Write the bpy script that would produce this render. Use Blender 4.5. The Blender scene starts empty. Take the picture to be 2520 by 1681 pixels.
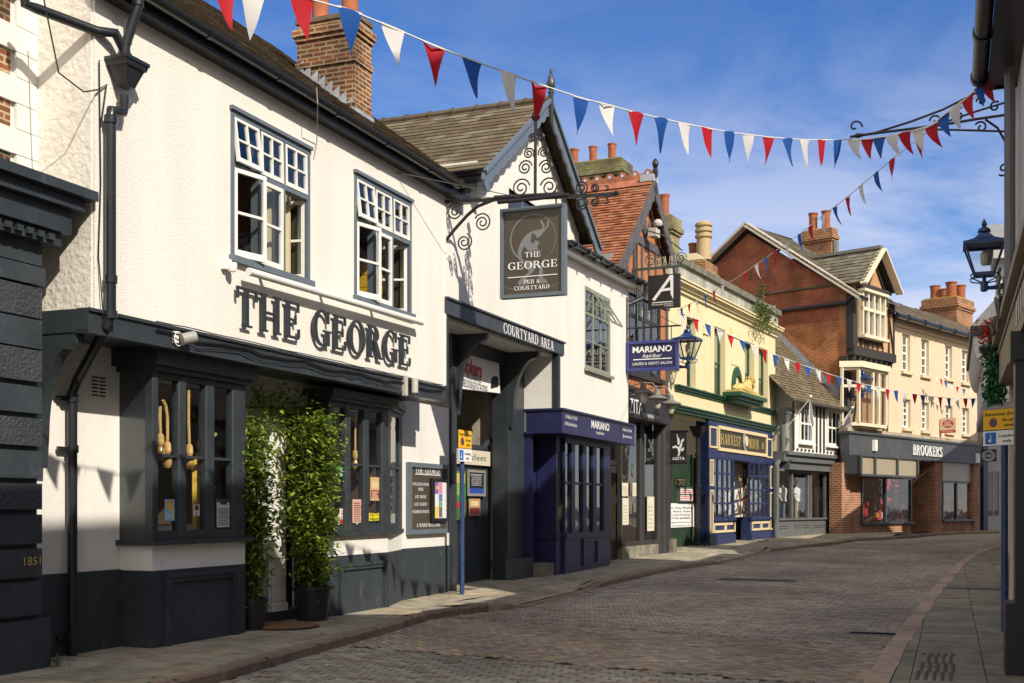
import bpy, math, random
from math import radians as R, sin, cos, pi, sqrt, atan2, hypot
random.seed(7)
C = bpy.context.scene.collection
SC = bpy.context.scene
# ------------------------------------------------------------------ camera, sky, sun
FPX, CX, HY, EYE = 2900.0, 1260.0, 1247.0, 1.4
cam = bpy.data.cameras.new('camera'); co = bpy.data.objects.new('camera', cam); C.objects.link(co)
co.location = (0, 0, EYE); co.rotation_euler = (pi/2, 0, 0)
cam.sensor_width = 36; cam.lens = FPX/2520*36; cam.shift_y = (HY-840.5)/2520; cam.clip_end = 2000; cam.clip_start = .05
SC.camera = co
SUN = (.704, -.930, .90)                       # towards the sun
sel = atan2(SUN[2], hypot(SUN[0], SUN[1])); saz = atan2(SUN[0], SUN[1])
w = bpy.data.worlds.new('World'); SC.world = w; w.use_nodes = True
nt = w.node_tree; nt.nodes.clear()
def N(t, ty, **kw):
    n = t.nodes.new(ty)
    for k, v in kw.items():
        if k.startswith('i_'): n.inputs[k[2:].replace('_', ' ')].default_value = v
        else: setattr(n, k, v)
    return n
sky = N(nt, 'ShaderNodeTexSky', sky_type='NISHITA', sun_disc=False, sun_elevation=sel, sun_rotation=saz, air_density=1.0, dust_density=.15, ozone_density=4.0)
tc = N(nt, 'ShaderNodeTexCoord'); mp = N(nt, 'ShaderNodeMapping'); mp.inputs['Scale'].default_value = (1.2, 1.2, 3.6); mp.inputs['Rotation'].default_value = (0, R(24), R(10))
nz = N(nt, 'ShaderNodeTexNoise'); nz.inputs['Scale'].default_value = 3.4; nz.inputs['Detail'].default_value = 8; nz.inputs['Roughness'].default_value = .62; nz.inputs['Distortion'].default_value = .5
cr = N(nt, 'ShaderNodeValToRGB'); cr.color_ramp.elements[0].position = .34; cr.color_ramp.elements[1].position = .62
sep = N(nt, 'ShaderNodeSeparateXYZ'); 
hz = N(nt, 'ShaderNodeMapRange'); hz.inputs['From Min'].default_value = .37; hz.inputs['From Max'].default_value = .10; hz.inputs['To Min'].default_value = .10; hz.inputs['To Max'].default_value = 1.0
mu = N(nt, 'ShaderNodeMath', operation='MULTIPLY'); ad = N(nt, 'ShaderNodeMath', operation='MULTIPLY')
mixc = N(nt, 'ShaderNodeMix', data_type='RGBA'); mixc.inputs[7].default_value = (4.3, 4.4, 5.2, 1)
hs = N(nt, 'ShaderNodeHueSaturation'); hs.inputs['Saturation'].default_value = 1.3; hs.inputs['Value'].default_value = .74; hs.inputs['Hue'].default_value = .513
bg = N(nt, 'ShaderNodeBackground'); bg.inputs['Strength'].default_value = .13; wo = N(nt, 'ShaderNodeOutputWorld')
L = nt.links.new
L(tc.outputs['Generated'], mp.inputs['Vector']); L(mp.outputs[0], nz.inputs['Vector']); L(nz.outputs[0], cr.inputs[0])
L(tc.outputs['Generated'], sep.inputs[0]); L(sep.outputs[2], hz.inputs['Value'])
L(cr.outputs[0], mu.inputs[0]); L(hz.outputs[0], mu.inputs[1])

cl2 = N(nt, 'ShaderNodeMapRange'); cl2.inputs['From Min'].default_value = .15; cl2.inputs['From Max'].default_value = -.35; cl2.clamp = True      # unseen broken white cloud, added over the sky behind the camera to brighten shade
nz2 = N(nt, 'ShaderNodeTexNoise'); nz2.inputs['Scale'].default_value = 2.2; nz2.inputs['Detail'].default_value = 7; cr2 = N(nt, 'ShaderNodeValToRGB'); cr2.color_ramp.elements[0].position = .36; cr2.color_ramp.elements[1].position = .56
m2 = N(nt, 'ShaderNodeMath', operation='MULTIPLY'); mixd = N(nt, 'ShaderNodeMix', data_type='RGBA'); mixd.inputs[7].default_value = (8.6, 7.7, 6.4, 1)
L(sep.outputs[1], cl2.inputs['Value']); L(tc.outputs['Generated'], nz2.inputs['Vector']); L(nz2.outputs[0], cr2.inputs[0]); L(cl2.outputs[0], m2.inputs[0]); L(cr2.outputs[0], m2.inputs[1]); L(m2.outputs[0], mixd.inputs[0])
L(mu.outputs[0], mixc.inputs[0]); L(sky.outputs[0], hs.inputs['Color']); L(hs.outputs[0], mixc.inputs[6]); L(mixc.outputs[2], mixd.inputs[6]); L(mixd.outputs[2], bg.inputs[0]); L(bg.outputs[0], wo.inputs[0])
sl = bpy.data.lights.new('sun', 'SUN'); so = bpy.data.objects.new('sun', sl); C.objects.link(so)
sl.energy = 3.6; sl.angle = R(.5); sl.color = (1, .915, .79)
so.rotation_euler = (pi/2-sel, 0, pi-saz) if False else (0, 0, 0)
from mathutils import Vector, Matrix
so.rotation_euler = Vector(SUN).to_track_quat('Z', 'Y').to_euler()
SC.view_settings.view_transform = 'Standard'; SC.view_settings.look = 'None'; SC.view_settings.exposure = .55; SC.view_settings.gamma = 1
SC.cycles.max_bounces = 6; SC.cycles.transparent_max_bounces = 12
# ------------------------------------------------------------------ materials
MC = {}
def mat(key, col, rough=.6, nscale=0, nvar=0, bump=0, bscale=40, spec=.5, metal=0, trans=0, attr=False, streak=0, wear=None):
    if key in MC: return MC[key]
    m = bpy.data.materials.new(key); m.use_nodes = True; t = m.node_tree; p = t.nodes['Principled BSDF']
    p.inputs['Roughness'].default_value = rough; p.inputs['Metallic'].default_value = metal; p.inputs['Specular IOR Level'].default_value = spec
    p.inputs['Base Color'].default_value = (*col, 1)
    tcn = N(t, 'ShaderNodeTexCoord'); src = None
    if attr:
        a = N(t, 'ShaderNodeAttribute', attribute_name='Col'); src = a.outputs['Color']
    if nvar:
        n = N(t, 'ShaderNodeTexNoise'); n.inputs['Scale'].default_value = nscale; n.inputs['Detail'].default_value = 6; n.inputs['Roughness'].default_value = .6
        mpp = N(t, 'ShaderNodeMapping'); mpp.inputs['Scale'].default_value = (1, 1, 1/(1+streak)); t.links.new(tcn.outputs['Object'], mpp.inputs[0]); t.links.new(mpp.outputs[0], n.inputs['Vector'])
        mr = N(t, 'ShaderNodeMapRange'); mr.inputs['From Min'].default_value = .3; mr.inputs['From Max'].default_value = .7
        mr.inputs['To Min'].default_value = 1-nvar; mr.inputs['To Max'].default_value = 1+nvar*.6; t.links.new(n.outputs[0], mr.inputs[0])
        mx = N(t, 'ShaderNodeMix', data_type='RGBA', blend_type='MULTIPLY'); mx.inputs[0].default_value = 1
        if src: t.links.new(src, mx.inputs[6])
        else: mx.inputs[6].default_value = (*col, 1)
        t.links.new(mr.outputs[0], mx.inputs[7]); src = mx.outputs[2]
    if wear:                                           # small chips and dusty scuffs
        n3 = N(t, 'ShaderNodeTexNoise'); n3.inputs['Scale'].default_value = 5; n3.inputs['Detail'].default_value = 12; n3.inputs['Roughness'].default_value = .72; t.links.new(tcn.outputs['Object'], n3.inputs['Vector'])
        r3 = N(t, 'ShaderNodeMapRange'); r3.inputs['From Min'].default_value = .57; r3.inputs['From Max'].default_value = .72; r3.inputs['To Max'].default_value = wear[3]; t.links.new(n3.outputs[0], r3.inputs[0])
        m3 = N(t, 'ShaderNodeMix', data_type='RGBA'); t.links.new(r3.outputs[0], m3.inputs[0]); m3.inputs[7].default_value = (*wear[:3], 1)
        if src: t.links.new(src, m3.inputs[6])
        else: m3.inputs[6].default_value = (*col, 1)
        src = m3.outputs[2]
    if src: t.links.new(src, p.inputs['Base Color'])
    if bump:
        n2 = N(t, 'ShaderNodeTexNoise'); n2.inputs['Scale'].default_value = bscale; n2.inputs['Detail'].default_value = 5
        t.links.new(tcn.outputs['Object'], n2.inputs['Vector'])
        b = N(t, 'ShaderNodeBump'); b.inputs['Strength'].default_value = bump; b.inputs['Distance'].default_value = .02
        t.links.new(n2.outputs[0], b.inputs['Height']); t.links.new(b.outputs[0], p.inputs['Normal'])
    if trans:
        d = N(t, 'ShaderNodeBsdfTranslucent'); ms = N(t, 'ShaderNodeMixShader'); ms.inputs[0].default_value = trans; o = t.nodes['Material Output']
        if src: t.links.new(src, d.inputs[0])
        else: d.inputs[0].default_value = (*col, 1)
        t.links.new(p.outputs[0], ms.inputs[1]); t.links.new(d.outputs[0], ms.inputs[2]); t.links.new(ms.outputs[0], o.inputs[0])
    MC[key] = m; return m
def brick(key, c1, c2, mortar, bw=.225, bh=.075, ms=.012, dark=None, dvar=.5):
    if key in MC: return MC[key]
    m = bpy.data.materials.new(key); m.use_nodes = True; t = m.node_tree; p = t.nodes['Principled BSDF']; p.inputs['Roughness'].default_value = .85; lk = t.links.new
    tcn = N(t, 'ShaderNodeTexCoord'); s = N(t, 'ShaderNodeSeparateXYZ'); a = N(t, 'ShaderNodeMath', operation='ADD'); cb = N(t, 'ShaderNodeCombineXYZ')
    lk(tcn.outputs['Object'], s.inputs[0]); lk(s.outputs[0], a.inputs[0]); lk(s.outputs[1], a.inputs[1]); lk(a.outputs[0], cb.inputs[0]); lk(s.outputs[2], cb.inputs[1])
    b = N(t, 'ShaderNodeTexBrick'); b.inputs['Color1'].default_value = (*c1, 1); b.inputs['Color2'].default_value = (*c2, 1); b.inputs['Mortar'].default_value = (*mortar, 1)
    b.inputs['Scale'].default_value = 1; b.inputs['Mortar Size'].default_value = ms; b.inputs['Brick Width'].default_value = bw; b.inputs['Row Height'].default_value = bh; b.inputs['Bias'].default_value = -.1
    wob = N(t, 'ShaderNodeTexNoise'); wob.inputs['Scale'].default_value = 9; vm = N(t, 'ShaderNodeVectorMath', operation='MULTIPLY_ADD'); vm.inputs[1].default_value = (.02, .012, 0)
    lk(cb.outputs[0], wob.inputs['Vector']); lk(wob.outputs[1], vm.inputs[0]); lk(cb.outputs[0], vm.inputs[2]); lk(vm.outputs[0], b.inputs['Vector'])
    n = N(t, 'ShaderNodeTexNoise'); n.inputs['Scale'].default_value = 1.6; n.inputs['Detail'].default_value = 7; lk(tcn.outputs['Object'], n.inputs['Vector'])
    mr = N(t, 'ShaderNodeMapRange'); mr.inputs['From Min'].default_value = .35; mr.inputs['From Max'].default_value = .65; mr.inputs['To Min'].default_value = 1-dvar; mr.inputs['To Max'].default_value = 1.2; lk(n.outputs[0], mr.inputs[0])
    mx = N(t, 'ShaderNodeMix', data_type='RGBA', blend_type='MULTIPLY'); mx.inputs[0].default_value = 1; lk(b.outputs[0], mx.inputs[6]); lk(mr.outputs[0], mx.inputs[7]); lk(mx.outputs[2], p.inputs['Base Color'])
    bu = N(t, 'ShaderNodeBump'); bu.inputs['Strength'].default_value = .6; bu.inputs['Distance'].default_value = .012; bu.invert = True; lk(b.outputs[1], bu.inputs['Height']); lk(bu.outputs[0], p.inputs['Normal'])
    MC[key] = m; return m
def glass(key, tint=(.9, .93, .92), refl=1.0, rough=.0):
    if key in MC: return MC[key]
    m = bpy.data.materials.new(key); m.use_nodes = True; t = m.node_tree; t.nodes.clear(); lk = t.links.new
    tr = N(t, 'ShaderNodeBsdfTransparent'); tr.inputs[0].default_value = (*tint, 1); g = N(t, 'ShaderNodeBsdfGlossy'); g.inputs['Roughness'].default_value = rough
    lw = N(t, 'ShaderNodeLayerWeight'); lw.inputs[0].default_value = .5; pw = N(t, 'ShaderNodeMath', operation='POWER'); pw.inputs[1].default_value = 5; f = N(t, 'ShaderNodeMath', operation='MULTIPLY_ADD'); f.inputs[1].default_value = .95; f.inputs[2].default_value = .045; lk(lw.outputs['Facing'], pw.inputs[0]); lk(pw.outputs[0], f.inputs[0]); k = N(t, 'ShaderNodeMath', operation='MULTIPLY'); k.inputs[1].default_value = refl; k.use_clamp = True
    nn = N(t, 'ShaderNodeTexNoise'); nn.inputs['Scale'].default_value = 2.2; tcn = N(t, 'ShaderNodeTexCoord'); lk(tcn.outputs['Object'], nn.inputs['Vector'])
    bu = N(t, 'ShaderNodeBump'); bu.inputs['Strength'].default_value = .12; bu.inputs['Distance'].default_value = .03; lk(nn.outputs[0], bu.inputs['Height']); lk(bu.outputs[0], g.inputs['Normal'])
    ms = N(t, 'ShaderNodeMixShader'); o = N(t, 'ShaderNodeOutputMaterial'); lk(f.outputs[0], k.inputs[0]); lk(k.outputs[0], ms.inputs[0]); lk(tr.outputs[0], ms.inputs[1]); lk(g.outputs[0], ms.inputs[2]); lk(ms.outputs[0], o.inputs[0])
    MC[key] = m; return m
PLASTER = mat('cream_render', (.79, .765, .695), .8, 1.6, .09, .42, 70, .3, streak=5)
ROUGHPL = mat('rough_render', (.74, .70, .62), .85, 1.5, .12, 1.0, 14, .3)
SMOOTHW = mat('white_masonry_paint', (.79, .77, .71), .7, 1.3, .10, .25, 9, .3, streak=3, wear=(.45, .42, .35, .4))
DARK = mat('charcoal_paint', (.034, .043, .050), .38, 3, .25, .12, 30, .5, wear=(.16, .16, .15, .35))
DARKM = mat('charcoal_masonry_paint', (.036, .046, .054), .6, 2.0, .25, .35, 14, .4, wear=(.20, .19, .17, .4))
SLATEB = mat('slate_blue_paint', (.13, .16, .19), .4, 3, .12)
WHITE = mat('white_gloss_paint', (.80, .79, .73), .35, 4, .06)
BLACK = mat('black_paint', (.012, .012, .014), .35)
GUTTER = mat('black_gutter', (.018, .021, .025), .28)
IRON = mat('wrought_iron', (.016, .016, .018), .45, 12, .3)
NAVY = mat('navy_paint', (.020, .022, .085), .4, 3, .2, .08, 25, wear=(.12, .12, .17, .35))
BLUE = mat('blue_paint', (.020, .033, .105), .45, 4, .25, .12, 30, wear=(.22, .22, .25, .4))
GOLD = mat('gold_paint', (.55, .42, .14), .45, 6, .2)
BUFF = mat('buff_paint', (.72, .58, .34), .5)
CREAMY = mat('yellow_cream_paint', (.72, .63, .38), .75, 1.2, .08, .25, 18, .3)
BEIGE = mat('beige_paint', (.64, .53, .37), .75, .9, .07, .2, 16, .3)
GREEN = mat('green_paint', (.022, .085, .045), .45, 5, .3)
SAGE = mat('sage_paint', (.26, .28, .21), .5, 5, .12)
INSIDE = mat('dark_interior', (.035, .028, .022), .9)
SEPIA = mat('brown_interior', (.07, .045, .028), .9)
CONC = mat('weathered_concrete', (.30, .29, .25), .9, 2.5, .45, .4, 12, .2, streak=3)
STONE = mat('stone', (.22, .19, .15), .9, 4, .35, .4, 20, .2)
LEAD = mat('lead', (.33, .36, .40), .5, 5, .3)
TERRA = mat('terracotta', (.34, .115, .055), .8, 6, .3, .1, 20, .2)
SLATE = mat('roof_slate', (.1, .09, .07), .8, 5, .3, .3, 20, .2, attr=True)
LEAF = mat('leaf', (.1, .2, .03), .42, attr=True, trans=.3, spec=.5)
PAVER = mat('block_paver', (.1, .1, .1), .88, 9, .32, .3, 90, .2, attr=True, wear=(.07, .06, .05, .4))
ATTR = mat('printed_colour', (.5, .5, .5), .5, attr=True)
GLASS = glass('window_glass', refl=1.6); GLASSD = glass('shop_glass', (.93, .95, .94), 1.7)
LANT = glass('lantern_glass', (.92, .93, .9), 1.0)
PRINTW = mat('white_print', (.82, .82, .80), .5); PRINTK = mat('black_print', (.015, .015, .015), .5); PRINTR = mat('red_print', (.5, .015, .02), .5)
OAK = mat('brown_oak', (.11, .06, .035), .7, 8, .3)
BRICKC = brick('chimney_brick', (.30, .09, .035), (.10, .045, .028), (.44, .35, .19), bw=.2, bh=.062, ms=.011, dvar=.6)
BRICKR = brick('red_brick', (.33, .085, .033), (.24, .062, .027), (.30, .16, .09), ms=.008, dvar=.35)
BRICKL = brick('orange_brick', (.25, .085, .034), (.16, .055, .027), (.48, .34, .18), ms=.009, dvar=.3)
BRICKY = brick('yellow_brick', (.42, .35, .16), (.30, .25, .12), (.2, .17, .10), ms=.01, dvar=.5)
BRICKP = brick('pink_brick', (.32, .125, .065), (.21, .08, .042), (.50, .34, .22), bw=.24, bh=.085, ms=.012, dvar=.3)
BRICKG = brick('mossy_brick', (.20, .19, .08), (.13, .12, .05), (.08, .07, .04), ms=.01, dvar=.6)
# ------------------------------------------------------------------ frames and mesh builder
def gz(Y): return min(.405, max(0, .015*(Y-17)))
def ground(px, py, off=0.0):
    k = (py-HY)/FPX; Y = (EYE-off)/k
    if Y > 17: Y = (EYE-off+.255)/(k+.015)
    if Y > 44: Y = (EYE-off-.405)/k
    return ((px-CX)/FPX*Y, Y)
class Fr:
    def __init__(s, P, d):
        l = hypot(*d); s.P = P; s.d = (d[0]/l, d[1]/l); s.n = (s.d[1], -s.d[0]); s.rz = atan2(s.d[1], s.d[0])
    def x(s, px, o=0.0):
        r = (px-CX)/FPX; a = s.P[0]+s.n[0]*o; b = s.P[1]+s.n[1]*o
        return (r*b-a)/(s.d[0]-r*s.d[1])
    def Y(s, x, o=0.0): return s.P[1]+s.n[1]*o+s.d[1]*x
    def z(s, px, py, o=0.0): return EYE+(HY-py)/FPX*s.Y(s.x(px, o), o)
    def p(s, px, py, o=0.0): return (s.x(px, o), s.z(px, py, o))
    def o(s, px, x):                                  # outward offset where the line at x meets column px
        r = (px-CX)/FPX; a = s.P[0]+s.d[0]*x; b = s.P[1]+s.d[1]*x
        return (r*b-a)/(s.n[0]-r*s.n[1])
    def zo(s, py, x, o): return EYE+(HY-py)/FPX*s.Y(x, o)
    def w(s, x, o, z=0): return (s.P[0]+s.d[0]*x+s.n[0]*o, s.P[1]+s.d[1]*x+s.n[1]*o, z)
    def g(s, x, o=0): return gz(s.Y(x, o))
WORLD = Fr((0, 0), (1, 0))
INFO = {}
def thing(name, label, cat, fr=WORLD, at=(0, 0, 0), group=None, rz=0):
    o = bpy.data.objects.new(name, None); C.objects.link(o); o.empty_display_size = .1
    x, y, z = at; wx, wy, wz = fr.w(x, -y, z); o.location = (wx, wy, wz); o.rotation_euler = (0, 0, fr.rz+rz)
    o['label'] = label; o['category'] = cat
    if group: o['group'] = group
    INFO[o.name] = at; return o
def tag(o, label, cat, group=None):
    o['label'] = label; o['category'] = cat
    if group: o['group'] = group
    return o
def cross(a, b): return (a[1]*b[2]-a[2]*b[1], a[2]*b[0]-a[0]*b[2], a[0]*b[1]-a[1]*b[0])
class MB:
    def __init__(s): s.v = []; s.f = []; s.c = []; s.col = None
    def face(s, pts):
        i = len(s.v); s.v += [tuple(p) for p in pts]; s.f.append(tuple(range(i, i+len(pts)))); s.c.append(s.col); return s
    def add(s, v, f):
        i = len(s.v); s.v += [tuple(p) for p in v]
        for q in f: s.f.append(tuple(k+i for k in q)); s.c.append(s.col)
        return s
    def box(s, x0, x1, y0, y1, z0, z1):
        if x0 > x1: x0, x1 = x1, x0
        if y0 > y1: y0, y1 = y1, y0
        if z0 > z1: z0, z1 = z1, z0
        return s.add([(x0, y0, z0), (x1, y0, z0), (x1, y1, z0), (x0, y1, z0), (x0, y0, z1), (x1, y0, z1), (x1, y1, z1), (x0, y1, z1)],
                     [(0, 3, 2, 1), (4, 5, 6, 7), (0, 1, 5, 4), (1, 2, 6, 5), (2, 3, 7, 6), (3, 0, 4, 7)])
    def ob(s, x0, x1, o0, o1, z0, z1): return s.box(x0, x1, -o0, -o1, z0, z1)
    def bbox(s, x0, x1, y0, y1, z0, z1, b=.008):        # box with chamfered long edges on the street side
        p = [(x0+b, y0), (x1-b, y0), (x1, y0+b), (x1, y1), (x0, y1), (x0, y0+b)]
        return s.prism([(a, c) for a, c in p], lambda a, c, t: (a, c, z0+(z1-z0)*t))
    def prism(s, poly, fn):                             # fn(u, v, t) with t 0..1
        n = len(poly); v = [fn(a, b, 0) for a, b in poly]+[fn(a, b, 1) for a, b in poly]
        return s.add(v, [tuple(range(n))[::-1], tuple(range(n, 2*n))]+[(i, (i+1) % n, n+(i+1) % n, n+i) for i in range(n)])
    def px(s, poly, x0, x1): return s.prism(poly, lambda a, b, t: (x0+(x1-x0)*t, a, b))     # (y,z) profile along x
    def py(s, poly, y0, y1): return s.prism(poly, lambda a, b, t: (a, y0+(y1-y0)*t, b))     # (x,z) outline along y
    def pz(s, poly, z0, z1): return s.prism(poly, lambda a, b, t: (a, b, z0+(z1-z0)*t))
    def beam(s, a, b, w, h, up=(0, 0, 1)):
        a = Vector(a); b = Vector(b); d = (b-a).normalized(); sd = d.cross(Vector(up)); sd = sd.normalized() if sd.length > 1e-5 else Vector((1, 0, 0)); u = sd.cross(d)
        q = [(-1, -1), (1, -1), (1, 1), (-1, 1)]
        v = [a+sd*(w/2*i)+u*(h/2*j) for i, j in q]+[b+sd*(w/2*i)+u*(h/2*j) for i, j in q]
        return s.add(v, [(3, 2, 1, 0), (4, 5, 6, 7), (0, 1, 5, 4), (1, 2, 6, 5), (2, 3, 7, 6), (3, 0, 4, 7)])
    def tube(s, pts, r, n=8, rs=None, cap=True):
        pts = [Vector(p) for p in pts]; m = len(pts); rings = []; prev = None
        for i, p in enumerate(pts):
            d = (pts[min(i+1, m-1)]-pts[max(i-1, 0)]).normalized()
            if prev is None: a = d.orthogonal().normalized()
            else: a = (prev-d*prev.dot(d)); a = a.normalized() if a.length > 1e-6 else d.orthogonal().normalized()
            prev = a; b = d.cross(a); rr = rs[i] if rs else r
            rings.append([p+a*(rr*cos(2*pi*k/n))+b*(rr*sin(2*pi*k/n)) for k in range(n)])
        v = [q for g in rings for q in g]; f = []
        for i in range(m-1):
            for k in range(n): f.append((i*n+k, i*n+(k+1) % n, (i+1)*n+(k+1) % n, (i+1)*n+k))
        if cap: f += [tuple(range(n))[::-1], tuple(range((m-1)*n, m*n))]
        return s.add(v, f)
    def lathe(s, prof, c, n=14, ph=0):                  # prof: (r, z)
        v = []; f = []
        for r, z in prof:
            for k in range(n): v.append((c[0]+r*cos(2*pi*k/n+ph), c[1]+r*sin(2*pi*k/n+ph), c[2]+z))
        m = len(prof)
        for i in range(m-1):
            for k in range(n): f.append((i*n+k, i*n+(k+1) % n, (i+1)*n+(k+1) % n, (i+1)*n+k))
        f += [tuple(range(n))[::-1], tuple(range((m-1)*n, m*n))]
        return s.add(v, f)
    def wall(s, x0, x1, z0, z1, o, holes=(), rev=.12, back=None):
        xs = sorted({x0, x1, *[min(max(h[i], x0), x1) for h in holes for i in (0, 1)]}); zs = sorted({z0, z1, *[min(max(h[i], z0), z1) for h in holes for i in (2, 3)]})
        for i in range(len(xs)-1):
            for j in range(len(zs)-1):
                a, b, c, d = xs[i], xs[i+1], zs[j], zs[j+1]; mx, mz = (a+b)/2, (c+d)/2
                if any(h[0] < mx < h[1] and h[2] < mz < h[3] for h in holes): continue
                s.face([(a, -o, c), (b, -o, c), (b, -o, d), (a, -o, d)])
        for h in holes:
            a, b, c, d = h[:4]; y0, y1 = -o, -o+rev
            s.face([(a, y0, c), (a, y0, d), (a, y1, d), (a, y1, c)]); s.face([(b, y0, c), (b, y1, c), (b, y1, d), (b, y0, d)])
            s.face([(a, y0, d), (b, y0, d), (b, y1, d), (a, y1, d)]); s.face([(a, y0, c), (a, y1, c), (b, y1, c), (b, y0, c)])
        return s
    def build(s, name, m, parent=None, smooth=False, fr=None):
        me = bpy.data.meshes.new(name); off = (0, 0, 0)
        if parent is not None: off = INFO[parent.name]
        me.from_pydata([(x-off[0], y-off[1], z-off[2]) for x, y, z in s.v], [], s.f)
        if any(c is not None for c in s.c):
            at = me.color_attributes.new('Col', 'FLOAT_COLOR', 'CORNER'); buf = []
            for f, c in zip(s.f, s.c):
                c = c or (.5, .5, .5)
                buf += [c[0], c[1], c[2], 1.0]*len(f)
            at.data.foreach_set('color', buf)
        me.materials.append(m)
        if smooth: me.polygons.foreach_set('use_smooth', [True]*len(me.polygons))
        me.validate(); me.update()
        o = bpy.data.objects.new(name, me); C.objects.link(o)
        if parent is not None: o.parent = parent; INFO[o.name] = off
        else:
            INFO[o.name] = off
            if fr: o.location = (fr.P[0], fr.P[1], 0); o.rotation_euler = (0, 0, fr.rz)
        return o
def auto(o, a=35):
    me = o.data; me.polygons.foreach_set('use_smooth', [True]*len(me.polygons))
    try: me.set_sharp_from_angle(angle=R(a))
    except Exception: pass
    return o
# ------------------------------------------------------------------ lettering
T_, t_ = .15, .06
def _ring(cx, cy, ro, so_, ri, si, a0, a1, n=22, dx=0):
    q = []
    for i in range(n):
        u, v = R(a0+(a1-a0)*i/n), R(a0+(a1-a0)*(i+1)/n)
        q.append([(cx+ro*cos(u), cy+so_*sin(u)), (cx+ro*cos(v), cy+so_*sin(v)), (cx+dx+ri*cos(v), cy+si*sin(v)), (cx+dx+ri*cos(u), cy+si*sin(u))])
    return q
def _b(x0, x1, y0, y1): return [(x0, y0), (x1, y0), (x1, y1), (x0, y1)]
def _stem(x, T=T_, s=.075): return [_b(x, x+T, 0, 1), _b(x-s, x+T+s, 0, .055), _b(x-s, x+T+s, .945, 1)]
def _dg(x0, y0, x1, y1, w): return [(x0, y0), (x0+w, y0), (x1+w, y1), (x1, y1)]
def serif(c):
    S = _stem
    if c == 'A': return .86, [_dg(.08, 0, .36, 1, .07), _dg(.60, 0, .34, 1, .2)[::1], _b(.2, .62, .28, .35), _b(0, .26, 0, .055), _b(.5, .88, 0, .055)]
    if c == 'B': return .74, S(.1)+_ring(.38, .755, .27, .245, .11, .18, -90, 90)+_ring(.40, .265, .32, .265, .14, .195, -90, 90)+[_b(.28, .4, .94, 1), _b(.28, .4, .49, .55), _b(.28, .4, 0, .06)]
    if c == 'C': return .80, _ring(.44, .5, .42, .52, .25, .455, 42, 318)+[_b(.70, .76, .66, 1.0), _b(.70, .76, 0.02, .30)]
    if c == 'D': return .86, S(.1)+_ring(.36, .5, .46, .5, .26, .435, -90, 90)+[_b(.28, .38, .935, 1), _b(.28, .38, 0, .065)]
    if c == 'E': return .72, S(.1)+[_b(.28, .64, .935, 1), _b(.28, .64, 0, .065), _b(.28, .52, .48, .545), _b(.58, .645, .74, .94), _b(.60, .675, .06, .28), _b(.47, .525, .39, .64)]
    if c == 'F': return .66, S(.1)+[_b(.28, .62, .935, 1), _b(.28, .50, .48, .545), _b(.56, .625, .74, .94), _b(.45, .505, .39, .64)]
    if c == 'G': return .88, _ring(.44, .5, .42, .52, .25, .455, 42, 300)+[_b(.70, .76, .66, 1.0), _b(.60, .79, 0.02, .44), _b(.50, .87, .40, .455)]
    if c == 'H': return .94, S(.1)+S(.65)+[_b(.28, .66, .475, .545)]
    if c == 'I': return .40, S(.1)
    if c == 'K': return .90, S(.1)+[_dg(.28, .42, .62, .96, .07), _dg(.62, 0, .36, .55, .2), _b(.55, .8, .945, 1), _b(.56, .9, 0, .055)]
    if c == 'L': return .68, S(.1)+[_b(.28, .62, 0, .065), _b(.57, .64, .06, .32)]
    if c == 'M': return 1.10, [_b(.1, .17, 0, 1), _b(.02, .26, 0, .055), _b(.02, .26, .945, 1), _dg(.46, .06, .12, 1, .19), _dg(.50, .06, .82, 1, .07), _b(.81, 1.0, 0, 1), _b(.74, 1.08, 0, .055), _b(.78, 1.08, .945, 1)]
    if c == 'N': return .92, [_b(.1, .17, 0, 1), _b(.02, .26, 0, .055), _b(.02, .26, .945, 1), _dg(.60, 0, .12, 1, .2), _b(.72, .79, 0, 1), _b(.62, .88, .945, 1)]
    if c == 'O': return .92, _ring(.46, .5, .43, .52, .25, .455, 0, 360, 30)
    if c == 'P': return .70, S(.1)+_ring(.36, .72, .30, .28, .13, .215, -90, 90)+[_b(.28, .38, .935, 1), _b(.28, .38, .44, .505)]
    if c == 'R': return .86, S(.1)+_ring(.36, .745, .29, .255, .12, .19, -90, 90)+[_b(.28, .38, .935, 1), _b(.28, .38, .49, .555), _dg(.62, 0, .34, .52, .2), _b(.58, .88, 0, .055)]
    if c == 'S': return .64, _ring(.31, .735, .26, .275, .10, .21, 30, 250, 14)+_ring(.33, .27, .27, .285, .11, .215, -150, 75, 14)+[[(.10, .60), (.20, .68), (.56, .42), (.46, .33)], _b(.50, .56, .70, .98), _b(.05, .11, .02, .30)]
    if c == 'T': return .82, [_b(.31, .31+T_, 0, 1), _b(.22, .59, 0, .055), _b(.02, .79, .935, 1), _b(.02, .085, .70, .94), _b(.725, .79, .70, .94)]
    if c == 'U': return .88, [_b(.1, .29, .3, 1), _b(.02, .37, .945, 1), _b(.68, .75, .3, 1), _b(.60, .84, .945, 1)]+_ring(.425, .31, .325, .33, .15, .255, 180, 360, 14)
    if c in 'VY': 
        q = [_dg(.36, 0 if c == 'V' else .42, .06, 1, .2), _dg(.42, 0 if c == 'V' else .42, .70, 1, .07), _b(0, .34, .945, 1), _b(.6, .86, .945, 1)]
        if c == 'Y': q += [_b(.34, .53, 0, .48), _b(.26, .61, 0, .055)]
        return .84, q
    if c == 'W': return 1.25, [_dg(.34, 0, .06, 1, .19), _dg(.42, 0, .62, 1, .07), _dg(.82, 0, .54, 1, .19), _dg(.90, 0, 1.12, 1, .07), _b(0, .34, .945, 1), _b(1.0, 1.26, .945, 1)]
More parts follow.
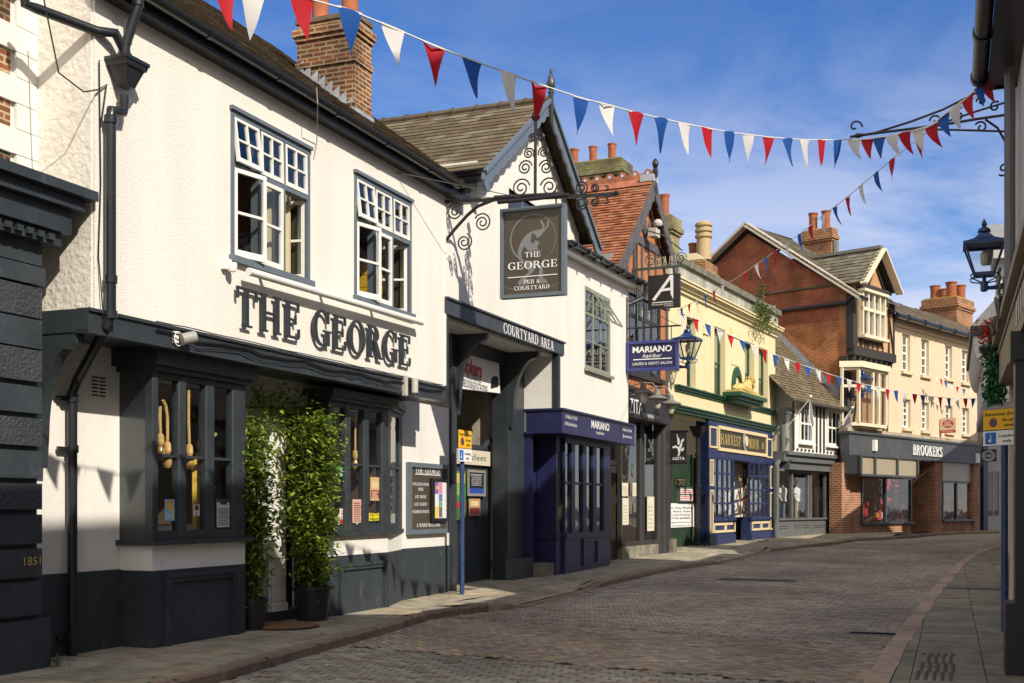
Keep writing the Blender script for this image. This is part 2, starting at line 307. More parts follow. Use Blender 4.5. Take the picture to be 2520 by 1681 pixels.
    if c == '&': return .86, _ring(.36, .78, .2, .22, .08, .15, 0, 360, 16)+_ring(.32, .27, .30, .28, .14, .21, 60, 360, 16)+[_dg(.62, 0, .22, .70, .17), [(.45, .30), (.52, .22), (.82, .5), (.7, .52)]]
    if c == '-': return .5, [_b(.08, .42, .4, .48)]
    return .42, []
def ptext(mb, txt, org, right, up, h, width=None, dep=.01, gap=.06, align='l'):
    org = Vector(org); r = Vector(right).normalized(); u = Vector(up).normalized(); n = r.cross(u); W = sum(serif(c)[0]+gap for c in txt)-gap
    k = width/(W*h) if width else 1; x = 0 if align == 'l' else -W/2; i = 0
    for c in txt:
        wd, shp = serif(c)
        for q in shp:
            i += 1; e = dep*(1+.02*(i % 9)); ar = sum(q[a][0]*q[(a+1) % len(q)][1]-q[(a+1) % len(q)][0]*q[a][1] for a in range(len(q)))
            if ar < 0: q = q[::-1]
            P = [org+r*((x+a)*h*k)+u*(b*h) for a, b in q]
            if dep > .02: m = len(P); mb.add([p for p in P]+[p+n*e for p in P], [tuple(range(m, 2*m))]+[(a, (a+1) % m, m+(a+1) % m, m+a) for a in range(m)])
            else: mb.face([p+n*e for p in P])
        x += wd+gap
    return mb
def stext(mb, txt, org, right, up, h, width=None, align='l', dep=.004, shear=0, bold=0):
    cu = bpy.data.curves.new('tmp', 'FONT'); cu.body = txt; cu.size = 1; cu.shear = shear; cu.offset = bold; cu.resolution_u = 3
    ob = bpy.data.objects.new('tmp', cu); C.objects.link(ob); bpy.context.view_layer.update()
    me = bpy.data.meshes.new_from_object(ob.evaluated_get(bpy.context.evaluated_depsgraph_get()))
    vs = [tuple(v.co) for v in me.vertices]; fs = [tuple(p.vertices) for p in me.polygons]
    bpy.data.objects.remove(ob); bpy.data.curves.remove(cu); bpy.data.meshes.remove(me)
    if not vs: return mb
    x0 = min(v[0] for v in vs); x1 = max(v[0] for v in vs); s = h/.72; kx = width/((x1-x0)*s) if width else 1
    org = Vector(org); r = Vector(right).normalized(); u = Vector(up).normalized(); n = r.cross(u); dx = {'l': 0, 'c': -.5, 'r': -1}[align]*(x1-x0)
    return mb.add([org+r*((v[0]-x0+dx)*s*kx)+u*(v[1]*s)+n*dep for v in vs], fs)
# ------------------------------------------------------------------ building helpers
def roof_tiles(name, parent, m, org, right, slope, W, Ls, course, tw, cols, thick=.014, jit=.3, clip=None):
    mb = MB(); org = Vector(org); r = Vector(right).normalized(); u = Vector(slope).normalized(); n = r.cross(u)
    nr = int(Ls/course)+1
    for j in range(nr):
        off = (tw/2 if j % 2 else 0); k = -1
        while True:
            a = k*tw-off; k += 1
            if a > W: break
            b = a+tw-.004; a = max(a, 0); b = min(b, W)
            if b-a < .01: continue
            y0 = j*course+random.uniform(-.08, .08)*course*jit; y1 = min((j+1)*course+.04, Ls)
            if y0 >= Ls: continue
            if clip and not clip((a+b)/2, (y0+y1)/2): continue
            t = thick*random.uniform(.8, 1.5); mb.col = tuple(c*random.uniform(1-jit, 1+jit*.6) for c in [1])[0] and None
            c = random.choice(cols); s = random.uniform(1-jit*.6, 1+jit*.6); mb.col = (c[0]*s, c[1]*s, c[2]*s)
            P = lambda a_, y_, h_: org+r*a_+u*y_+n*h_
            mb.face([P(a, y0, t+.012), P(b, y0, t+.012), P(b, y1, .004), P(a, y1, .004)]); mb.face([P(a, y0, -.01), P(b, y0, -.01), P(b, y0, t+.012), P(a, y0, t+.012)])
            mb.face([P(a, y0, -.01), P(a, y0, t+.012), P(a, y1, .004)])
            mb.face([P(b, y0, t+.012), P(b, y0, -.01), P(b, y1, .004)])
    mb.col = tuple(x*.5 for x in cols[0]); clip or mb.face([org, org+r*W, org+r*W+u*Ls, org+u*Ls])
    return mb.build(name, m, parent)
def window(parent, x0, x1, z0, z1, o, cols=2, rows=2, m=WHITE, fw=.06, bw=.025, dep=.07, gm=None, sill=None, name='window', sash=False, vb=None, hb=None):
    """frame standing at offset o (its front), glass behind, one mesh each"""
    f = MB(); f.ob(x0, x0+fw, o-dep, o, z0, z1); f.ob(x1-fw, x1, o-dep, o, z0, z1); f.ob(x0+fw, x1-fw, o-dep+.003, o-.003, z1-fw, z1); f.ob(x0+fw, x1-fw, o-dep+.003, o-.003, z0, z0+fw)
    a, b, c, d = x0+fw, x1-fw, z0+fw, z1-fw
    for i in range(1, cols):
        x = a+(b-a)*(i/cols if not vb else vb[i-1]); f.ob(x-bw/2, x+bw/2, o-.045, o-.012, c, d)
    for j in range(1, rows):
        z = c+(d-c)*(j/rows if not hb else hb[j-1]); h = bw*1.7 if (sash and j*2 == rows) else bw; f.ob(a, b, o-.048, o-.015 if h == bw else o-.004, z-h/2, z+h/2)
    w_ = f.build(name, m, parent)
    MB().face([(a, -o+.03, c), (b, -o+.03, c), (b, -o+.03, d), (a, -o+.03, d)]).build('glass', gm or GLASS, w_)
    if sill: MB().ob(x0-.05, x1+.05, o-.03, o+.08, z0-.06, z0-.003).build('sill', sill, w_)
    return w_
def room(parent, x0, x1, z0, z1, o, dep, m=None, name='interior'):
    y0, y1 = -o, -o+dep
    return MB().face([(x0, y1, z0), (x1, y1, z0), (x1, y1, z1), (x0, y1, z1)]).face([(x0, y0, z0), (x0, y1, z0), (x0, y1, z1), (x0, y0, z1)]).face([(x1, y0, z0), (x1, y0, z1), (x1, y1, z1), (x1, y1, z0)]) \
        .face([(x0, y0, z0), (x1, y0, z0), (x1, y1, z0), (x0, y1, z0)]).face([(x0, y0, z1), (x0, y1, z1), (x1, y1, z1), (x1, y0, z1)]).build(name, m or INSIDE, parent)
def spiral(c, r0, turns, a0, e1, e2, n=26, sgn=1):
    c = Vector(c); e1 = Vector(e1); e2 = Vector(e2); q = []
    for i in range(n+1):
        t = i/n; a = a0+sgn*turns*2*pi*t; r = r0*(1-.82*t); q.append(c+e1*(r*cos(a))+e2*(r*sin(a)))
    return q
def pot(mb, c, r=.13, h=.75): return mb.lathe([(r*1.05, 0), (r*.9, .03), (r*.88, h*.72), (r*.95, h*.8), (r*.9, h*.86), (r*1.08, h*.95), (r*1.1, h), (r*.85, h), (r*.8, h*.8)], c, 14)
def leaves(mb, c, sz, ax=None, cols=((.05, .10, .012),), droop=.4):
    th = random.uniform(0, 2*pi); el = random.uniform(-droop-.5, .6); d = Vector((cos(th)*cos(el), sin(th)*cos(el), sin(el))); s = d.cross(Vector((random.uniform(-.4, .4), random.uniform(-.4, .4), 1))).normalized()
    k = random.uniform(.7, 1.25)*sz; c = Vector(c); n = s.cross(d); cc = random.choice(cols); q = random.uniform(.75, 1.25); mb.col = (cc[0]*q, cc[1]*q, cc[2]*q)
    mb.face([c, c+d*k*.45+s*k*.24+n*k*.05, c+d*k, c+d*k*.45-s*k*.24+n*k*.05])
# ------------------------------------------------------------------ ground, road, kerbs, pavements
G = Fr((-4.14, 11.28), (.373, .928)); JO = .667            # pub row: lower wall plane, jetty offset
RW = Fr((5.53, 12.9), (-.349, -.937))                      # right-hand shop row
def struct(o): o['kind'] = 'structure'; return o
gd = MB(); gd.face([(-400, -300, -.6), (500, -300, -.6), (500, 700, -.6), (-400, 700, -.6)]); struct(gd.build('ground', mat('earth', (.06, .055, .05), .95)))
LKP = [(408, 1681, 0), (560, 1645, 0), (723, 1600, 0), (846, 1567, 0), (928, 1545, 0), (1050, 1510, 0), (1132, 1496, 0), (1200, 1487, 0), (1250, 1484, 0), (1299, 1491, 1), (1337, 1481, 1), (1425, 1460, 1), (1463, 1447, 1), (1487, 1430, 0), (1599, 1405, 0), (1684, 1389, 0),
       (1755, 1380, 0), (1777, 1386, 1), (1840, 1371, 1), (1888, 1357, 1), (1905, 1348, 0), (2046, 1334, 0), (2109, 1325, 0), (2240, 1318, 0), (2372, 1308, 0), (2460, 1307, 0)]
FL = -.082
LK = [(-6.2, -1.0, 0.0)]+[(*ground(a, b, FL if f else 0), FL if f else 0.0) for a, b, f in LKP]+[(60, 72, 0)]
RO_ = -.05
RK = [(-.9, -1.0, RO_)]+[(*ground(a, b, RO_), RO_) for a, b in [(2125, 1676), (2177, 1591), (2224, 1530), (2273, 1467), (2309, 1431), (2348, 1390), (2392, 1360), (2460, 1338)]]+[(60, 58, RO_)]
def segs(K): return [(K[i], K[i+1]) for i in range(len(K)-1)]
def side(K, x, y):                                         # signed distance to a kerb line, + on its right
    best = (1e9, 0, None)
    for a, b in segs(K):
        dx, dy = b[0]-a[0], b[1]-a[1]; l2 = dx*dx+dy*dy; t = max(0, min(1, ((x-a[0])*dx+(y-a[1])*dy)/l2)); d = hypot(x-a[0]-t*dx, y-a[1]-t*dy)
        if d < best[0]-1e-9: best = (d, dx*(y-a[1])-dy*(x-a[0]), (a, b))
    return (best[0] if best[1] < 0 else -best[0]), best[2]
def clip(poly, a, b, keep_left, off):
    dx, dy = b[0]-a[0], b[1]-a[1]; l = hypot(dx, dy); nx, ny = -dy/l, dx/l
    f = lambda p: ((p[0]-a[0])*nx+(p[1]-a[1])*ny)*(1 if keep_left else -1)-off
    out = []
    for i in range(len(poly)):
        p, q = poly[i], poly[(i+1) % len(poly)]; u, v = f(p), f(q)
        if u >= 0: out.append(p)
        if u*v < 0: t = u/(u-v); out.append((p[0]+(q[0]-p[0])*t, p[1]+(q[1]-p[1])*t))
    return out
bed = MB(); ys = [-30, 0, 8]+list(range(12, 80, 4))+[100, 160]
for a, b in zip(ys, ys[1:]): bed.face([(-50, a, gz(a)-.118), (110, a, gz(a)-.118), (110, b, gz(b)-.118), (-50, b, gz(b)-.118)])
struct(bed.build('road_bed', mat('joint_sand', (.020, .017, .014), .95, 30, .3)))
def sheet(mb, P, off, h=.01, bev=.0):
    m = len(P); t = [(x, y, gz(y)+off) for x, y in P]; bt = [(x, y, gz(y)+off-h) for x, y in P]
    if bev:
        cx = sum(p[0] for p in P)/m; cy = sum(p[1] for p in P)/m; t = [(x+(cx-x)*bev, y+(cy-y)*bev, gz(y)+off) for x, y in P]; bt = [(x, y, gz(y)+off-h) for x, y in P]
    mb.add(t+bt, [tuple(range(m))]+[(i, m+i, m+(i+1) % m, (i+1) % m) for i in range(m)])
ux, uy = G.d; vx, vy = G.n
def st(u, v): return (ux*u+vx*v, uy*u+vy*v)                # street coordinates
def inroad(x, y, m=.06): return side(LK, x, y)[0] > m and side(RK, x, y)[0] < -m
def tables(x, y):                                          # raised herringbone crossing between two lines
    a = ground(1095, 1519, -.1); b = ground(2171, 1593, -.1); c = ground(1000, 1601, -.1); d = ground(1872, 1672, -.1)
    s = lambda p, q: ((q[0]-p[0])*(y-p[1])-(q[1]-p[1])*(x-p[0]))/hypot(q[0]-p[0], q[1]-p[1])
    return s(a, b), s(c, d)
pv = MB(); rr = random.Random(3)
def vis(x, y): return y > 6.5 and -.55*y-2 < x < .55*y+1.5
wv = [(0, 0), (.05, .0), (.075, .02), (.145, -.02), (.17, 0), (.22, 0)]; PL, PW = .225, .1125
patch = lambda x, y: .5+.5*sin(x*1.3+sin(y*.9)*1.7)*sin(y*.7+sin(x*1.1))
for iu in range(int(2/PW), int(46/PW)):
    u = iu*PW
    for iv in range(int(-8/PL), int(12/PL)):
        v = iv*PL+(PL/2 if iu % 2 else 0); x, y = st(u+PW/2, v+PL/2)
        if y > 41 or not vis(x, y): continue
        q = tables(x, y)
        if q[0] < .05 and q[1] > -.05: continue
        if not inroad(x, y, -.08): continue
        g = .0065 if y < 20 else .009
        P = [st(u+dv+g, v+du*(PL-2*g)/.22+g) for du, dv in wv]+[st(u+dv+PW-g, v+du*(PL-2*g)/.22+g) for du, dv in wv[::-1]]
        s = rr.uniform(.78, 1.2)*(.76+.46*patch(x, y)); base = (.36, .315, .26) if q[0] > 0 else (.335, .305, .25)
        if rr.random() < .12: base = (.31, .245, .18)
        pv.col = tuple(c*s for c in base); dz = rr.uniform(-.002, .002)
        sheet(pv, P[::-1], -.1+dz, .012)
hb = .10; ca, sa = cos(R(45)), sin(R(45))
for a in range(-20, 330):
    for b in range(-170, 170):
        c4 = (a-b) % 4
        if c4 == 0: wq, hq = 2, 1
        elif c4 == 3: wq, hq = 1, 2
        else: continue
        g = .085; R4 = [(a+g, b+g), (a+wq-g, b+g), (a+wq-g, b+hq-g), (a+g, b+hq-g)]
        P = [st((p*ca-q_*sa)*hb, (p*sa+q_*ca)*hb-8) for p, q_ in R4]; x = sum(p[0] for p in P)/4; y = sum(p[1] for p in P)/4
        if not vis(x, y): continue
        q = tables(x, y)
        if not (q[0] < 0 and q[1] > 0) or not inroad(x, y, -.06): continue
        s = rr.uniform(.8, 1.2)*(.78+.42*patch(x*1.7, y)); base = rr.choice([(.385, .31, .25), (.355, .30, .255), (.42, .335, .23)])
        pv.col = tuple(k*s for k in base); sheet(pv, P[::-1] if False else P[::-1], -.098+rr.uniform(-.0015, .0015), .012)
far = MB(); 
struct(pv.build('road', PAVER))
fr_ = MB()
for a, b in zip(range(40, 76, 4), range(44, 80, 4)): fr_.face([(-20, a, gz(a)-.104), (100, a, gz(a)-.104), (100, b, gz(b)-.104), (-20, b, gz(b)-.104)])
struct(fr_.build('road_far_end', mat('far_paving', (.31, .27, .22), .9, 6, .3, .3, 8)))
kb = MB()
def kerb(K, wd, keep_left, col, ln=.9):
    for a, b in segs(K):
        l = hypot(b[0]-a[0], b[1]-a[1])
        if l > 15: n = int(l/2)
        else: n = max(1, round(l/ln))
        dx, dy = (b[0]-a[0])/l, (b[1]-a[1])/l; nx, ny = (-dy, dx) if keep_left else (dy, -dx)
        for i in range(n):
            t0, t1 = i/n, (i+1)/n; g = .006/l
            p = [(a[0]+(b[0]-a[0])*t, a[1]+(b[1]-a[1])*t, a[2]+(b[2]-a[2])*t) for t in (t0+g, t1-g)]
            s = rr.uniform(.8, 1.2); kb.col = tuple(c*s for c in col); j = rr.uniform(-.006, .006)
            q = [(x+nx*j, y+ny*j, gz(y)+z) for x, y, z in p]; c = .02
            top = [(x+nx*c, y+ny*c, z+.002) for x, y, z in q]; bk = [(x+nx*wd, y+ny*wd, z+.002) for x, y, z in q]; bt = [(x, y, gz(y)-.14) for x, y, z in q]; ed = [(x, y, z-c) for x, y, z in q]; eb = [(x, y, gz(y)-.14) for x, y, z in bk]
            v = [bt[0], ed[0], top[0], bk[0], eb[0], bt[1], ed[1], top[1], bk[1], eb[1]]
            kb.add(v, [(0, 5, 6, 1), (1, 6, 7, 2), (2, 7, 8, 3), (3, 8, 9, 4), (0, 1, 2, 3, 4), (9, 8, 7, 6, 5)])
kerb(LK[1:-1], .15, True, (.27, .20, .145)); kerb(RK[1:-1], .21, False, (.44, .335, .26), .55)
struct(kb.build('kerb', PAVER))
def slabs(name, K, keep_left, fr, ox, cols, us, vs, lim, kw, off):
    mb = MB(); x = us[0]; row = 0
    while x < us[1]:
        o = vs[0]; k = 0
        while o < vs[1]:
            ln = [.62, .75, .9][(k*7+row) % 3]; wd = .6
            a, b = x+(.3 if k % 2 else 0), o
            P = [fr.w(a+i*ln0, b+j*wd0)[:2] for i, j, ln0, wd0 in ((0, 0, .75, .6), (1, 0, .75, .6), (1, 1, .75, .6), (0, 1, .75, .6))]
            cx = sum(p[0] for p in P)/4; cy = sum(p[1] for p in P)/4; k += 1; o += .6
            if not lim(cx, cy): continue
            P = [(cx+(p[0]-cx)*.988, cy+(p[1]-cy)*.985) for p in P]
            if sum(P[i][0]*P[(i+1) % 4][1]-P[(i+1) % 4][0]*P[i][1] for i in range(4)) < 0: P = P[::-1]
            for sg in {side(K, *p)[1] for p in P+[(cx, cy)]}: P = clip(P, sg[0], sg[1], keep_left, kw) if P else P
            if len(P) < 3: continue
            s = rr.uniform(.82, 1.15); c = rr.choice(cols); mb.col = tuple(q*s for q in c)
            d_, sg = side(K, cx, cy); dz = 0
            if keep_left:
                m = len(P); zt = []
                for p in P:
                    dd, sg = side(K, *p); t = ((p[0]-sg[0][0])*(sg[1][0]-sg[0][0])+(p[1]-sg[0][1])*(sg[1][1]-sg[0][1]))/((sg[1][0]-sg[0][0])**2+(sg[1][1]-sg[0][1])**2); t = max(0, min(1, t)); lv = sg[0][2]+(sg[1][2]-sg[0][2])*t
                    zt.append(gz(p[1])+lv*max(0, 1+dd/1.3))
                mb.face([(p[0], p[1], z+rr.uniform(-.0005, .0005)) for p, z in zip(P, zt)])
            else: sheet(mb, P, off+rr.uniform(-.003, .003), .02)
        x += .75; row += 1
    return mb.build(name, mat('paving_slab', (.2, .2, .2), .85, 3.5, .38, .25, 60, .2, attr=True, wear=(.06, .055, .045, .55)))
YORK = [(.38, .335, .24), (.41, .36, .26), (.34, .31, .235), (.39, .33, .23)]
struct(slabs('pavement', LK, True, G, 0, YORK, (-4, 42), (-2.2, 4.5), lambda x, y: y > 6 and side(LK, x, y)[0] < .4 and x > -.55*y-1.5 and x < 20, .153, 0))
struct(slabs('pavement', RK, False, Fr(RW.P, (.349, .937)), 0, [(.30, .27, .20), (.265, .245, .19), (.32, .275, .205)], (-9, 30), (-10, 2), lambda x, y: 5 < y < 40 and side(RK, x, y)[0] > -.4 and x < .5*y+2.5, .215, RO_+.002))
fl = MB()
for a, b in zip(range(6, 76, 4), range(10, 80, 4)):       # bedding under both pavements
    pass
for a, b in segs(LK[1:-1]):
    dx, dy = b[0]-a[0], b[1]-a[1]; l = hypot(dx, dy); nx, ny = -dy/l, dx/l; P = [(a[0]+nx*.15, a[1]+ny*.15), (b[0]+nx*.15, b[1]+ny*.15), (b[0]-6, b[1]+2.4), (a[0]-6, a[1]+2.4)]
    fl.face([(x, y, gz(y)-.10 if i < 2 else gz(y)-.03) for i, (x, y) in enumerate(P)])
struct(fl.build('pavement_bedding', mat('joint_dirt', (.035, .03, .024), .95)))
tc_ = MB()
for i in range(60):
    for j in range(24):
        x, y = Fr(RW.P, (.349, .937)).w(-3.6+i*.066, -2.2+j*.066+(.02 if (i//9) % 2 else 0))[:2]; sx = CX+FPX*x/y; d = side(RK, x, y)[0]
        if .4 < d < 2 and y < 11.6 and sx < 2600: tc_.lathe([(.019, 0), (.016, .005), (.01, .006)], (x, y, RO_+.004), 7)
tb = tc_.build('tactile_studs', mat('stud_paint', (.09, .085, .07), .8)); struct(tb)
# iron covers set in the road
def cover(label, px, py, w_, l_, off=-.094, m=IRON, name='manhole_cover'):
    X, Y = ground(px, py, off); fr = Fr((X, Y), G.d); t = thing(name, label, 'manhole cover', fr, (0, 0, gz(Y)+off)); z = gz(Y)+off
    f = MB(); f.box(-l_/2, l_/2, -w_/2, -w_/2+.05, z-.02, z+.006); f.box(-l_/2, l_/2, w_/2-.05, w_/2, z-.02, z+.006); f.box(-l_/2, -l_/2+.05, -w_/2+.05, w_/2-.05, z-.02, z+.005); f.box(l_/2-.05, l_/2, -w_/2+.05, w_/2-.05, z-.02, z+.005); f.build('frame', mat('worn_iron', (.14, .13, .115), .5, 20, .4), t)
    p = MB(); p.box(-l_/2+.05, l_/2-.05, -w_/2+.05, w_/2-.05, z-.02, z)
    n = 12
    for i in range(n):
        a = -l_/2+.08+i*(l_-.16)/n; p.box(a, a+.03, -w_/2+.07, w_/2-.07, z, z+.005)
    p.build('plate', m, t)
cover('large rectangular iron cover in the middle of the block paving', 1862, 1427, 1.5, .62)
cover('small pale iron cover in the road near the far kerb', 2120, 1338, .6, .6, m=mat('pale_iron', (.3, .28, .24), .6))
cover('dark drain grating against the right granite kerb', 2160, 1560, .75, .32)
cover('wide dark service cover set in the right pavement', 2395, 1449, 1.0, .3, RO_+.004)
# ------------------------------------------------------------------ white jettied public house
J = JO
pub = thing('public_house', 'white rendered public house with charcoal jetty beam and bay windows', 'pub', G, (0, 0, 0))
xL = G.x(233, J); xE = G.x(1095, J); xE0 = G.x(1107, 0)
ZP, ZJ0, ZJ1, ZE = .775, 2.95, 3.16, 5.97
# ground floor
dx0, dx1 = G.x(612), G.x(768)
w1 = (G.x(300)+.1, dx0-.25); w2 = (dx1+.25, G.x(985)-.1)
mb = MB(); mb.wall(xL-.9, xE0, ZP, ZJ0+.04, 0, [(dx0, dx1, ZP, 2.62), (w1[0]+.25, w1[1], 1.2, 2.7), (w2[0], w2[1], 1.3, 2.7)], .3); mb.build('wall', SMOOTHW, pub)
mb = MB(); mb.wall(xL-.9, xE0-.005, -.1, ZP, .018, [(dx0-.02, dx1+.02, -.1, ZP)], .3); mb.build('plinth', DARKM, pub)
vent = G.p(240, 956); v_ = MB(); v_.ob(vent[0]-.12, vent[0]+.13, 0, .012, vent[1]-.11, vent[1]+.12)
for k in range(6): v_.ob(vent[0]-.10, vent[0]+.11, .012, .018, vent[1]-.095+k*.035, vent[1]-.08+k*.035)
v_.build('air_vent', SMOOTHW, pub)
hb_ = MB()
for k in range(6):
    for q in range(2): hb_.ob(vent[0]-.095+q*.105, vent[0]-.005+q*.105, .012, .0135, vent[1]-.078+k*.035, vent[1]-.062+k*.035)
hb_.build('vent_slots', BLACK, pub)
# doorway
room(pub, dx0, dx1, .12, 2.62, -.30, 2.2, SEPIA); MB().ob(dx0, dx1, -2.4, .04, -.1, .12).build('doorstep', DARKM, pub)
pj = MB(); a, b = G.x(662, -.02), G.x(704, -.02); pj.ob(a, b, -.3, -.02, .12, 2.6); pj.ob(a+.03, b-.05, -.02, 0, .25, 2.45); pj.ob(a+.02, b, -.02, .012, .12, .22)
pj.build('door_jamb', WHITE, pub)
dr = MB(); dr.ob(dx0+.02, a-.02, -.34, -.30, .12, 2.5); dr.ob(dx0+.1, a-.1, -.30, -.285, .3, 1.0); dd = dr.build('door', mat('dark_door', (.03, .033, .04), .35), pub)
MB().ob(a-.10, a-.07, -.3, -.25, .9, 1.2).build('handle', mat('brass', (.6, .42, .12), .3, metal=1), dd)
MB().ob(b+.02, b+.2, -.28, -.26, .75, 1.75).build('brass_panel', mat('brass', (.6, .42, .12), .3, metal=1), pub)
# bay one (canted on its left side) and bay two (canted on its right side)
def bay(x0, x1, o, cl, cr, zsill, zhead, ztop, lights, hz, panel, name):
    """plan: wall line cl -> front x0..x1 -> cr"""
    pts = [(cl, 0), (x0, o), (x1, o), (cr, 0)]
    def ring(e, z0, z1, m, nm, par, inner=None):
        P = [(cl-e, 0), (x0-e*.6, o+e), (x1+e*.6, o+e), (cr+e, 0)]; return MB().pz([(p, -q) for p, q in P][::1], z0, z1).build(nm, m, par)
    b_ = ring(0, -.1, ZP-.01, DARKM, 'bay_plinth', pub); ring(-.004, ZP-.01, zsill-.05, SMOOTHW, 'band', b_)
    f = MB(); P = [(cl-.06, 0), (x0-.05, o+.07), (x1+.05, o+.07), (cr+.06, 0)]; f.pz([(p, -q) for p, q in P], zsill-.05, zsill); f.build('sill', DARK, b_); f = MB()
    P = [(cl-.05, 0), (x0-.04, o+.06), (x1+.04, o+.06), (cr+.05, 0)]; f.pz([(p, -q) for p, q in P], zhead, zhead+.05)
    P = [(cl-.12, 0), (x0-.08, o+.12), (x1+.08, o+.12), (cr+.12, 0)]; f.pz([(p, -q) for p, q in P], zhead+.05, ztop)
    fr = f.build('bay_cornice', DARK, b_)
    w = MB(); t = .09; top = zhead-.003
    edges = [x0]+[e for l in lights for e in l]+[x1]
    for i in range(0, len(edges), 2): w.bbox(edges[i], edges[i+1], -o, -o+t, zsill+.003, top, .012)
    for l in lights: w.ob(l[0], l[1], o-t+.01, o-.012, zsill+.003, zsill+.09); w.ob(l[0], l[1], o-t+.01, o-.012, top-.06, top); w.ob(l[0], l[1], o-.06, o-.02, hz-.015, hz+.015)
    for (sx, ex) in ((cl, x0), (cr, x1)):
        d = Vector((ex-sx, -o, 0)); L_ = d.length
        if L_ < .12 or abs(ex-sx) < .03: 
            w.face([(sx, 0, zsill), (ex, -o, zsill), (ex, -o, top), (sx, 0, top)]); continue
        at = lambda k, zz: (sx+(ex-sx)*k, -o*k, zz)
        for k0, k1, z0, z1 in ((0, .22, zsill, top), (.82, 1, zsill, top), (.22, .82, zsill, zsill+.09), (.22, .82, top-.06, top), (.22, .82, hz-.015, hz+.015)):
            q = Vector((d.y, -d.x, 0)).normalized()*.05; q = q if q.y > 0 else -q; p0, p1 = Vector(at(k0, 0)), Vector(at(k1, 0))
            w.prism([(0, 0), (1, 0), (1, 1), (0, 1)], lambda a_, b_2, t_, p0=p0, p1=p1, q=q, z0=z0, z1=z1: tuple((p0+(p1-p0)*a_+q*b_2)+Vector((0, 0, z0+(z1-z0)*t_))))
    wn = w.build('window', DARK, b_)
    gl = MB()
    for l in lights: gl.face([(l[0], -o+.05, zsill), (l[1], -o+.05, zsill), (l[1], -o+.05, top), (l[0], -o+.05, top)])
    for (sx, ex) in ((cl, x0), (cr, x1)): gl.face([(sx, .03, zsill), (ex, -o+.03, zsill), (ex, -o+.03, top), (sx, .03, top)])
    gl.build('bay_glass', GLASSD, b_)
    if panel:
        pn = MB(); a, b, z0, z1 = panel
        for e, q in ((0, .045), (.045, .03)):
            pn.ob(a+e, b-e, o+.001, o+q, z1-e-.045, z1-e); pn.ob(a+e, a+e+.045, o+.001, o+q, z0, z1-e-.045); pn.ob(b-e-.045, b-e, o+.001, o+q, z0, z1-e-.045)
        pn.build('panel_moulding', DARKM, b_)
    return b_
o1 = .42
l1 = [(G.x(391, o1), G.x(441, o1)), (G.x(460, o1), G.x(508, o1)), (G.x(529, o1), G.x(573, o1))]
zs1 = G.z(378, 1330, o1); zh1 = G.z(378, 912, o1)
bay(G.x(375, o1), G.x(604, o1), o1, G.x(294), G.x(604, o1), zs1, zh1, G.z(378, 858, o1), l1, G.z(391, 1120, o1), (G.x(404, o1), G.x(583, o1), -.1, G.z(404, 1412, o1)), 'bay_window')
o2 = .30
l2 = [(G.x(820, o2), G.x(851, o2)), (G.x(864, o2), G.x(896, o2)), (G.x(909, o2), G.x(940, o2))]
zs2 = G.z(815, 1310, o2); zh2 = G.z(815, 985, o2)
bay(G.x(809, o2), G.x(955, o2), o2, G.x(809, o2)-.02, G.x(990), zs2, zh2, G.z(815, 957, o2), l2, G.z(820, 1140, o2), (G.x(832, o2), G.x(951, o2), -.1, G.z(832, 1388, o2)), 'bay_window')
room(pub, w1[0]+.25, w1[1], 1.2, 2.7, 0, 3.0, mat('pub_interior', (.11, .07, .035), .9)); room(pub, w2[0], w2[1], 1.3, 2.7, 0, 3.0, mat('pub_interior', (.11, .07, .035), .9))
# jetty beam and soffit, corner return, bracket
mb = MB(); xa, xb = G.x(214, J+.02), G.x(1095, J+.02)
mb.ob(xa, xb, J-.12, J+.03, ZJ0, ZJ1-.03); mb.ob(xa, xb, J-.1, J+.055, ZJ1-.03, ZJ1); mb.ob(xa, xb, J-.11, J+.04, ZJ0-.012, ZJ0+.02)
mb.ob(xa, xa+.14, 0.05, J-.12, ZJ0, ZJ1-.003); mb.ob(xa+.14, xb, .0, J-.12, ZJ0+.02, ZJ0+.06); mb.build('jetty_beam', DARK, pub)
br = MB(); prof = [(-.02, 1.75), (-.02, 2.95)]+[(-.55, 2.95)]+[(-.55+.40*sin(R(a)), 2.06+.80*cos(R(a))) for a in range(0, 91, 10)][:]+[(-.13, 1.75)]
br.px(prof, xa+.01, xa+.12); br.build('jetty_bracket', DARK, pub)
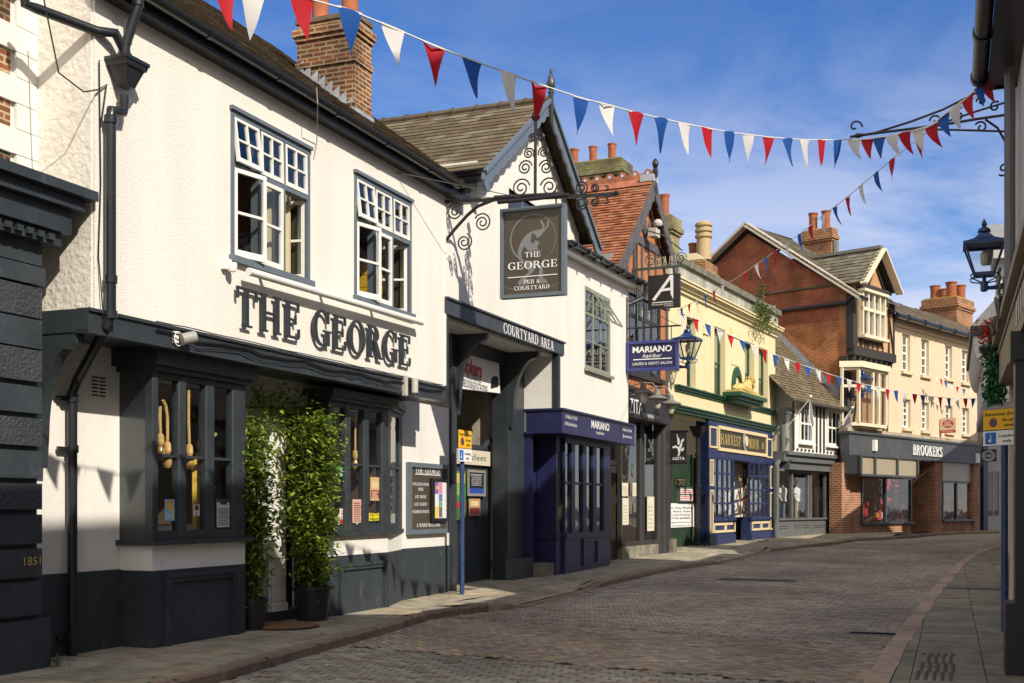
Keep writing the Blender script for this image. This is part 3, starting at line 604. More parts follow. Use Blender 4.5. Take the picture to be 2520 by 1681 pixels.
# first floor
def rng(l, r, tl, bl, o): return [G.x(l, o), G.x(r, o), G.z(l, bl, o), G.z(l, tl, o)]
A1 = rng(567, 761, 269, 637, J); A2 = rng(871, 1011, 425, 735, J)
mb = MB(); mb.wall(xL, xE, ZJ1, ZE+.25, J, [tuple(A1), tuple(A2)], .16)
mb.face([(xL, 0.3, ZJ1), (xL, 0.3, ZE+.25), (xL, -J, ZE+.25), (xL, -J, ZJ1)][::-1]); mb.build('upper_wall', PLASTER, pub)
MB().ob(xL-.012, xL+.0, 0.0, J-.03, ZJ1, ZE+.2).build('return_wall', ROUGHPL, pub)
MB().ob(xE-.02, xE+.004, J-.02, J+.02, ZJ1+.02, ZE-.3).build('corner_bead', WHITE, pub)
def casement(A, right_open, curt):
    a, b, c, d = A; W_ = MB(); o = J+.015; fw = .055
    W_.ob(a, a+fw, J-.1, o, c, d); W_.ob(b-fw, b, J-.1, o, c, d); W_.ob(a+fw, b-fw, J-.1, o, d-fw, d); W_.ob(a-.03, b+.03, J-.1, o+.05, c-.03, c+.04); W_.ob(a-.02, b+.02, J, o+.03, d, d+.04)
    zt = c+(d-c)*.64; xs = [a+fw+(b-a-2*fw)*k/3 for k in range(4)]
    W_.ob(a+fw, b-fw, J-.095, o-.004, zt-.025, zt+.025)
    for k in (1, 2): W_.ob(xs[k]-.022, xs[k]+.022, J-.098, o-.007, c+.04, d-fw)
    w_ = W_.build('window', SLATEB, pub)
    for k in range(3):
        x0, x1 = xs[k]+.024, xs[k+1]-.024
        if k == 0: x0 = xs[0]
        if k == 2: x1 = xs[3]
        s = MB(); tilt = .07
        f = lambda x, z: -(J+.005)-tilt*(1-(z-zt)/(d-zt))*(1 if k == 0 else .2)
        def bar(xa_, xb_, za, zb, s=s, f=f): s.prism([(xa_, za), (xb_, za), (xb_, zb), (xa_, zb)], lambda u, v, t: (u, f(u, v)+.035*t, v))
        q = .035; bar(x0, x1, zt+.03, zt+.03+q*1.4); bar(x0, x1, d-fw-q, d-fw-.003); bar(x0, x0+q, zt+.03+q*1.4, d-fw-q); bar(x1-q, x1, zt+.03+q*1.4, d-fw-q)
        mx, mz = (x0+x1)/2, (zt+.03+d-fw)/2; bar(mx-.011, mx+.011, zt+.08, d-fw-q); bar(x0+q, x1-q, mz-.011, mz+.011)
        sa = s.build('top_light', WHITE, w_); MB().prism([(x0+.02, zt+.05), (x1-.02, zt+.05), (x1-.02, d-fw-.02), (x0+.02, d-fw-.02)], lambda u, v, t: (u, f(u, v)+.02+.002*t, v)).build('glass', GLASS, w_)
        # lower lights: left leaf swung outward, centre shut, right leaf swung inward
        ang = {0: R(13), 1: 0, 2: R(-80) if right_open else R(-70)}[k]; hx = x0 if k != 2 else x1; wd = (x1-x0)*(1 if k == 0 else 1)
        s = MB(); zb0, zb1 = c+.045, zt-.028
        def pt(u, z, t, k=k, hx=hx, ang=ang):
            if k == 2: ux_, uy_ = -cos(ang), -sin(ang)*(-1)
            else: ux_, uy_ = cos(ang), -sin(ang)
            y0 = -(J+.012) if k != 2 else -(J-.03)
            if k == 2: return (hx+ux_*u+.0, y0+abs(sin(ang))*u+0*t+.0, z) if t == 0 else (hx+ux_*u+abs(sin(ang))*.035, y0+abs(sin(ang))*u+cos(ang)*.035, z)
            return (hx+ux_*u+sin(ang)*.035*t, y0+uy_*u+cos(ang)*.035*t, z)
        def bar2(u0, u1, za, zb, s=s, pt=pt): s.prism([(u0, za), (u1, za), (u1, zb), (u0, zb)], lambda u, v, t: pt(u, v, t))
        q = .045
        bar2(0, wd, zb0, zb0+q*1.6); bar2(0, wd, zb1-q, zb1); bar2(0, q, zb0+q*1.6, zb1-q); bar2(wd-q, wd, zb0+q*1.6, zb1-q); bar2(q, wd-q, (zb0+zb1)/2-.014, (zb0+zb1)/2+.014)
        s.build('casement', WHITE, w_); MB().face([pt(.02, zb0+.03, .5), pt(wd-.02, zb0+.03, .5), pt(wd-.02, zb1-.02, .5), pt(.02, zb1-.02, .5)]).build('glass', GLASS, w_)
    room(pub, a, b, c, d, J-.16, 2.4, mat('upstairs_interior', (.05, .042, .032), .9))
    if curt:
        cu = MB(); x0, x1 = xs[2]-.12, xs[3]-.04; n = 14
        pr = [(x0+(x1-x0)*i/n, .10+.03*sin(i*1.9)) for i in range(n+1)]
        for i in range(n): cu.face([(pr[i][0], -J+pr[i][1]+.08, c+.02), (pr[i+1][0], -J+pr[i+1][1]+.08, c+.02), (pr[i+1][0], -J+pr[i+1][1]+.08, zt+.1), (pr[i][0], -J+pr[i][1]+.08, zt+.1)])
        cu.build('curtain', mat('cream_curtain', (.72, .62, .38), .9, trans=.3), pub, True)
casement(A1, True, True); casement(A2, False, False)
for k in range(4):                                     # stacked yellow crates inside the second window
    z = A2[2]+.03+k*.165; x1 = A2[1]-.12; m_ = MB()
    m_.box(x1-.42, x1-.06, -J+.35, -J+.62, z, z+.05); m_.box(x1-.42, x1-.06, -J+.35, -J+.62, z+.11, z+.155); m_.box(x1-.42, x1-.3, -J+.355, -J+.615, z+.05, z+.11); m_.box(x1-.18, x1-.06, -J+.355, -J+.615, z+.05, z+.11)
    t = thing('crate', ['yellow plastic crate at the bottom of the stack in the open upper window', 'yellow plastic crate second from the bottom in the upper window', 'yellow plastic crate second from the top in the upper window', 'yellow plastic crate on top of the stack in the upper window'][k], 'crate', G, (x1-.24, -J+.48, z), 'yellow crates stacked upstairs'); m_.build('crate_shell', mat('yellow_plastic', (.75, .42, .01), .5), t)
# eaves: gutter, fascia board, roof
EO = J+.30
mb = MB(); mb.ob(xL-.06, G.x(1110, J)+.35, J-.02, J+.16, ZE-.0, ZE+.16); mb.build('eaves_board', BLACK, pub)
gu = MB(); half = [(-(EO-.075)+.075*cos(R(a)), ZE+.15+.075*sin(R(a))) for a in range(180, 361, 20)]; half += [(-(EO-.075)+.066*cos(R(a)), ZE+.15+.066*sin(R(a))) for a in range(360, 179, -20)]
gx1 = G.x(1118, EO)+.3; gu.px(half, xL-.15, gx1)
for k in range(7):
    x = xL+.1+k*1.25; c2 = [(-(EO-.075)+.085*cos(R(a)), ZE+.15+.085*sin(R(a))) for a in range(180, 361, 20)]; gu.px(c2, x-.03, x+.03)
auto(gu.build('gutter', GUTTER, pub))
P0 = (xL-.15, -EO+.04, ZE+.17); pit = R(37)
roof_tiles('roof', pub, SLATE, P0, (1, 0, 0), (0, cos(pit), sin(pit)), xE-xL+.55, 4.4, .18, .24, [(.085, .062, .038), (.10, .075, .045), (.07, .055, .038), (.12, .095, .06)], .016, .4)
MB().face([(P0[0], P0[1]+4.4*cos(pit), P0[2]+4.4*sin(pit)), (xE+.4, P0[1]+4.4*cos(pit), P0[2]+4.4*sin(pit)), (xE+.4, P0[1]+8.8*cos(pit), P0[2]), (P0[0], P0[1]+8.8*cos(pit), P0[2])]).build('rear_roof', mat('rear_slate', (.09, .07, .05), .9), pub)
# chimney
cxr = G.x(872, .3); cw, cd = .47, .88; z0 = ZE+.3
ch = MB(); xa_, xb_ = cxr, cxr+cw; ya, yb = -.3, -.3+cd; zt = G.z(880, 40, .3)
ch.box(xa_, xb_, ya, yb, z0-.2, zt-.02)
for za, zb, e in ((zt-.20, zt-.10, .05), (zt-.26, zt-.20, .025), (zt-.62, zt-.55, .022), (G.z(880, 262, .3)-.03, G.z(880, 262, .3)+.03, .012)): ch.box(xa_-e, xb_+e, ya-e, yb+e, za, zb)
chm = ch.build('chimney', BRICKC, pub)
MB().pz([(xa_-.02, ya-.02), (xb_+.02, ya-.02), (xb_+.02, yb+.02), (xa_-.02, yb+.02)], zt-.02, zt+.04).build('chimney_cap', mat('sooty_mortar', (.16, .12, .08), .95, 6, .4, .5, 20), chm)
for k in (0, 1): auto(pot(MB(), ((xa_+xb_)/2, ya+.2+k*.46, zt+.03), .125, .8).build('chimney_pot', TERRA, chm))
fs = MB(); nst = 8                                        # stepped lead flashing along the left face
for k in range(nst):
    y0 = ya+(yb-ya)*k/nst; y1 = ya+(yb-ya)*(k+1)/nst; zr = lambda y: P0[2]+(y-P0[1])*math.tan(pit); fs.face([(xa_-.012, y0, zr(y0)), (xa_-.012, y1, zr(y1)), (xa_-.012, y1, zr(y1)+.06), (xa_-.012, y0, zr(y1)+.14)][::-1])
fs.box(xa_-.02, xb_+.02, ya-.03, ya-.004, ZE+.35, P0[2]+(ya-P0[1])*math.tan(pit)+.06); fs.build('lead_flashing', LEAD, chm)
# lettering on the front
lt = MB(); x0, x1 = G.x(571, J), G.x(1003, J); zb = G.z(585, 803, J); ptext(lt, 'THE GEORGE', (x0, -J-.04, zb), (1, 0, 0), (0, 0, 1), .415, x1-x0, .022, .06); lt.build('sign_lettering', mat('charcoal_letter', (.028, .034, .04), .4), pub)
# rainwater goods
dp = MB(); X = G.x(275, J+.1); o = J+.09
zA = G.z(275, 290, o); zB = G.z(275, 770, o); xlow = G.x(178, .09); zlow = G.z(180, 955, .09)
dp.tube([(X, -o, zA), (X, -o, zB), (X-.02, -o+.03, zB-.12), (xlow+.03, -.12, zlow+.08), (xlow, -.09, zlow-.05), (xlow, -.09, .0)], .046, 12)
for z in (zA-.02, zB+.3, zB-.02): dp.tube([(X, -o, z-.035), (X, -o, z+.035)], .058, 12)
for z in (zlow-.1, G.z(178, 1105, .09), .18): dp.tube([(xlow, -.09, z-.035), (xlow, -.09, z+.035)], .058, 12); dp.ob(xlow-.14, xlow, .03, .06, z-.02, z+.02)
hz_ = G.z(300, 250, o); hx_ = G.x(305, o)
dp.tube([(X, -o, zA), (X, -o, zA+.06), (hx_-.01, -o, zA+.10), (hx_, -o, zA+.17), (hx_, -o, G.z(305, 235, o))], .046, 12)
hop = MB(); zt_ = G.z(310, 153, o); zm = G.z(310, 175, o); zbt = G.z(305, 218, o)
def fru(mb_, c, a0, b0, z0, a1, b1, z1): mb_.add([(c[0]+i*a0, c[1]+j*b0, z0) for i, j in ((-1, -1), (1, -1), (1, 1), (-1, 1))]+[(c[0]+i*a1, c[1]+j*b1, z1) for i, j in ((-1, -1), (1, -1), (1, 1), (-1, 1))], [(3, 2, 1, 0), (4, 5, 6, 7), (0, 1, 5, 4), (1, 2, 6, 5), (2, 3, 7, 6), (3, 0, 4, 7)])
cc = (hx_, -o-.03); fru(hop, cc, .05, .05, zbt, .12, .10, zm); fru(hop, cc, .135, .115, zm, .15, .125, zm+.05); fru(hop, cc, .16, .135, zm+.05, .16, .135, zt_); hop.build('hopper', GUTTER, pub)
up = MB(); up.tube([(hx_+.02, -EO+.07, ZE+.13), (hx_+.02, -EO+.07, ZE-.02), (hx_+.01, -EO+.09, ZE-.10), (hx_-.03, -o-.04, zt_+.12), (hx_-.03, -o-.04, zt_-.02)], .045, 12)
up.tube([(hx_+.02, -EO+.07, ZE+.05), (hx_+.02, -EO+.07, ZE-.02)], .056, 12)
q = [G.x(-5, .35), G.x(240, J)]; up.tube([(G.x(62, .4), -.4, G.z(62, -20, .4)), (G.x(62, .4), -.4, G.z(62, 10, .4)), (G.x(85, .4), -.42, G.z(85, 22, .4)), (G.x(235, J), -J-.02, G.z(235, 78, J)), (hx_-.14, -o-.02, zt_+.2), (hx_+.02, -o-.02, zt_+.05), (hx_+.06, -o-.02, zt_-.02)], .045, 12)
auto(up.build('swan_neck_pipe', GUTTER, pub)); auto(dp.build('drainpipe', GUTTER, pub))
# cables on the beam
cb = MB(); pts = []; x = xa+.9
while x < xb-.05: pts.append((x, -J-.055, ZJ1-.09+.02*sin(x*5)+random.uniform(-.012, .012))); x += .22
cb.tube(pts, .011, 6); cb.tube([(p[0], p[1]-.004, p[2]-.05+random.uniform(-.03, .015)) for p in pts[1:24]], .007, 5); cb.tube([(p[0], p[1]+.005, ZJ1+.01+random.uniform(-.006, .006)) for p in pts], .006, 5)
cb.tube([(X-.07, -J-.02, zA+.5), (X-.05, -J-.02, zA-.6), (X-.08, -J-.02, zB+.5), (X-.05, -J-.05, zB-.05)], .006, 5)
cb.build('cable', BLACK, pub)
cb = MB(); cb.tube([(G.x(105, .42), -.42, G.z(105, -15, .42)), (G.x(140, .7), -.72, G.z(140, 180, .7)), (G.x(195, .75), -.8, G.z(195, 228, .75)), (G.x(235, J), -J-.03, G.z(235, 222, J)), (G.x(258, J), -J-.02, G.z(258, 208, J)), (X-.06, -J-.03, zA-.1)], .0075, 6); cb.build('cable', BLACK, pub)
cb = MB(); xq = G.x(776, J); cb.tube([(G.x(775, EO), -EO-.02, ZE+.2), (G.x(776, EO), -EO-.03, ZE+.02), (xq, -J-.02, ZE-.25), (xq-.05, -J-.015, ZE-.45)], .006, 5); cb.build('cable', mat('grey_cable', (.3, .28, .24), .6), pub)
# floodlight and small fittings on the beam
t = thing('floodlight', 'small grey floodlight tied with white wire to the pub beam', 'floodlight', G, (G.x(455, J+.1), -J-.1, ZJ1-.1)); fx = G.x(455, J+.1)
f_ = MB(); f_.tube([(fx-.05, -J-.10, ZJ1-.13), (fx+.07, -J-.17, ZJ1-.09)], .06, 12); auto(f_.build('housing', mat('grey_plastic', (.3, .29, .26), .5), t))
f_ = MB(); f_.tube([(fx-.05+.06*cos(k*.6), -J-.06, ZJ1-.12+.07*sin(k*.6)) for k in range(22)], .006, 5); f_.build('wire', WHITE, t); MB().ob(fx-.1, fx-.04, J+.03, J+.06, ZJ1-.16, ZJ1-.05).build('bracket', WHITE, t)
t = thing('floodlight', 'small pale cylinder lamp near the right end of the pub beam', 'floodlight', G, (G.x(1017, J+.1), -J-.1, ZJ1-.1)); fx = G.x(1017, J+.1)
auto(MB().tube([(fx, -J-.12, ZJ1-.0), (fx, -J-.12, ZJ1-.2)], .05, 12).build('housing', mat('pale_plastic', (.5, .48, .42), .5), t)); MB().ob(fx-.2, fx-.12, J+.03, J+.08, ZJ1-.25, ZJ1+.02).build('bracket', mat('pale_plastic', (.5, .48, .42), .5), t)
t = thing('security_camera', 'small white security camera below the left corner of the upper window', 'camera', G, (G.x(548, J), -J, G.z(548, 655, J))); fx, fz = G.p(550, 652, J)
f_ = MB(); f_.ob(fx-.05, fx+.06, J, J+.06, fz-.05, fz+.06); f_.lathe([(.0, -.1), (.04, -.09), (.05, -.05), (.05, 0)], (fx+.03, -J-.09, fz+.02), 10); f_.build('camera_body', WHITE, t)
t = thing('awning_roller', 'long white closed awning roller slanting across the pub wall', 'awning', G, (G.x(612, J+.12), -J, G.z(612, 668, J+.12)))
a, b = G.p(612, 668, J+.14), G.p(1038, 794, J+.14); auto(MB().tube([(a[0], -J-.14, a[1]), (b[0], -J-.14, b[1])], .042, 12).build('roller', WHITE, t)); f_ = MB()
for pxx in (665, 812, 935):
    x, z = G.p(pxx, 668+(pxx-612)*.296, J+.14); f_.beam((x, -J, z+.02), (x, -J-.14, z), .04, .04)
f_.build('bracket', WHITE, t)
# ------------------------------------------------------------------ dark rusticated neighbour at the left edge
nb = thing('neighbouring_shop', 'dark rusticated shopfront with cream and brick upper storey at the left edge', 'building', G, (-2, 0, 0))
NO = .42; xr = G.x(108, NO); xl = xr-3.0
VERM = mat('vermiculated_stone', (.040, .047, .053), .55, 3, .2, 1.0, 34)
rows = [(655, 590, 0), (705, 655, 2), (785, 705, 1), (860, 785, 0), (942, 860, 1), (1020, 950, 0), (1100, 1028, 1), (1180, 1108, 0), (1256, 1188, 1), (1340, 1264, 0), (1422, 1348, 1), (1515, 1428, 0), (1680, 1522, 3)]
mb = MB(); mv = MB(); mb.ob(xl, xr-.03, -.3, NO-.05, -.1, G.z(90, 560, NO))
for b, t_2, k in rows:
    z0, z1 = G.z(90, b, NO), G.z(90, t_2, NO); e = {0: 0, 1: .0, 2: .02, 3: .05}[k]
    if k == 3: z0 = -.12
    (mv if k == 1 else mb).bbox(xl, xr+e, -NO-e, 0, z0+.008, z1-.008, .02)
mb.build('pilaster', DARKM, nb); mv.build('textured_blocks', VERM, nb)
c = MB(); zc = [G.z(120, y, .6) for y in (592, 560, 500, 470, 445)]
for i, (e, t_2) in enumerate(((.52, .04), (.58, .10), (.66, .18), (.74, .26))): c.ob(xl, xr+e-.42, -.3, e, zc[i]+.002, zc[i+1])
for k in range(16): x = xr-.05-k*.12; c.ob(x-.035, x+.035, .52, .56, zc[0]+.03, zc[1]-.03)
c.build('cornice', DARK, nb)
u = MB(); zt = 9.5; U0 = .0; xq = G.x(90, U0); z = 5.35-.115-.46*4; k = 0; bz = []
u.box(xl, xq, .02, .4, z-.3, zt); xb_ = G.x(36, .0)
while z < zt:
    u.ob(xb_-.03*(k % 2), xq, -.1, .025, z+.004, z+.226); u.ob(xl, xb_-.02, -.1, .02 if k % 2 else -.05, z+.004, z+.226); z += .23; k += 1
u.build('quoins', SMOOTHW, nb); MB().ob(xl, xb_-.04, -.1, -.01, zc[4], zt).build('wall', BRICKC, nb)
t = thing('date_plate', 'small gold numerals 1851 on the dark textured stone', 'numerals', G, (xr-.3, -NO, G.z(80, 1385, NO)))
stext(MB(), '1851', (G.x(52, NO), -NO-.03, G.z(52, 1392, NO)), (1, 0, 0), (0, 0, 1), .075, .19).build('numerals', mat('gilt', (.6, .42, .12), .4), t)
# ------------------------------------------------------------------ gabled courtyard house and its passage
cy = thing('gabled_house', 'white gabled house over the courtyard passage with scalloped bargeboards', 'building', G, (xE, 0, 0))
g0, g1, gm = G.x(1175, J), G.x(1425, J), 0; gm = (g0+g1)/2; zA = G.zo(262, gm, J); zEv = 6.72; xM = G.x(1390, J)
zbm0, zbm1 = 4.24, 4.49; xS = G.x(1290, 0)
GW = [G.x(1252, J), G.x(1326, J), G.z(1252, 575, J), G.z(1252, 447, J)]
mb = MB(); mb.wall(xE, g0, zbm1, ZE+.12, J); mb.wall(g0, xS+.03, zbm1, zEv, J, [tuple(GW)], .1); mb.wall(xS+.03, g1, 6.36, zEv, J); mb.face([(g0, -J, zEv), (g1, -J, zEv), (gm, -J, zA)])
mb.face([(g0, -J, 5.6), (g0, 7, 5.6), (g0, 7, zEv+.1), (g0, -J, zEv+.1)][::-1]); mb.build('wall', PLASTER, cy)
window(cy, *GW, J-.02, 2, 2, SLATEB); room(cy, *GW, J-.1, 1.5)
ov = .30; s_ = (zA-zEv)/(gm-g0); sl_ = sqrt(1+s_*s_); Lh = hypot(gm-g0+.28, (gm-g0+.28)*s_); SC_ = [(.135, .105, .062), (.15, .12, .075), (.12, .095, .058), (.18, .155, .11)]
roof_tiles('roof_slope', cy, SLATE, (g0-.28, 7, zEv-.28*s_+.06), (0, -1, 0), (1, 0, s_), 7+J+ov, Lh, .19, .36, SC_, .007, .3)
roof_tiles('roof_slope', cy, SLATE, (g1+.28, -J-ov, zEv-.28*s_+.06), (0, 1, 0), (-1, 0, s_), 7+J+ov, Lh, .3, .36, SC_, .007, .3)
rd = MB(); 
for k in range(16):
    y = -J-ov+k*.47; rd.tube([(gm, y, zA+.08), (gm, y+.455, zA+.08)], .075, 8); rd.tube([(gm, y+.43, zA+.085), (gm, y+.47, zA+.085)], .092, 8)
rd.build('ridge_tiles', mat('ridge_clay', (.10, .075, .05), .85, 6, .3), cy)
for sg in (-1, 1):
    b_ = MB(); y = -J-ov; L_ = Lh+.12; n = 11; d = Vector((sg, 0, -s_)).normalized(); nn = Vector((-sg*s_, 0, -1)).normalized(); A = Vector((gm, 0, zA+.06)); low = []
    for i in range(n):
        for j in range(6): a = (i+j/6)/n*L_; low.append(A+d*a+nn*(.17+.045*abs(sin(pi*j/6))))
    low.append(A+d*L_+nn*.17); end = [A+d*(L_+.16*sin(q))+nn*(.10+.17*cos(q)+.05) for q in [R(k) for k in range(0, 181, 30)]]; 
    top = [A+d*L_*(i/n) for i in range(n+1)]
    for i in range(n):
        seg = [top[i], top[i+1]]+low[i*6:(i+1)*6+1][::-1]
        b_.prism([(p.x, p.z) for p in seg], lambda a, c_, t_2, y=y: (a, y+.04*t_2, c_))
    b_.prism([(p.x, p.z) for p in [top[-1]]+end[::-1]], lambda a, c_, t_2, y=y: (a, y-.01+.05*t_2, c_)); a0, a1 = A-nn*.03, A+d*(L_+.05)-nn*.03
    b_.beam((a0.x, y-.015, a0.z-.02), (a1.x, y-.015, a1.z-.02), .06, .06, (0, 1, 0)); b_.build('bargeboard', SLATEB, cy)
f_ = MB(); f_.lathe([(.02, -.5), (.045, -.45), (.045, .02), (.06, .06), (.03, .1), (.075, .16), (.08, .22), (.05, .32), (.02, .40), (.03, .43), (.004, .52)], (gm, -J-ov-.02, zA+.14), 12); auto(f_.build('finial', mat('lead_finial', (.05, .055, .06), .35), cy))
gt = MB(); x = g0-.32; half = [(x-.07+.07*cos(R(a)), zEv-.32*s_+.08+.07*sin(R(a))) for a in range(180, 361, 20)]; gt.prism(half, lambda a, c_, t_2: (a+.07, -J-.28+4*t_2, c_)); gt.ob(g0-.3, g0, -2, J+.25, zEv-.32*s_-.02, zEv-.32*s_+.05); gt.build('gutter', GUTTER, cy)
a_, b_2 = (G.x(918, .25), -.25, G.z(918, 338, .25)), (G.x(1036, .8), -.8, G.z(1036, 408, .8)); MB().beam(a_, b_2, .22, .02).build('lead_valley', LEAD, cy)
mb = MB(); xJ1 = G.x(1384, J); mb.ob(xE-.02, xJ1+.02, J-.1, J+.03, zbm0, zbm1-.03); mb.ob(xE-.02, xJ1+.04, J-.1, J+.06, zbm1-.03, zbm1); 
mb.build('passage_beam', mat('charcoal_worn', (.05, .06, .07), .5, 5, .3), cy)
pR0 = G.x(1290, 0); xS = pR0
MB().ob(xE, xS+.02, -.3, J-.1, zbm0-.04, zbm0).build('soffit', SMOOTHW, cy)
MB().ob(xE0-.03, xE0+.14, .0, .06, -.05, zbm0-.04).ob(xE+.01, xE+.10, J-.05, J+.01, ZJ1, zbm0).build('left_post', DARK, cy)
px0 = G.x(1247, -.02); mb = MB(); mb.ob(px0, pR0, -.30, .0, -.05, zbm0-.04); mb.pz([(px0-.06, .02), (pR0+.22, .02), (pR0+.05, -.16), (px0-.02, -.1)], -.05, .45); mb.build('right_post', DARK, cy)
hd = MB(); hd.ob(xE0+.14, px0, -.28, -.02, G.z(1200, 880, 0)-.03, G.z(1200, 880, 0)+.25); hd.build('header_beam', DARK, cy)
zs = G.z(1300, 1016, 0)
MB().box(xS, xS+.03, -J, .3, zs-.02, zbm0).build('jetty_end_wall', SMOOTHW, cy)
MB().ob(xS-.012, xS+.1, J-.1, J+.02, zs, zbm0).build('jetty_end_post', DARK, cy)
for xx, sx, lo in ((xE0+.14, .14, 3.15), (px0+.02, .16, 3.1)):
    b_ = MB(); H = zbm0-.04; prof = [(0, lo-.25), (0, H), (-.58, H), (-.58, H-.06)]+[(-.10-.42*(1-sin(R(a))), H-.12-(H-.12-lo)*(1-cos(R(a)))) for a in range(0, 91, 10)]+[(-.07, lo-.25)]
    b_.px(prof, xx, xx+sx*.8); b_.build('curved_bracket', DARK, cy)
# inside the passage
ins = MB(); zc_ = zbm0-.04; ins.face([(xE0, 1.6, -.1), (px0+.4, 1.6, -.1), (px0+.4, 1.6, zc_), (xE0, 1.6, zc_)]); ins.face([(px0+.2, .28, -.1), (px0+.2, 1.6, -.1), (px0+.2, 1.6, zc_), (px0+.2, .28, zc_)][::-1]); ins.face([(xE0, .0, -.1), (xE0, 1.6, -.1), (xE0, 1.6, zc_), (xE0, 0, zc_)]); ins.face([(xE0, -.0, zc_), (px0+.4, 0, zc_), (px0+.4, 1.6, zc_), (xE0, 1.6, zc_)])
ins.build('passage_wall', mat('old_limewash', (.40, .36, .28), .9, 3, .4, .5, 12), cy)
tm = MB(); Y1 = 1.59
for (a, b, z0, z1) in ((-.1, 3.2, 2.35, 2.6), (.75, .95, 1.5, 2.35), (1.75, 1.95, .3, 3.8), (-.1, .15, 0, 4), (1.2, 1.4, 2.6, 4)): tm.box(xE0+a, xE0+b, Y1-.06, Y1, z0, z1)
tm.beam((xE0+.3, Y1-.02, 2.6), (xE0+1.5, Y1-.02, 3.9), .2, .06, (0, 1, 0)); tm.build('timber_frame', mat('old_oak', (.02, .015, .011), .9), cy)
MB().box(px0-.26, px0+.1, 1.53, 1.58, -.05, .7).build('black_dado', BLACK, cy)
gO = -.42; ga, gb = G.x(1100, gO), G.x(1225, gO); gz1 = G.z(1200, 1085, gO); gt_ = thing('courtyard_gate', 'charcoal boarded gate with iron straps standing in the passage', 'gate', G, (gb, -gO, .05))
m_ = MB(); n = 9
for k in range(n): a = ga+(gb-.2-ga)*k/n; m_.bbox(a, a+(gb-.2-ga)/n, -gO, -gO+.04, .06, gz1-.1, .006)
m_.build('boards', DARK, gt_); m_ = MB(); m_.ob(gb-.2, gb, gO-.05, gO+.02, .05, gz1+.08); m_.tube([(gb-.25, -gO-.01, gz1+.02), (gb-.5, -gO-.01, gz1-.02), (gb-.75, -gO-.01, gz1-.16), (ga, -gO-.01, gz1-.22)], .05, 8); m_.build('gate_frame', DARK, gt_)
m_ = MB(); m_.ob(gb-.28, gb+.03, gO+.02, gO+.04, gz1-.02, gz1+.06); m_.ob(gb-.32, gb+.03, gO+.02, gO+.04, gz1-.36, gz1-.28); m_.ob(gb-.4, gb+.05, gO+.02, gO+.05, .28, .4); m_.build('hinge', mat('worn_iron', (.14, .13, .115), .5, 20, .4), gt_)
# lettering on the beam
lt = MB(); a, b = G.x(1234, J), G.x(1358, J); ptext(lt, 'COURTYARD AREA', (a, -J-.032, zbm0+.018), (1, 0, 0), (0, 0, 1), .17, b-a, .004, .04); lt.build('beam_lettering', PRINTW, cy)
# ------------------------------------------------------------------ hairdresser with the blue shopfront
ma = thing('hairdresser', 'white rendered hairdresser with navy blue bay shopfront', 'shop', G, (xS, 0, 0))
xm0, xm1 = xS, G.x(1546, J); mz1 = 6.36; zf0, zf1 = G.z(1384, 1061, .74), G.z(1384, 1010, .74)
MW = rng(1439, 1502, 702, 905, J)
mb = MB(); mb.wall(xm0+.03, xm1, zf1-.05, mz1, J, [tuple(MW)], .12); mb.face([(xm1, -J, zf1-.3), (xm1, 3, zf1-.3), (xm1, 3, mz1), (xm1, -J, mz1)]); mb.build('wall', PLASTER, ma)
w_ = window(ma, *MW, J-.0, 3, 2, SAGE, .075, .055, .1, hb=[.70], sill=SAGE)
b_ = MB(); a, b, c_, d_ = MW
for k in range(3):
    x0 = a+.075+(b-a-.15)*k/3; x1 = a+.075+(b-a-.15)*(k+1)/3; zt_ = c_+(d_-c_)*.7; b_.ob((x0+x1)/2-.012, (x0+x1)/2+.012, J-.045, J-.015, zt_+.03, d_-.08); b_.ob(x0, x1, J-.046, J-.016, (zt_+d_)/2-.03, (zt_+d_)/2-.005); b_.ob(x0, x1, J-.046, J-.016, (c_+zt_)/2-.012, (c_+zt_)/2+.012)
b_.build('glazing_bar', SAGE, w_); room(ma, a, b, c_, d_, J-.12, 1.5)
b_ = MB(); x0 = a+.12+(b-a-.15)/3; x1 = a+.06+(b-a-.15)*2/3+.25; zt_ = d_-.1
for p, q in (((x0, 0), (x0, 1)), ((x1, 0), (x1, 1)), ((x0, 0), (x1, 0)), ((x0, 1), (x1, 1)), (((x0+x1)/2, 0), ((x0+x1)/2, 1)), ((x0, .5), (x1, .5))):
    f = lambda P: (P[0], -J-.02-.35*P[1], zt_-.55*P[1]); b_.beam(f(p), f(q), .035, .03)
b_.build('open_top_light', SAGE, w_)
gu = MB(); EO2 = J+.28; ga_, gb_ = G.x(1400, EO2), G.x(1592, EO2)
def zg(x): return 6.30+.14*(x-ga_)/(gb_-ga_)
A = [Vector((x, -EO2, zg(x))) for x in (ga_, gb_)]; hv = [(-.07*cos(R(a)), -.07*sin(R(a))) for a in range(0, 181, 20)]
v = [(p.x, p.y+q[0], p.z+q[1]) for p in A for q in hv]; n = len(hv); gu.add(v, [(i, i+1, n+i+1, n+i) for i in range(n-1)]+[tuple(range(n)), tuple(range(n, 2*n))[::-1]])
for k in range(7): x = ga_+(gb_-ga_)*(k+.4)/7; gu.ob(x-.03, x+.03, EO2-.1, EO2+.085, zg(x)-.09, zg(x)+.01)
gu.tube([(gb_-.12, -EO2, zg(gb_)-.05), (gb_-.12, -EO2, zg(gb_)-.2), (gb_-.15, -EO2+.05, zg(gb_)-.35), (xm1+.05, -J+.05, zg(gb_)-.55)], .05, 8); gu.build('gutter', GUTTER, ma)
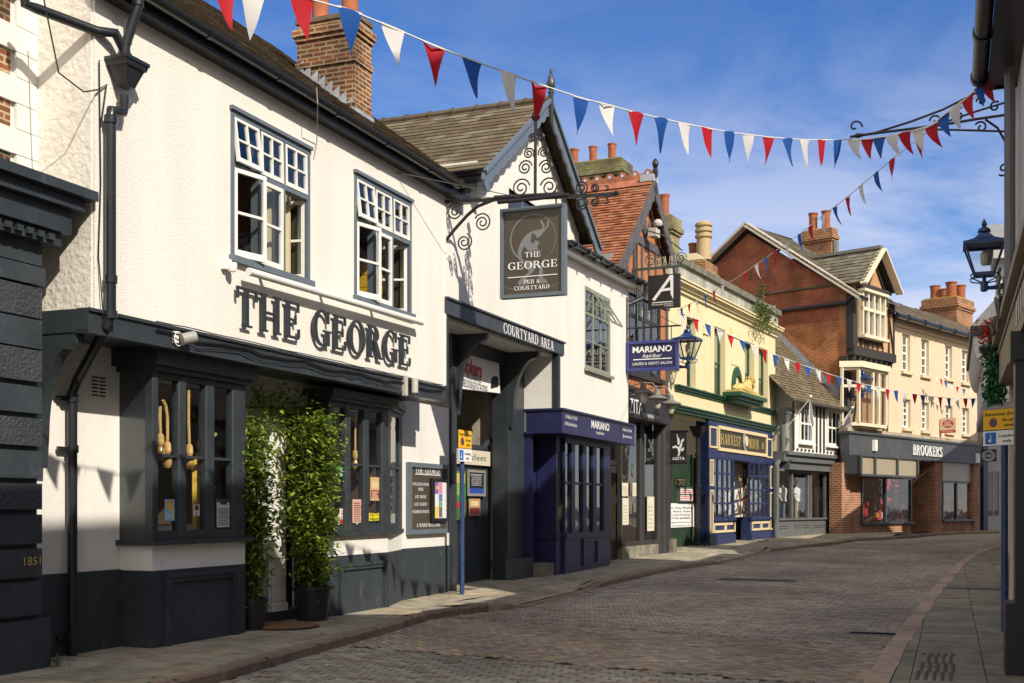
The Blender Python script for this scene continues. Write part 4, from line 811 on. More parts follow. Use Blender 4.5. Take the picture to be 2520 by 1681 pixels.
fb = MB(); fb.beam((ga_, -EO2+.12, zg(ga_)-.08), (gb_-.1, -EO2+.12, zg(gb_)-.08), .05, .16, (0, 0, 1)); fb.beam((ga_, -J-.08, zg(ga_)-.14), (gb_-.1, -J-.08, zg(gb_)-.14), .2, .03, (0, 0, 1)); fb.build('eaves_board', WHITE, ma)
MB().face([(ga_-.2, -EO2+.03, zg(ga_)+.01), (gb_, -EO2+.03, zg(gb_)+.01), (gb_, 2.5, zg(gb_)+1.3), (ga_-.2, 2.5, zg(ga_)+1.3)]).build('roof', mat('rear_slate', (.09, .07, .05), .9), ma)
MB().box(G.x(1505, .1)-.3, G.x(1505, .1)+1.1, -.2, .5, 6.5, 7.15).build('parapet_stub', CONC, ma)
f_ = MB(); FO = .76; f_.ob(G.x(1384, FO)-.03, G.x(1560, FO), FO-.06, FO, zf0, zf1); f_.ob(G.x(1384, FO)-.03, G.x(1384, FO)+.03, .05, FO-.06, zf0, zf1-.002); f_.ob(G.x(1384, FO)-.06, G.x(1560, FO)+.04, .0, FO+.04, zf1, zf1+.04); f_.ob(G.x(1384, FO)-.05, G.x(1560, FO)+.02, 0, FO+.025, zf0-.04, zf0); f_.build('fascia', NAVY, ma)
xf = G.x(1384, FO); lt = MB(); stext(lt, 'MARIANO', (G.x(1455, FO), -FO, zf0+.17), (1, 0, 0), (0, 0, 1), .155, G.x(1499, FO)-G.x(1455, FO), bold=.02); stext(lt, 'hairbar', (G.x(1467, FO), -FO, zf0+.06), (1, 0, 0), (0, 0, 1), .07, G.x(1487, FO)-G.x(1467, FO), shear=.3)
stext(lt, '01462 411333', (G.x(1392, FO), -FO, zf0+.25), (1, 0, 0), (0, 0, 1), .07, G.x(1420, FO)-G.x(1392, FO)); stext(lt, '34 Bucklersbury', (G.x(1389, FO), -FO, zf0+.12), (1, 0, 0), (0, 0, 1), .07, G.x(1420, FO)-G.x(1389, FO), shear=.2)
stext(lt, '07444 229 949', (G.x(1532, FO), -FO, zf0+.23), (1, 0, 0), (0, 0, 1), .065, G.x(1554, FO)-G.x(1532, FO)); stext(lt, '@marianohairbar', (G.x(1532, FO), -FO, zf0+.10), (1, 0, 0), (0, 0, 1), .065, G.x(1555, FO)-G.x(1532, FO))
lt.build('fascia_lettering', PRINTW, ma)
BO = .47; ba, bb = G.x(1391, BO), G.x(1502, BO); zsl = G.z(1392, 1312, BO); zst = zf0-.04
mb = MB(); zb_ = -.1; mb.ob(ba, bb, .1, BO, zb_, zsl-.1); mb.ob(ba-.05, bb+.05, .05, BO+.05, zsl-.1, zsl); mb.ob(ba, bb, .1, BO-.001, zst-.12, zst)
mb.build('stall_riser', NAVY, ma); mb = MB(); mb.box(ba-.35, ba-.003, -BO+.06, .1, zb_, zsl-.1); mb.box(ba-.38, ba-.05, -BO+.03, .1, zsl-.1, zsl); hx0, hx1 = G.x(1435, BO), G.x(1467, BO); hz0, hz1 = G.z(1435, 1388, BO), G.z(1435, 1333, BO)
mb.build('return_riser', NAVY, ma); hp = MB()
for q in ((hx0-.05, hx1+.05, hz1, hz1+.06), (hx0-.05, hx1+.05, hz0-.05, hz0), (hx0-.05, hx0, hz0, hz1), (hx1, hx1+.05, hz0, hz1)): hp.ob(q[0], q[1], BO, BO+.035, q[2], q[3])
hp.build('hatch_frame', NAVY, ma)
lights = [G.x(q, BO) for q in (1391, 1407, 1415, 1435, 1443, 1460, 1469, 1486, 1500)]; f_ = MB(); zt_ = G.z(1395, 1188, BO)
edges = [ba, G.x(1391.5, BO)]; pan = [(1392, 1407), (1416, 1435), (1444, 1460), (1469, 1486)]; e = [ba]+[G.x(v, BO) for p in pan for v in p]+[bb]
for i in range(0, len(e), 2): f_.bbox(min(e[i], e[i+1]-.05), e[i+1], -BO, -BO+.05, zsl, zst-.12, .012)
f_.ob(ba, bb, BO-.08, BO-.02, zt_-.025, zt_+.025); wd_ = f_.build('window', NAVY, ma); MB().face([(ba, -BO+.05, zsl), (bb, -BO+.05, zsl), (bb, -BO+.05, zst-.1), (ba, -BO+.05, zst-.1)]).face([(ba-.30, -BO+.1, zsl), (ba, -BO+.05, zsl), (ba, -BO+.05, zst), (ba-.30, -BO+.1, zst)]).build('glass', GLASSD, wd_)
f_ = MB(); f_.box(ba-.34, ba-.27, -BO+.06, 0, zsl, zst); f_.box(ba-.3, ba, -BO+.07, -BO+.13, zt_-.02, zt_+.02); f_.box(ba-.3, ba, -BO+.06, -BO+.12, zst-.3, zst); f_.build('return_frame', NAVY, ma)
room(ma, ba-.3, bb, zsl, zst, BO-.12, 3, SEPIA)
da, db = pR0+.03, ba-.38; mb = MB(); mb.box(da, db, .5, .55, -.05, zst); mb.box(da-.02, da+.04, -.15, .5, -.05, zst); mb.box(db-.1, db, .0, .5, -.05, zst)
ar = [(da, zst), (da, zst-.75)]+[(da+.35*(1-cos(R(a))), zst-.75+.55*sin(R(a))) for a in range(0, 91, 15)]+[(db, zst-.2), (db, zst)]; mb.prism(ar, lambda u, v, t_2: (u, .0+.06*t_2, v)); mb.ob(da, db, -.5, .02, .28, .42)
mb.build('doorway_surround', NAVY, ma); MB().box(da+.15, db-.15, .42, .47, .42, zst-.4).build('door', mat('dark_navy_door', (.012, .014, .05), .3), ma)
sp = thing('doorstep', 'worn brown stone step beside the navy blue shopfront', 'step', G, (da, -.3, 0)); MB().pz([(da+.02, .3), (da+.12, -.32), (ba-.02, -.40), (ba-.02, .3)], -.12, G.z(1345, 1386, .3)).build('step_stone', STONE, sp)
# ------------------------------------------------------------------ restaurant with the red tiled gable
A_ = Fr(ground(1528, 1377), (.48, 1)); 
az = thing('gabled_restaurant', 'tall restaurant with red tiled roof, orange half timbered gable and black glazed front', 'building', A_, (0, 0, 0))
gA = A_.g(0)
GO = .12; ax0, ax1 = A_.x(1500, GO), A_.x(1642, GO)
agm = A_.x(1603, .3); za = A_.zo(448, agm, .3); aL = A_.x(1508, .3); zl = A_.z(1508, 676, .3); aR = agm+(agm-aL)*.62; zr = zl+(za-zl)*.38
zfa0, zfa1 = A_.z(1600, 1036, .45), A_.z(1600, 972, .45)
OR = mat('orange_render', (.46, .17, .06), .85, 7, .25, .5, 18); TIM = mat('grey_timber', (.10, .095, .10), .7, 8, .3); TIMB = mat('dark_brown_frame', (.036, .034, .032), .6, 6, .2)
UW = [A_.x(1546, GO), A_.x(1626, GO), A_.z(1590, 925, GO), A_.z(1590, 702, GO)]
mb = MB(); mb.wall(ax0-.6, ax1, zfa1-.1, zl, GO, [tuple(UW)], .1); mb.face([(aL, -GO, zl), (aR, -GO, zl), (aR, -GO, zr), (agm, -GO, za)]); mb.face([(ax1, -GO, zfa0), (ax1, 6, zfa0), (ax1, 6, zl), (ax1, -GO, zl)]); mb.build('gable_wall', OR, az)
tb = MB(); e = GO+.03
def bt(p, q, w_=.16): tb.beam((p[0], -e+.02, p[1]), (q[0], -e+.02, q[1]), .06, w_, (0, 0, 1)) if abs(p[0]-q[0]) > .05 else tb.ob(p[0]-w_/2, p[0]+w_/2, GO, e, min(p[1], q[1]), max(p[1], q[1]))
bt((aL, zl), (ax1+.1, zl), .26); zc = zl+(za-zl)*.46; bt((aL+(agm-aL)*.46, zc), (aR, zc), .2)
for k in range(7): x = aL+.35+k*.52; bt((x, zl+.13), (x, min(zc-.1, zl+(x-aL)/(agm-aL)*(za-zl)) if x < agm else zc-.1), .11)
bt((agm, zc), (agm, za-.1), .14); bt((agm-.05, zc+.2), (agm-.55, zc+.7), .1); bt((agm+.05, zc+.2), (agm+.5, zc+.7), .1); bt((ax1-.08, zfa1), (ax1-.08, zl), .14); tb.build('timber_framing', TIM, az)
w_ = window(az, *UW, GO+.0, 4, 2, TIMB, .12, .10, .12, hb=[.62]); room(az, *UW, GO-.1, 2); MB().ob(UW[0]-.1, UW[1]+.08, GO, GO+.1, UW[2]-.12, UW[2]).build('sill', TIMB, w_)
ld = MB(); 
for k in range(4):
    x0 = UW[0]+.12+(UW[1]-UW[0]-.24)*k/4; x1 = x0+(UW[1]-UW[0]-.24)/4; z0 = UW[2]+(UW[3]-UW[2])*.63
    for j in range(1, 3): ld.ob(x0+(x1-x0)*j/3-.006, x0+(x1-x0)*j/3+.006, GO-.03, GO-.02, z0, UW[3]-.1)
    for j in range(1, 4): ld.ob(x0, x1, GO-.031, GO-.021, z0+(UW[3]-.1-z0)*j/4-.006, z0+(UW[3]-.1-z0)*j/4+.006)
ld.build('leaded_bars', mat('lead_dark', (.12, .12, .12), .5), w_)
cu = MB()
for k in (1, 2, 3): x0 = UW[0]+.2+(UW[1]-UW[0]-.24)*k/4; z0 = UW[2]+(UW[3]-UW[2])*.63; cu.face([(x0, -GO+.14, z0), (x0+.2, -GO+.14, z0), (x0+.14, -GO+.14, UW[3]-.1), (x0+.05, -GO+.14, UW[3]-.1)])
cu.build('curtain', WHITE, az)
sA = (za-zl)/(agm-aL); RC = [(.31, .125, .062), (.27, .105, .052), (.36, .15, .08), (.23, .09, .048), (.33, .15, .085)]
LhA = hypot(agm-aL+.3, (agm-aL+.3)*sA); OV = .38; BK = 8.5
roof_tiles('roof_slope', az, SLATE, (aL-.3, BK, zl-.3*sA+.08), (0, -1, 0), (1, 0, sA), BK+OV, LhA, .115, .19, RC, .022, .22)
LhR = hypot(aR-agm, (aR-agm)*sA); roof_tiles('roof_slope', az, SLATE, (aR+.15, -OV, za-(aR+.15-agm)*sA+.08), (0, 1, 0), (-1, 0, sA), BK+OV, hypot(aR+.15-agm, (aR+.15-agm)*sA), .2, .21, RC, .03, .28)
wt = MB()
for k in range(int((BK+OV)/.33)+1):
    y = -OV+k*.33; prof = [(0, 0), (.325, 0), (.325, .14), (.27, .15), (.22, .22), (.16, .25), (.10, .22), (.05, .15), (0, .14)]
    wt.px([(y+a, za+.08+b) for a, b in prof], agm-.04, agm+.04)
    wt.prism([(agm-.28, za-.02-.1*sA), (agm, za+.13), (agm+.28, za-.02-.1*sA)], lambda u, v, t_2, y=y: (u, y+.32*t_2, v))
wt.build('crested_ridge', mat('crest_clay', (.33, .12, .06), .8, 5, .4), az)
hl = MB()
for k in range(int((BK+OV)/.33)): y = -OV+k*.33+.16; hl.tube([(agm-.043, y, za+.23), (agm-.041, y, za+.23)], .035, 8)
hl.build('crest_sky_discs', mat('sky_colour', (.45, .55, .8), .6), az)  # solid discs carry the sky's colour, in place of open holes
for sg, xe, n in ((-1, aL-.25, 13), (1, aR+.2, 9)):
    b_ = MB(); L_ = hypot(xe-agm, (xe-agm)*sA); d = Vector((sg, 0, -sA)).normalized(); nn = Vector((-sg*sA, 0, -1)).normalized(); A0 = Vector((agm, 0, za+.05))
    pts = [A0+d*(L_*i/40) for i in range(41)]; lo = [A0+d*(L_*i/40)+nn*(.24+.07*abs(sin(pi*n*i/40))) for i in range(41)]
    for i in range(40): b_.prism([(p.x, p.z) for p in (pts[i], pts[i+1], lo[i+1], lo[i])], lambda u, v, t_2: (u, -OV+.02-.05*(1-t_2), v))
    b_.build('bargeboard', TIM, az)
f_ = MB(); f_.lathe([(.05, -.1), (.07, 0), (.07, .09), (.04, .12), (.07, .18), (.08, .24), (.05, .32), (.01, .36)], (agm, -OV-.02, za+.2), 10); auto(f_.build('finial', BLACK, az)); MB().ob(agm-.2, agm+.2, OV-.3, OV+.03, za-.02, za+.15).build('finial_base', LEAD, az)
f_ = MB(); f_.lathe([(.10, 0), (.12, .06), (.08, .14), (.03, .16)], (agm-.05, -OV-.1, za-1.1), 10); f_.ob(agm-.18, agm+.12, OV-.1, OV+.1, za-1.36, za-1.16); f_.build('bell_box', mat('weathered_white', (.5, .48, .42), .7), az)
# ground floor glazing
zg = gA-.1; zft = zfa0+.02
fa = MB(); fx0, fx1 = A_.x(1520, .45), A_.x(1650, .45); fa.ob(fx0, fx1, .40, .45, zfa0, zfa1); fa.ob(fx0, fx1+.03, .0, .5, zfa1, zfa1+.08); fa.ob(fx0, fx1, .0, .40, zfa0, zfa0+.05)
cv = [(0, zfa0-.35)]+[(-.50*sin(R(a))**1.2-.05, zfa0-.35+(zfa1+.2-zfa0)*(a/90)) for a in range(0, 91, 10)]+[(0, zfa1+.05)]; fa.px(cv, fx1-.01, fx1+.10); fa.build('fascia', mat('black_fascia', (.022, .022, .022), .45, 3, .2), az)
lt = MB()
x0 = A_.x(1548, .45); hL = zfa1-zfa0
stext(lt, 'ZITA', (x0, -.455, zfa0+.16*hL), (1, 0, 0), (0, 0, 1), .56*hL, A_.x(1581, .45)-x0); lt.lathe([(.04, 0), (.0, .01)], (A_.x(1557, .45), -.47, zfa1-.1), 8); stext(lt, 'MEDITERRANEAN RESTAURANT', (A_.x(1583, .45), -.455, zfa0+.11*hL), (1, 0, 0), (0, 0, 1), .09, A_.x(1623, .45)-A_.x(1583, .45)); lt.build('fascia_lettering', PRINTW, az)
sf = MB(); p1, p2 = A_.x(1529, 0), A_.x(1641, 0); sf.ob(p1, A_.x(1626, 0), -.1, .02, zg, A_.z(1530, 1345)); sf.build('stone_base', mat('peeling_stone', (.24, .22, .17), .9, 3, .5, .5, 14), az)
zs_ = A_.z(1530, 1345); wf = MB(); xs = [A_.x(q, 0) for q in (1527, 1574, 1584, 1617, 1624)]
wf.ob(xs[0], xs[-1], -.12, .03, zs_, zs_+.1); 
for a, b in ((xs[0], xs[0]+.06), (xs[1], xs[2]), (xs[3], xs[4])): wf.bbox(a, b, -.03, .08, zs_+.1, zft, .015)
wd_ = wf.build('shop_window', TIMB, az); MB().face([(xs[0], .03, zs_), (xs[-1], .03, zs_), (xs[-1], .03, zft), (xs[0], .03, zft)]).build('glass', GLASSD, wd_)
pl_ = MB(); q0, q1 = A_.x(1624, .06), A_.x(1651, .06); pl_.bbox(q0, q0+(q1-q0)*.3, -.06, .3, zg, zft+.3, .03); pl_.bbox(q0+(q1-q0)*.3, q1-.16, -.1, .3, zg, zft+.3, .04); pl_.bbox(q1-.16, q1, -.07, .3, zg, zft+.3, .03); pl_.build('pilaster', mat('grey_black_paint', (.034, .034, .034), .55, 4, .3), az); MB().ob(q1-.25, q1+.05, -.1, .2, zg, zg+.5).build('pilaster_foot', STONE, az)
dr = MB(); d0, d1 = A_.x(1498, -.1), A_.x(1526, -.1); zt_ = A_.z(1510, 1145, -.1); dr.ob(d0, d0+.16, -.15, -.1, zg+.1, zt_); dr.ob(d1-.16, d1, -.15, -.1, zg+.1, zt_); dr.ob(d0+.16, d1-.16, -.15, -.103, zt_-.18, zt_); dr.ob(d0+.16, d1-.16, -.15, -.103, zg+.1, zg+.55); dr.ob(d0+.16, d1-.16, -.15, -.103, zg+1.4, zg+1.62); dr.ob(d0-.1, d1+.1, -.15, -.08, zt_, zt_+.12)
d_ = dr.build('door', mat('black_door', (.03, .027, .024), .5, 5, .4), az); MB().face([(d0, .13, zg), (d1, .13, zg), (d1, .13, zft), (d0, .13, zft)]).build('glass', GLASSD, d_); room(az, d0-.5, xs[-1], zg, zft, -.2, 5, SEPIA)
for k, pxx in enumerate((1583, 1617, 1650)):
    o = .85; x = A_.x(pxx, o); z = A_.z(pxx, (968, 982, 995)[k], o); t = thing('fisherman_lamp', ['enamel fisherman lamp nearest the hairdresser on the black fascia', 'middle enamel fisherman lamp above the black fascia', 'enamel fisherman lamp at the coved right end of the black fascia'][k], 'wall lamp', A_, (x, -o, z), 'swan neck lamps over the restaurant fascia')
    m_ = MB(); m_.tube([(x-.1, -GO, zfa1+.12), (x-.08, -.5, zfa1+.22), (x-.02, -o+.1, zfa1+.2), (x, -o, z+.22)], .02, 6); m_.build('arm', mat('galvanised', (.2, .19, .17), .5), t); m_ = MB(); m_.lathe([(.06, .22), (.08, .1), (.26, .02), (.26, .0), (.06, .0)], (x, -o, z), 14); auto(m_.build('shade', mat('galvanised', (.2, .19, .17), .5), t)); m_ = MB(); m_.lathe([(.09, 0), (.1, -.12), (.06, -.22), (0, -.24)], (x, -o, z), 12); auto(m_.build('globe', mat('frosted_glass', (.5, .46, .36), .3), t))
# chimneys behind the roof
c = MB(); cO = -4.2; x0 = A_.x(1552, cO); zt_ = A_.z(1540, 398, cO); W_ = .95; D_ = A_.o(1425, x0); c_y0 = -cO; c_y1 = c_y0+3.0
xq = x0-W_
def stack(parent, fr, xa, xb, ya, yb, zb, zt, m, capm, pots, nm='chimney'):
    c = MB(); c.box(xa, xb, ya, yb, zb, zt-.02)
    for za_, zb_, e in ((zt-.45, zt-.3, .12), (zt-.3, zt, .06), (zt-.55, zt-.45, .06)): c.box(xa-e, xb+e, ya-e, yb+e, za_, zb_)
    o = c.build(nm, m, parent); MB().box(xa+.03, xb-.03, ya+.03, yb-.03, zt, zt+.07).build('chimney_cap', capm, o)
    for (px_, py_, r, h) in pots: auto(pot(MB(), (px_, py_, zt+.05), r, h).build('chimney_pot', TERRA, o))
    return o
MOSS = mat('lichen_mortar', (.22, .2, .07), .95, 6, .4)
stack(az, A_, xq, x0, c_y0, c_y1, zl, zt_, BRICKG, MOSS, [((xq+x0)/2, c_y0+.5+k*.70, .15, .62) for k in range(3)])
# ------------------------------------------------------------------ alley with the green fence between restaurant and bookshop
H_ = Fr(ground(1745, 1342), (.53, 1)); gH = H_.g(0)
AO = -.4; a0, a1 = H_.x(1640, AO), H_.x(1715, AO); gfl = gz(H_.Y(a0, AO))
al = thing('alley_fence', 'dark green boarded fence closing the alley beside the blue shop', 'fence', H_, (a0, -AO, gfl)); MB().ob(a0-.6, H_.x(1706, AO), AO-.06, AO, gfl-.1, H_.z(1690, 1118, AO)).build('boards', mat('alley_green', (.018, .045, .022), .6, 3, .5, .3, 10), al)
yd = thing('yard_wall', 'yellow brick side wall deep in the dark alley', 'wall', H_, (a1, -AO, gfl)); m_ = MB(); m_.box(H_.x(1700, AO)-.5, H_.x(1722, AO)+.3, 1.0, 1.1, gfl-.1, gfl+3.2); m_.build('brick_face', BRICKY, yd)
rp = thing('rainwater_pipe', 'black iron rainwater pipe with hopper in the alley beside the blue shop', 'pipe', H_, (0, 0, gH)); m_ = MB(); xx, zz = H_.p(1718, 1075, -.15); m_.tube([(xx, .15, zz), (xx, .15, gH-.1)], .075, 8); 
for z in (.5, 1.7, 2.6): m_.tube([(xx, .15, gH+z), (xx, .15, gH+z+.1)], .1, 8)
auto(m_.build('pipe_shaft', IRON, rp)); m_ = MB(); fru(m_, (xx, .15), .1, .1, zz, .24, .2, zz+.3); m_.build('hopper', IRON, rp)
pv_ = thing('paving_advert', 'white paving and fencing advert board on the green alley fence', 'sign', H_, (a0, -AO, gfl)); oS = AO+.03; x0, x1 = H_.x(1640, oS), H_.x(1709, oS); z0, z1 = H_.z(1690, 1297, oS), H_.z(1690, 1239, oS); MB().ob(x0, x1, AO, oS, z0, z1).build('board', PRINTW, pv_)
lt = MB(); hh = z1-z0; xl_ = H_.x(1652, oS)
for tx, f0, h, wr in (('n City Paving', .77, .13, 1705), (', Patios, Paths,', .63, .10, 1700), ('s and Fencing', .49, .10, 1697), ('7790 845803', .34, .11, 1698), ('@gardencitypaving.co.uk', .19, .06, 1704), ('rdencitypaving.co.uk', .05, .06, 1698)):
    stext(lt, tx, (xl_, -oS, z0+f0*hh), (1, 0, 0), (0, 0, 1), h*hh*.75, H_.x(wr, oS)-xl_, bold=.01)
lt.build('lettering', mat('green_print', (.02, .06, .03), .6), pv_)
nb_ = thing('notice_case', 'grey notice case with two printed strips on the alley fence', 'notice board', H_, (a0+.5, -AO, gfl+1)); x0, x1 = H_.x(1668, oS), H_.x(1702, oS); z0, z1 = H_.z(1685, 1236, oS), H_.z(1685, 1199, oS); MB().ob(x0, x1, AO, AO+.09, z0, z1).build('case', mat('grey_case', (.10, .095, .085), .5), nb_)
m_ = MB(); hh = z1-z0
for f0, f1 in ((.12, .45), (.55, .88)): m_.ob(x0+.06, x1-.06, AO+.09, AO+.095, z0+f0*hh, z0+f1*hh)
m_.build('paper', PRINTW, nb_); m_ = MB()
for f0 in (.2, .33, .62, .75): m_.ob(x0+.1, x1-.1, AO+.095, AO+.098, z0+f0*hh, z0+(f0+.06)*hh)
m_.build('print_lines', PRINTR, nb_)
nk = thing('no_parking_sign', 'small black and gold no parking plate on the alley fence', 'sign', H_, (a0+.4, -AO, gfl+1.5)); x0, x1 = H_.x(1661, oS), H_.x(1688, oS); z0, z1 = H_.z(1675, 1196, oS), H_.z(1675, 1177, oS); MB().ob(x0, x1, AO, AO+.02, z0, z1).build('plate', PRINTK, nk); lt = MB(); stext(lt, 'NO PARKING', (x0+.03, -AO-.022, z0+.72*(z1-z0)), (1, 0, 0), (0, 0, 1), .16*(z1-z0), x1-x0-.06); stext(lt, 'KEEP ENTRANCE CLEAR', (x0+.03, -AO-.022, z0+.42*(z1-z0)), (1, 0, 0), (0, 0, 1), .13*(z1-z0), x1-x0-.06); stext(lt, 'THANK YOU', (x0+.1, -AO-.022, z0+.14*(z1-z0)), (1, 0, 0), (0, 0, 1), .13*(z1-z0), x1-x0-.2); lt.build('lettering', GOLD, nk)
# ------------------------------------------------------------------ yellow cream building with the blue and gold bookshop front
ha = thing('cream_building', 'tall yellow cream building with weathered parapet above a blue and gold shopfront', 'building', H_, (0, 0, 0))
hx0, hx1 = H_.x(1645, 0), H_.x(1908, 0); zc0 = H_.zo(712, H_.x(1676, .2), .2); zc1 = H_.z(1905, 822, .2); zcor = (zc0+zc1)/2; zbd = H_.z(1800, 990, .05); zcg = H_.z(1800, 1042, .1)
def hw(l, r, tp, bt_): return (H_.x(l), H_.x(r), H_.z(l, bt_), H_.z(l, tp))
HW = [hw(1690, 1712, 778, 950), hw(1758, 1785, 802, 972), hw(1833, 1856, 838, 990), hw(1867, 1890, 853, 1000)]
mb = MB(); mb.wall(hx0, hx1, zcg-.1, zcor, 0, HW, .22); mb.face([(hx1, 0, gH), (hx1, 8, gH), (hx1, 8, zcor+1.1), (hx1, 0, zcor+1.1)]); mb.build('wall', CREAMY, ha)
for h in HW:
    w_ = window(ha, *h, -.16, 1, 2, GREEN, .09, .05, .06); room(ha, *h, -.22, 1.2); MB().ob(h[0]+.09, h[1]-.09, -.23, -.225, h[2]+(h[3]-h[2])*.45, h[3]-.09).build('blind', mat('blind_cloth', (.42, .38, .26), .9), w_)
m_ = MB()
for l, r, tp, bt_ in ((1729, 1742, 800, 960), (1796, 1822, 806, 895)): h = hw(l, r, tp, bt_); m_.ob(h[0], h[1], 0, .06, h[3]-.25, h[3]); m_.ob(h[0]+.1, h[1]-.1, 0, .02, h[2], h[3]-.25)
m_.build('wall_panels', CREAMY, ha)
cn = MB()
for a, b, e in ((0, .10, .07), (.1, .16, .14), (.16, .2, .18), (.2, .27, .25), (.27, .31, .29)): cn.ob(hx0-.1, hx1+e*.6, -.1, e, zcor+a, zcor+b)
cn.build('cornice', CREAMY, ha)
zpt = H_.z(1902, 762, .12); pp = MB(); pp.ob(hx0-.6, hx1, -.3, .1, zcor+.3, zpt-.12); pp.build('parapet', mat('stained_parapet', (.38, .37, .31), .95, 1.6, .5, .4, 10, .2, streak=5), ha); MB().ob(hx0-.7, hx1+.1, -.4, .2, zpt-.12, zpt+.06).build('coping', mat('coping_stone', (.17, .16, .125), .95, 4, .4), ha)
MB().ob(hx0-.6, hx1, -8, -.3, zcor-.2, zcor).build('flat_roof', CONC, ha)
gb = MB(); 
for a, b, e in ((.06, .12, .05), (.12, .18, .10), (.18, .22, .15)): gb.ob(H_.x(1668, .1), hx1+.05, .0, e, zbd+a-.12, zbd+b-.12)
gb.build('green_string_course', GREEN, ha)
# shopfront
bl = MB(); s0, s1 = H_.x(1745, .1), H_.x(1903, .1); zfs0, zfs1 = H_.z(1769, 1104, .1), H_.z(1769, 1052, .1)
gc = MB()
for a, b, e in ((0, .08, .14), (.08, .15, .2), (.15, .19, .25)): gc.ob(H_.x(1660, .1), s1+.12, .0, e, zcg+a, zcg+b)
gc.build('green_cornice', GREEN, ha)
zwt = H_.z(1757, 1126, .1); zwb = H_.z(1757, 1276, .1); wl = [H_.x(q, .1) for q in (1756, 1807, 1840, 1846, 1894)]
bl.ob(s0, s1, -.3, .08, zfs0-.28, zcg); bl.ob(s0, wl[0], -.3, .1, gH-.1, zfs0-.28); bl.ob(wl[4], s1, -.3, .1, gH-.1, zfs0-.28); bl.ob(wl[0], wl[1], -.2, .1, gH-.1, zwb); bl.ob(wl[3], wl[4], -.2, .1, gH-.1, zwb); bl.ob(wl[0]-.05, wl[1]+.03, .1, .16, zwb-.08, zwb); bl.ob(wl[3]-.03, wl[4]+.05, .1, .16, zwb-.08, zwb); bl.ob(s0-.03, wl[1], .1, .15, gH-.1, gH+.3); bl.ob(wl[3], s1, .1, .15, gH-.1, gH+.3); bl.ob(wl[1], wl[3], -1.2, -1.1, gH, zfs0-.28); bl.ob(wl[1], wl[2]+.05, -.75, -.7, gH+.1, gH+.9)
bl.box(s0, s0+.05, -.08, -H_.o(1722, s0), gH-.1, zcg); bl.build('shopfront', BLUE, ha)
def lat(x0, x1, c, r, nm):
    f = MB()
    for i in range(c+1): x = x0+(x1-x0)*i/c; f.ob(x-.032, x+.032, .02, .09 if i in (0, c) else .07, zwb, zwt)
    for j in range(r+1): z = zwb+(zwt-zwb)*j/r; f.ob(x0, x1, .025, .065, z-.03, z+.03)
    w_ = f.build('shop_window', BLUE, ha); MB().face([(x0, -.04, zwb), (x1, -.04, zwb), (x1, -.04, zwt), (x0, -.04, zwt)]).build('glass', GLASSD, w_)
lat(wl[0]+.03, wl[1]-.02, 4, 4, ''); lat(wl[3]+.03, wl[4]-.03, 4, 4, '')
f = MB(); dx_a, dx_b = wl[1]+.02, wl[2]+.02
for x in (dx_a, (dx_a+dx_b)/2, dx_b): f.ob(x-.03, x+.03, -.72, -.66, gH+.1, zwt)
for j in range(5): z = zwb+(zwt-zwb)*j/4; f.ob(dx_a, dx_b, -.715, -.665, z-.03, z+.03)
d_ = f.build('door', BLUE, ha); MB().face([(dx_a, .69, zwb), (dx_b, .69, zwb), (dx_b, .69, zwt), (dx_a, .69, zwt)]).build('glass', GLASSD, d_)
room(ha, wl[0], wl[4], zwb, zwt, -.08, 2.6, SEPIA)
gf = MB()
def frame(mb_, fr, x0, x1, z0, z1, o, t=.05, d=.03): mb_.ob(x0, x1, o, o+d, z0, z0+t); mb_.ob(x0, x1, o, o+d, z1-t, z1); mb_.ob(x0, x0+t, o, o+d, z0+t, z1-t); mb_.ob(x1-t, x1, o, o+d, z0+t, z1-t)
fx0_, fx1_ = H_.x(1769, .1), H_.x(1886, .1)
frame(gf, H_, fx0_-.06, fx1_+.06, zfs0-.06, zfs1+.06, .08, .1, .05); frame(gf, H_, H_.x(1747, .1), H_.x(1766, .1), zfs0, zfs1, .08); frame(gf, H_, H_.x(1888, .1), H_.x(1901, .1), zfs0-.08, zfs1-.05, .08)
for a, b in ((1756, 1784), (1785, 1808)): frame(gf, H_, H_.x(a, .1), H_.x(b, .1), gH+.36, zwb-.14, .1, .07)
for a, b in ((1850, 1872), (1873, 1892)): frame(gf, H_, H_.x(a, .1), H_.x(b, .1), gH+.36, zwb-.14, .1, .07)
zm = (zwt+zwb)/2
for a, b in ((1747, 1754), (1895, 1902)):
    frame(gf, H_, H_.x(a, .1), H_.x(b, .1), zm+.06, zfs0-.35, .1, .05); frame(gf, H_, H_.x(a, .1), H_.x(b, .1), gH+.35, zm-.06, .1, .05)
gf.build('buff_moulding', BUFF, ha)
MB().ob(fx0_, fx1_, .08, .09, zfs0, zfs1).build('sign_panel', mat('olive_black', (.045, .04, .022), .5, 2, .3), ha)
lt = MB(); hh = zfs1-zfs0; ptext(lt, 'HARVEST', (H_.x(1774, .1), -.092, zfs0+.24*hh), (1, 0, 0), (0, 0, 1), .5*hh, H_.x(1824, .1)-H_.x(1774, .1), .004, .08); lt.build('sign_lettering', GOLD, ha); lt = MB(); ptext(lt, 'MOON', (H_.x(1843, .1), -.092, zfs0+.24*hh), (1, 0, 0), (0, 0, 1), .5*hh, H_.x(1868, .1)-H_.x(1843, .1), .004, .1); lt.build('sign_lettering', GOLD, ha); lt = MB(); stext(lt, '36', (H_.x(1874, .1), -.092, zfs0+.3*hh), (1, 0, 0), (0, 0, 1), .36*hh, shear=.3); lt.build('sign_lettering', GOLD, ha)
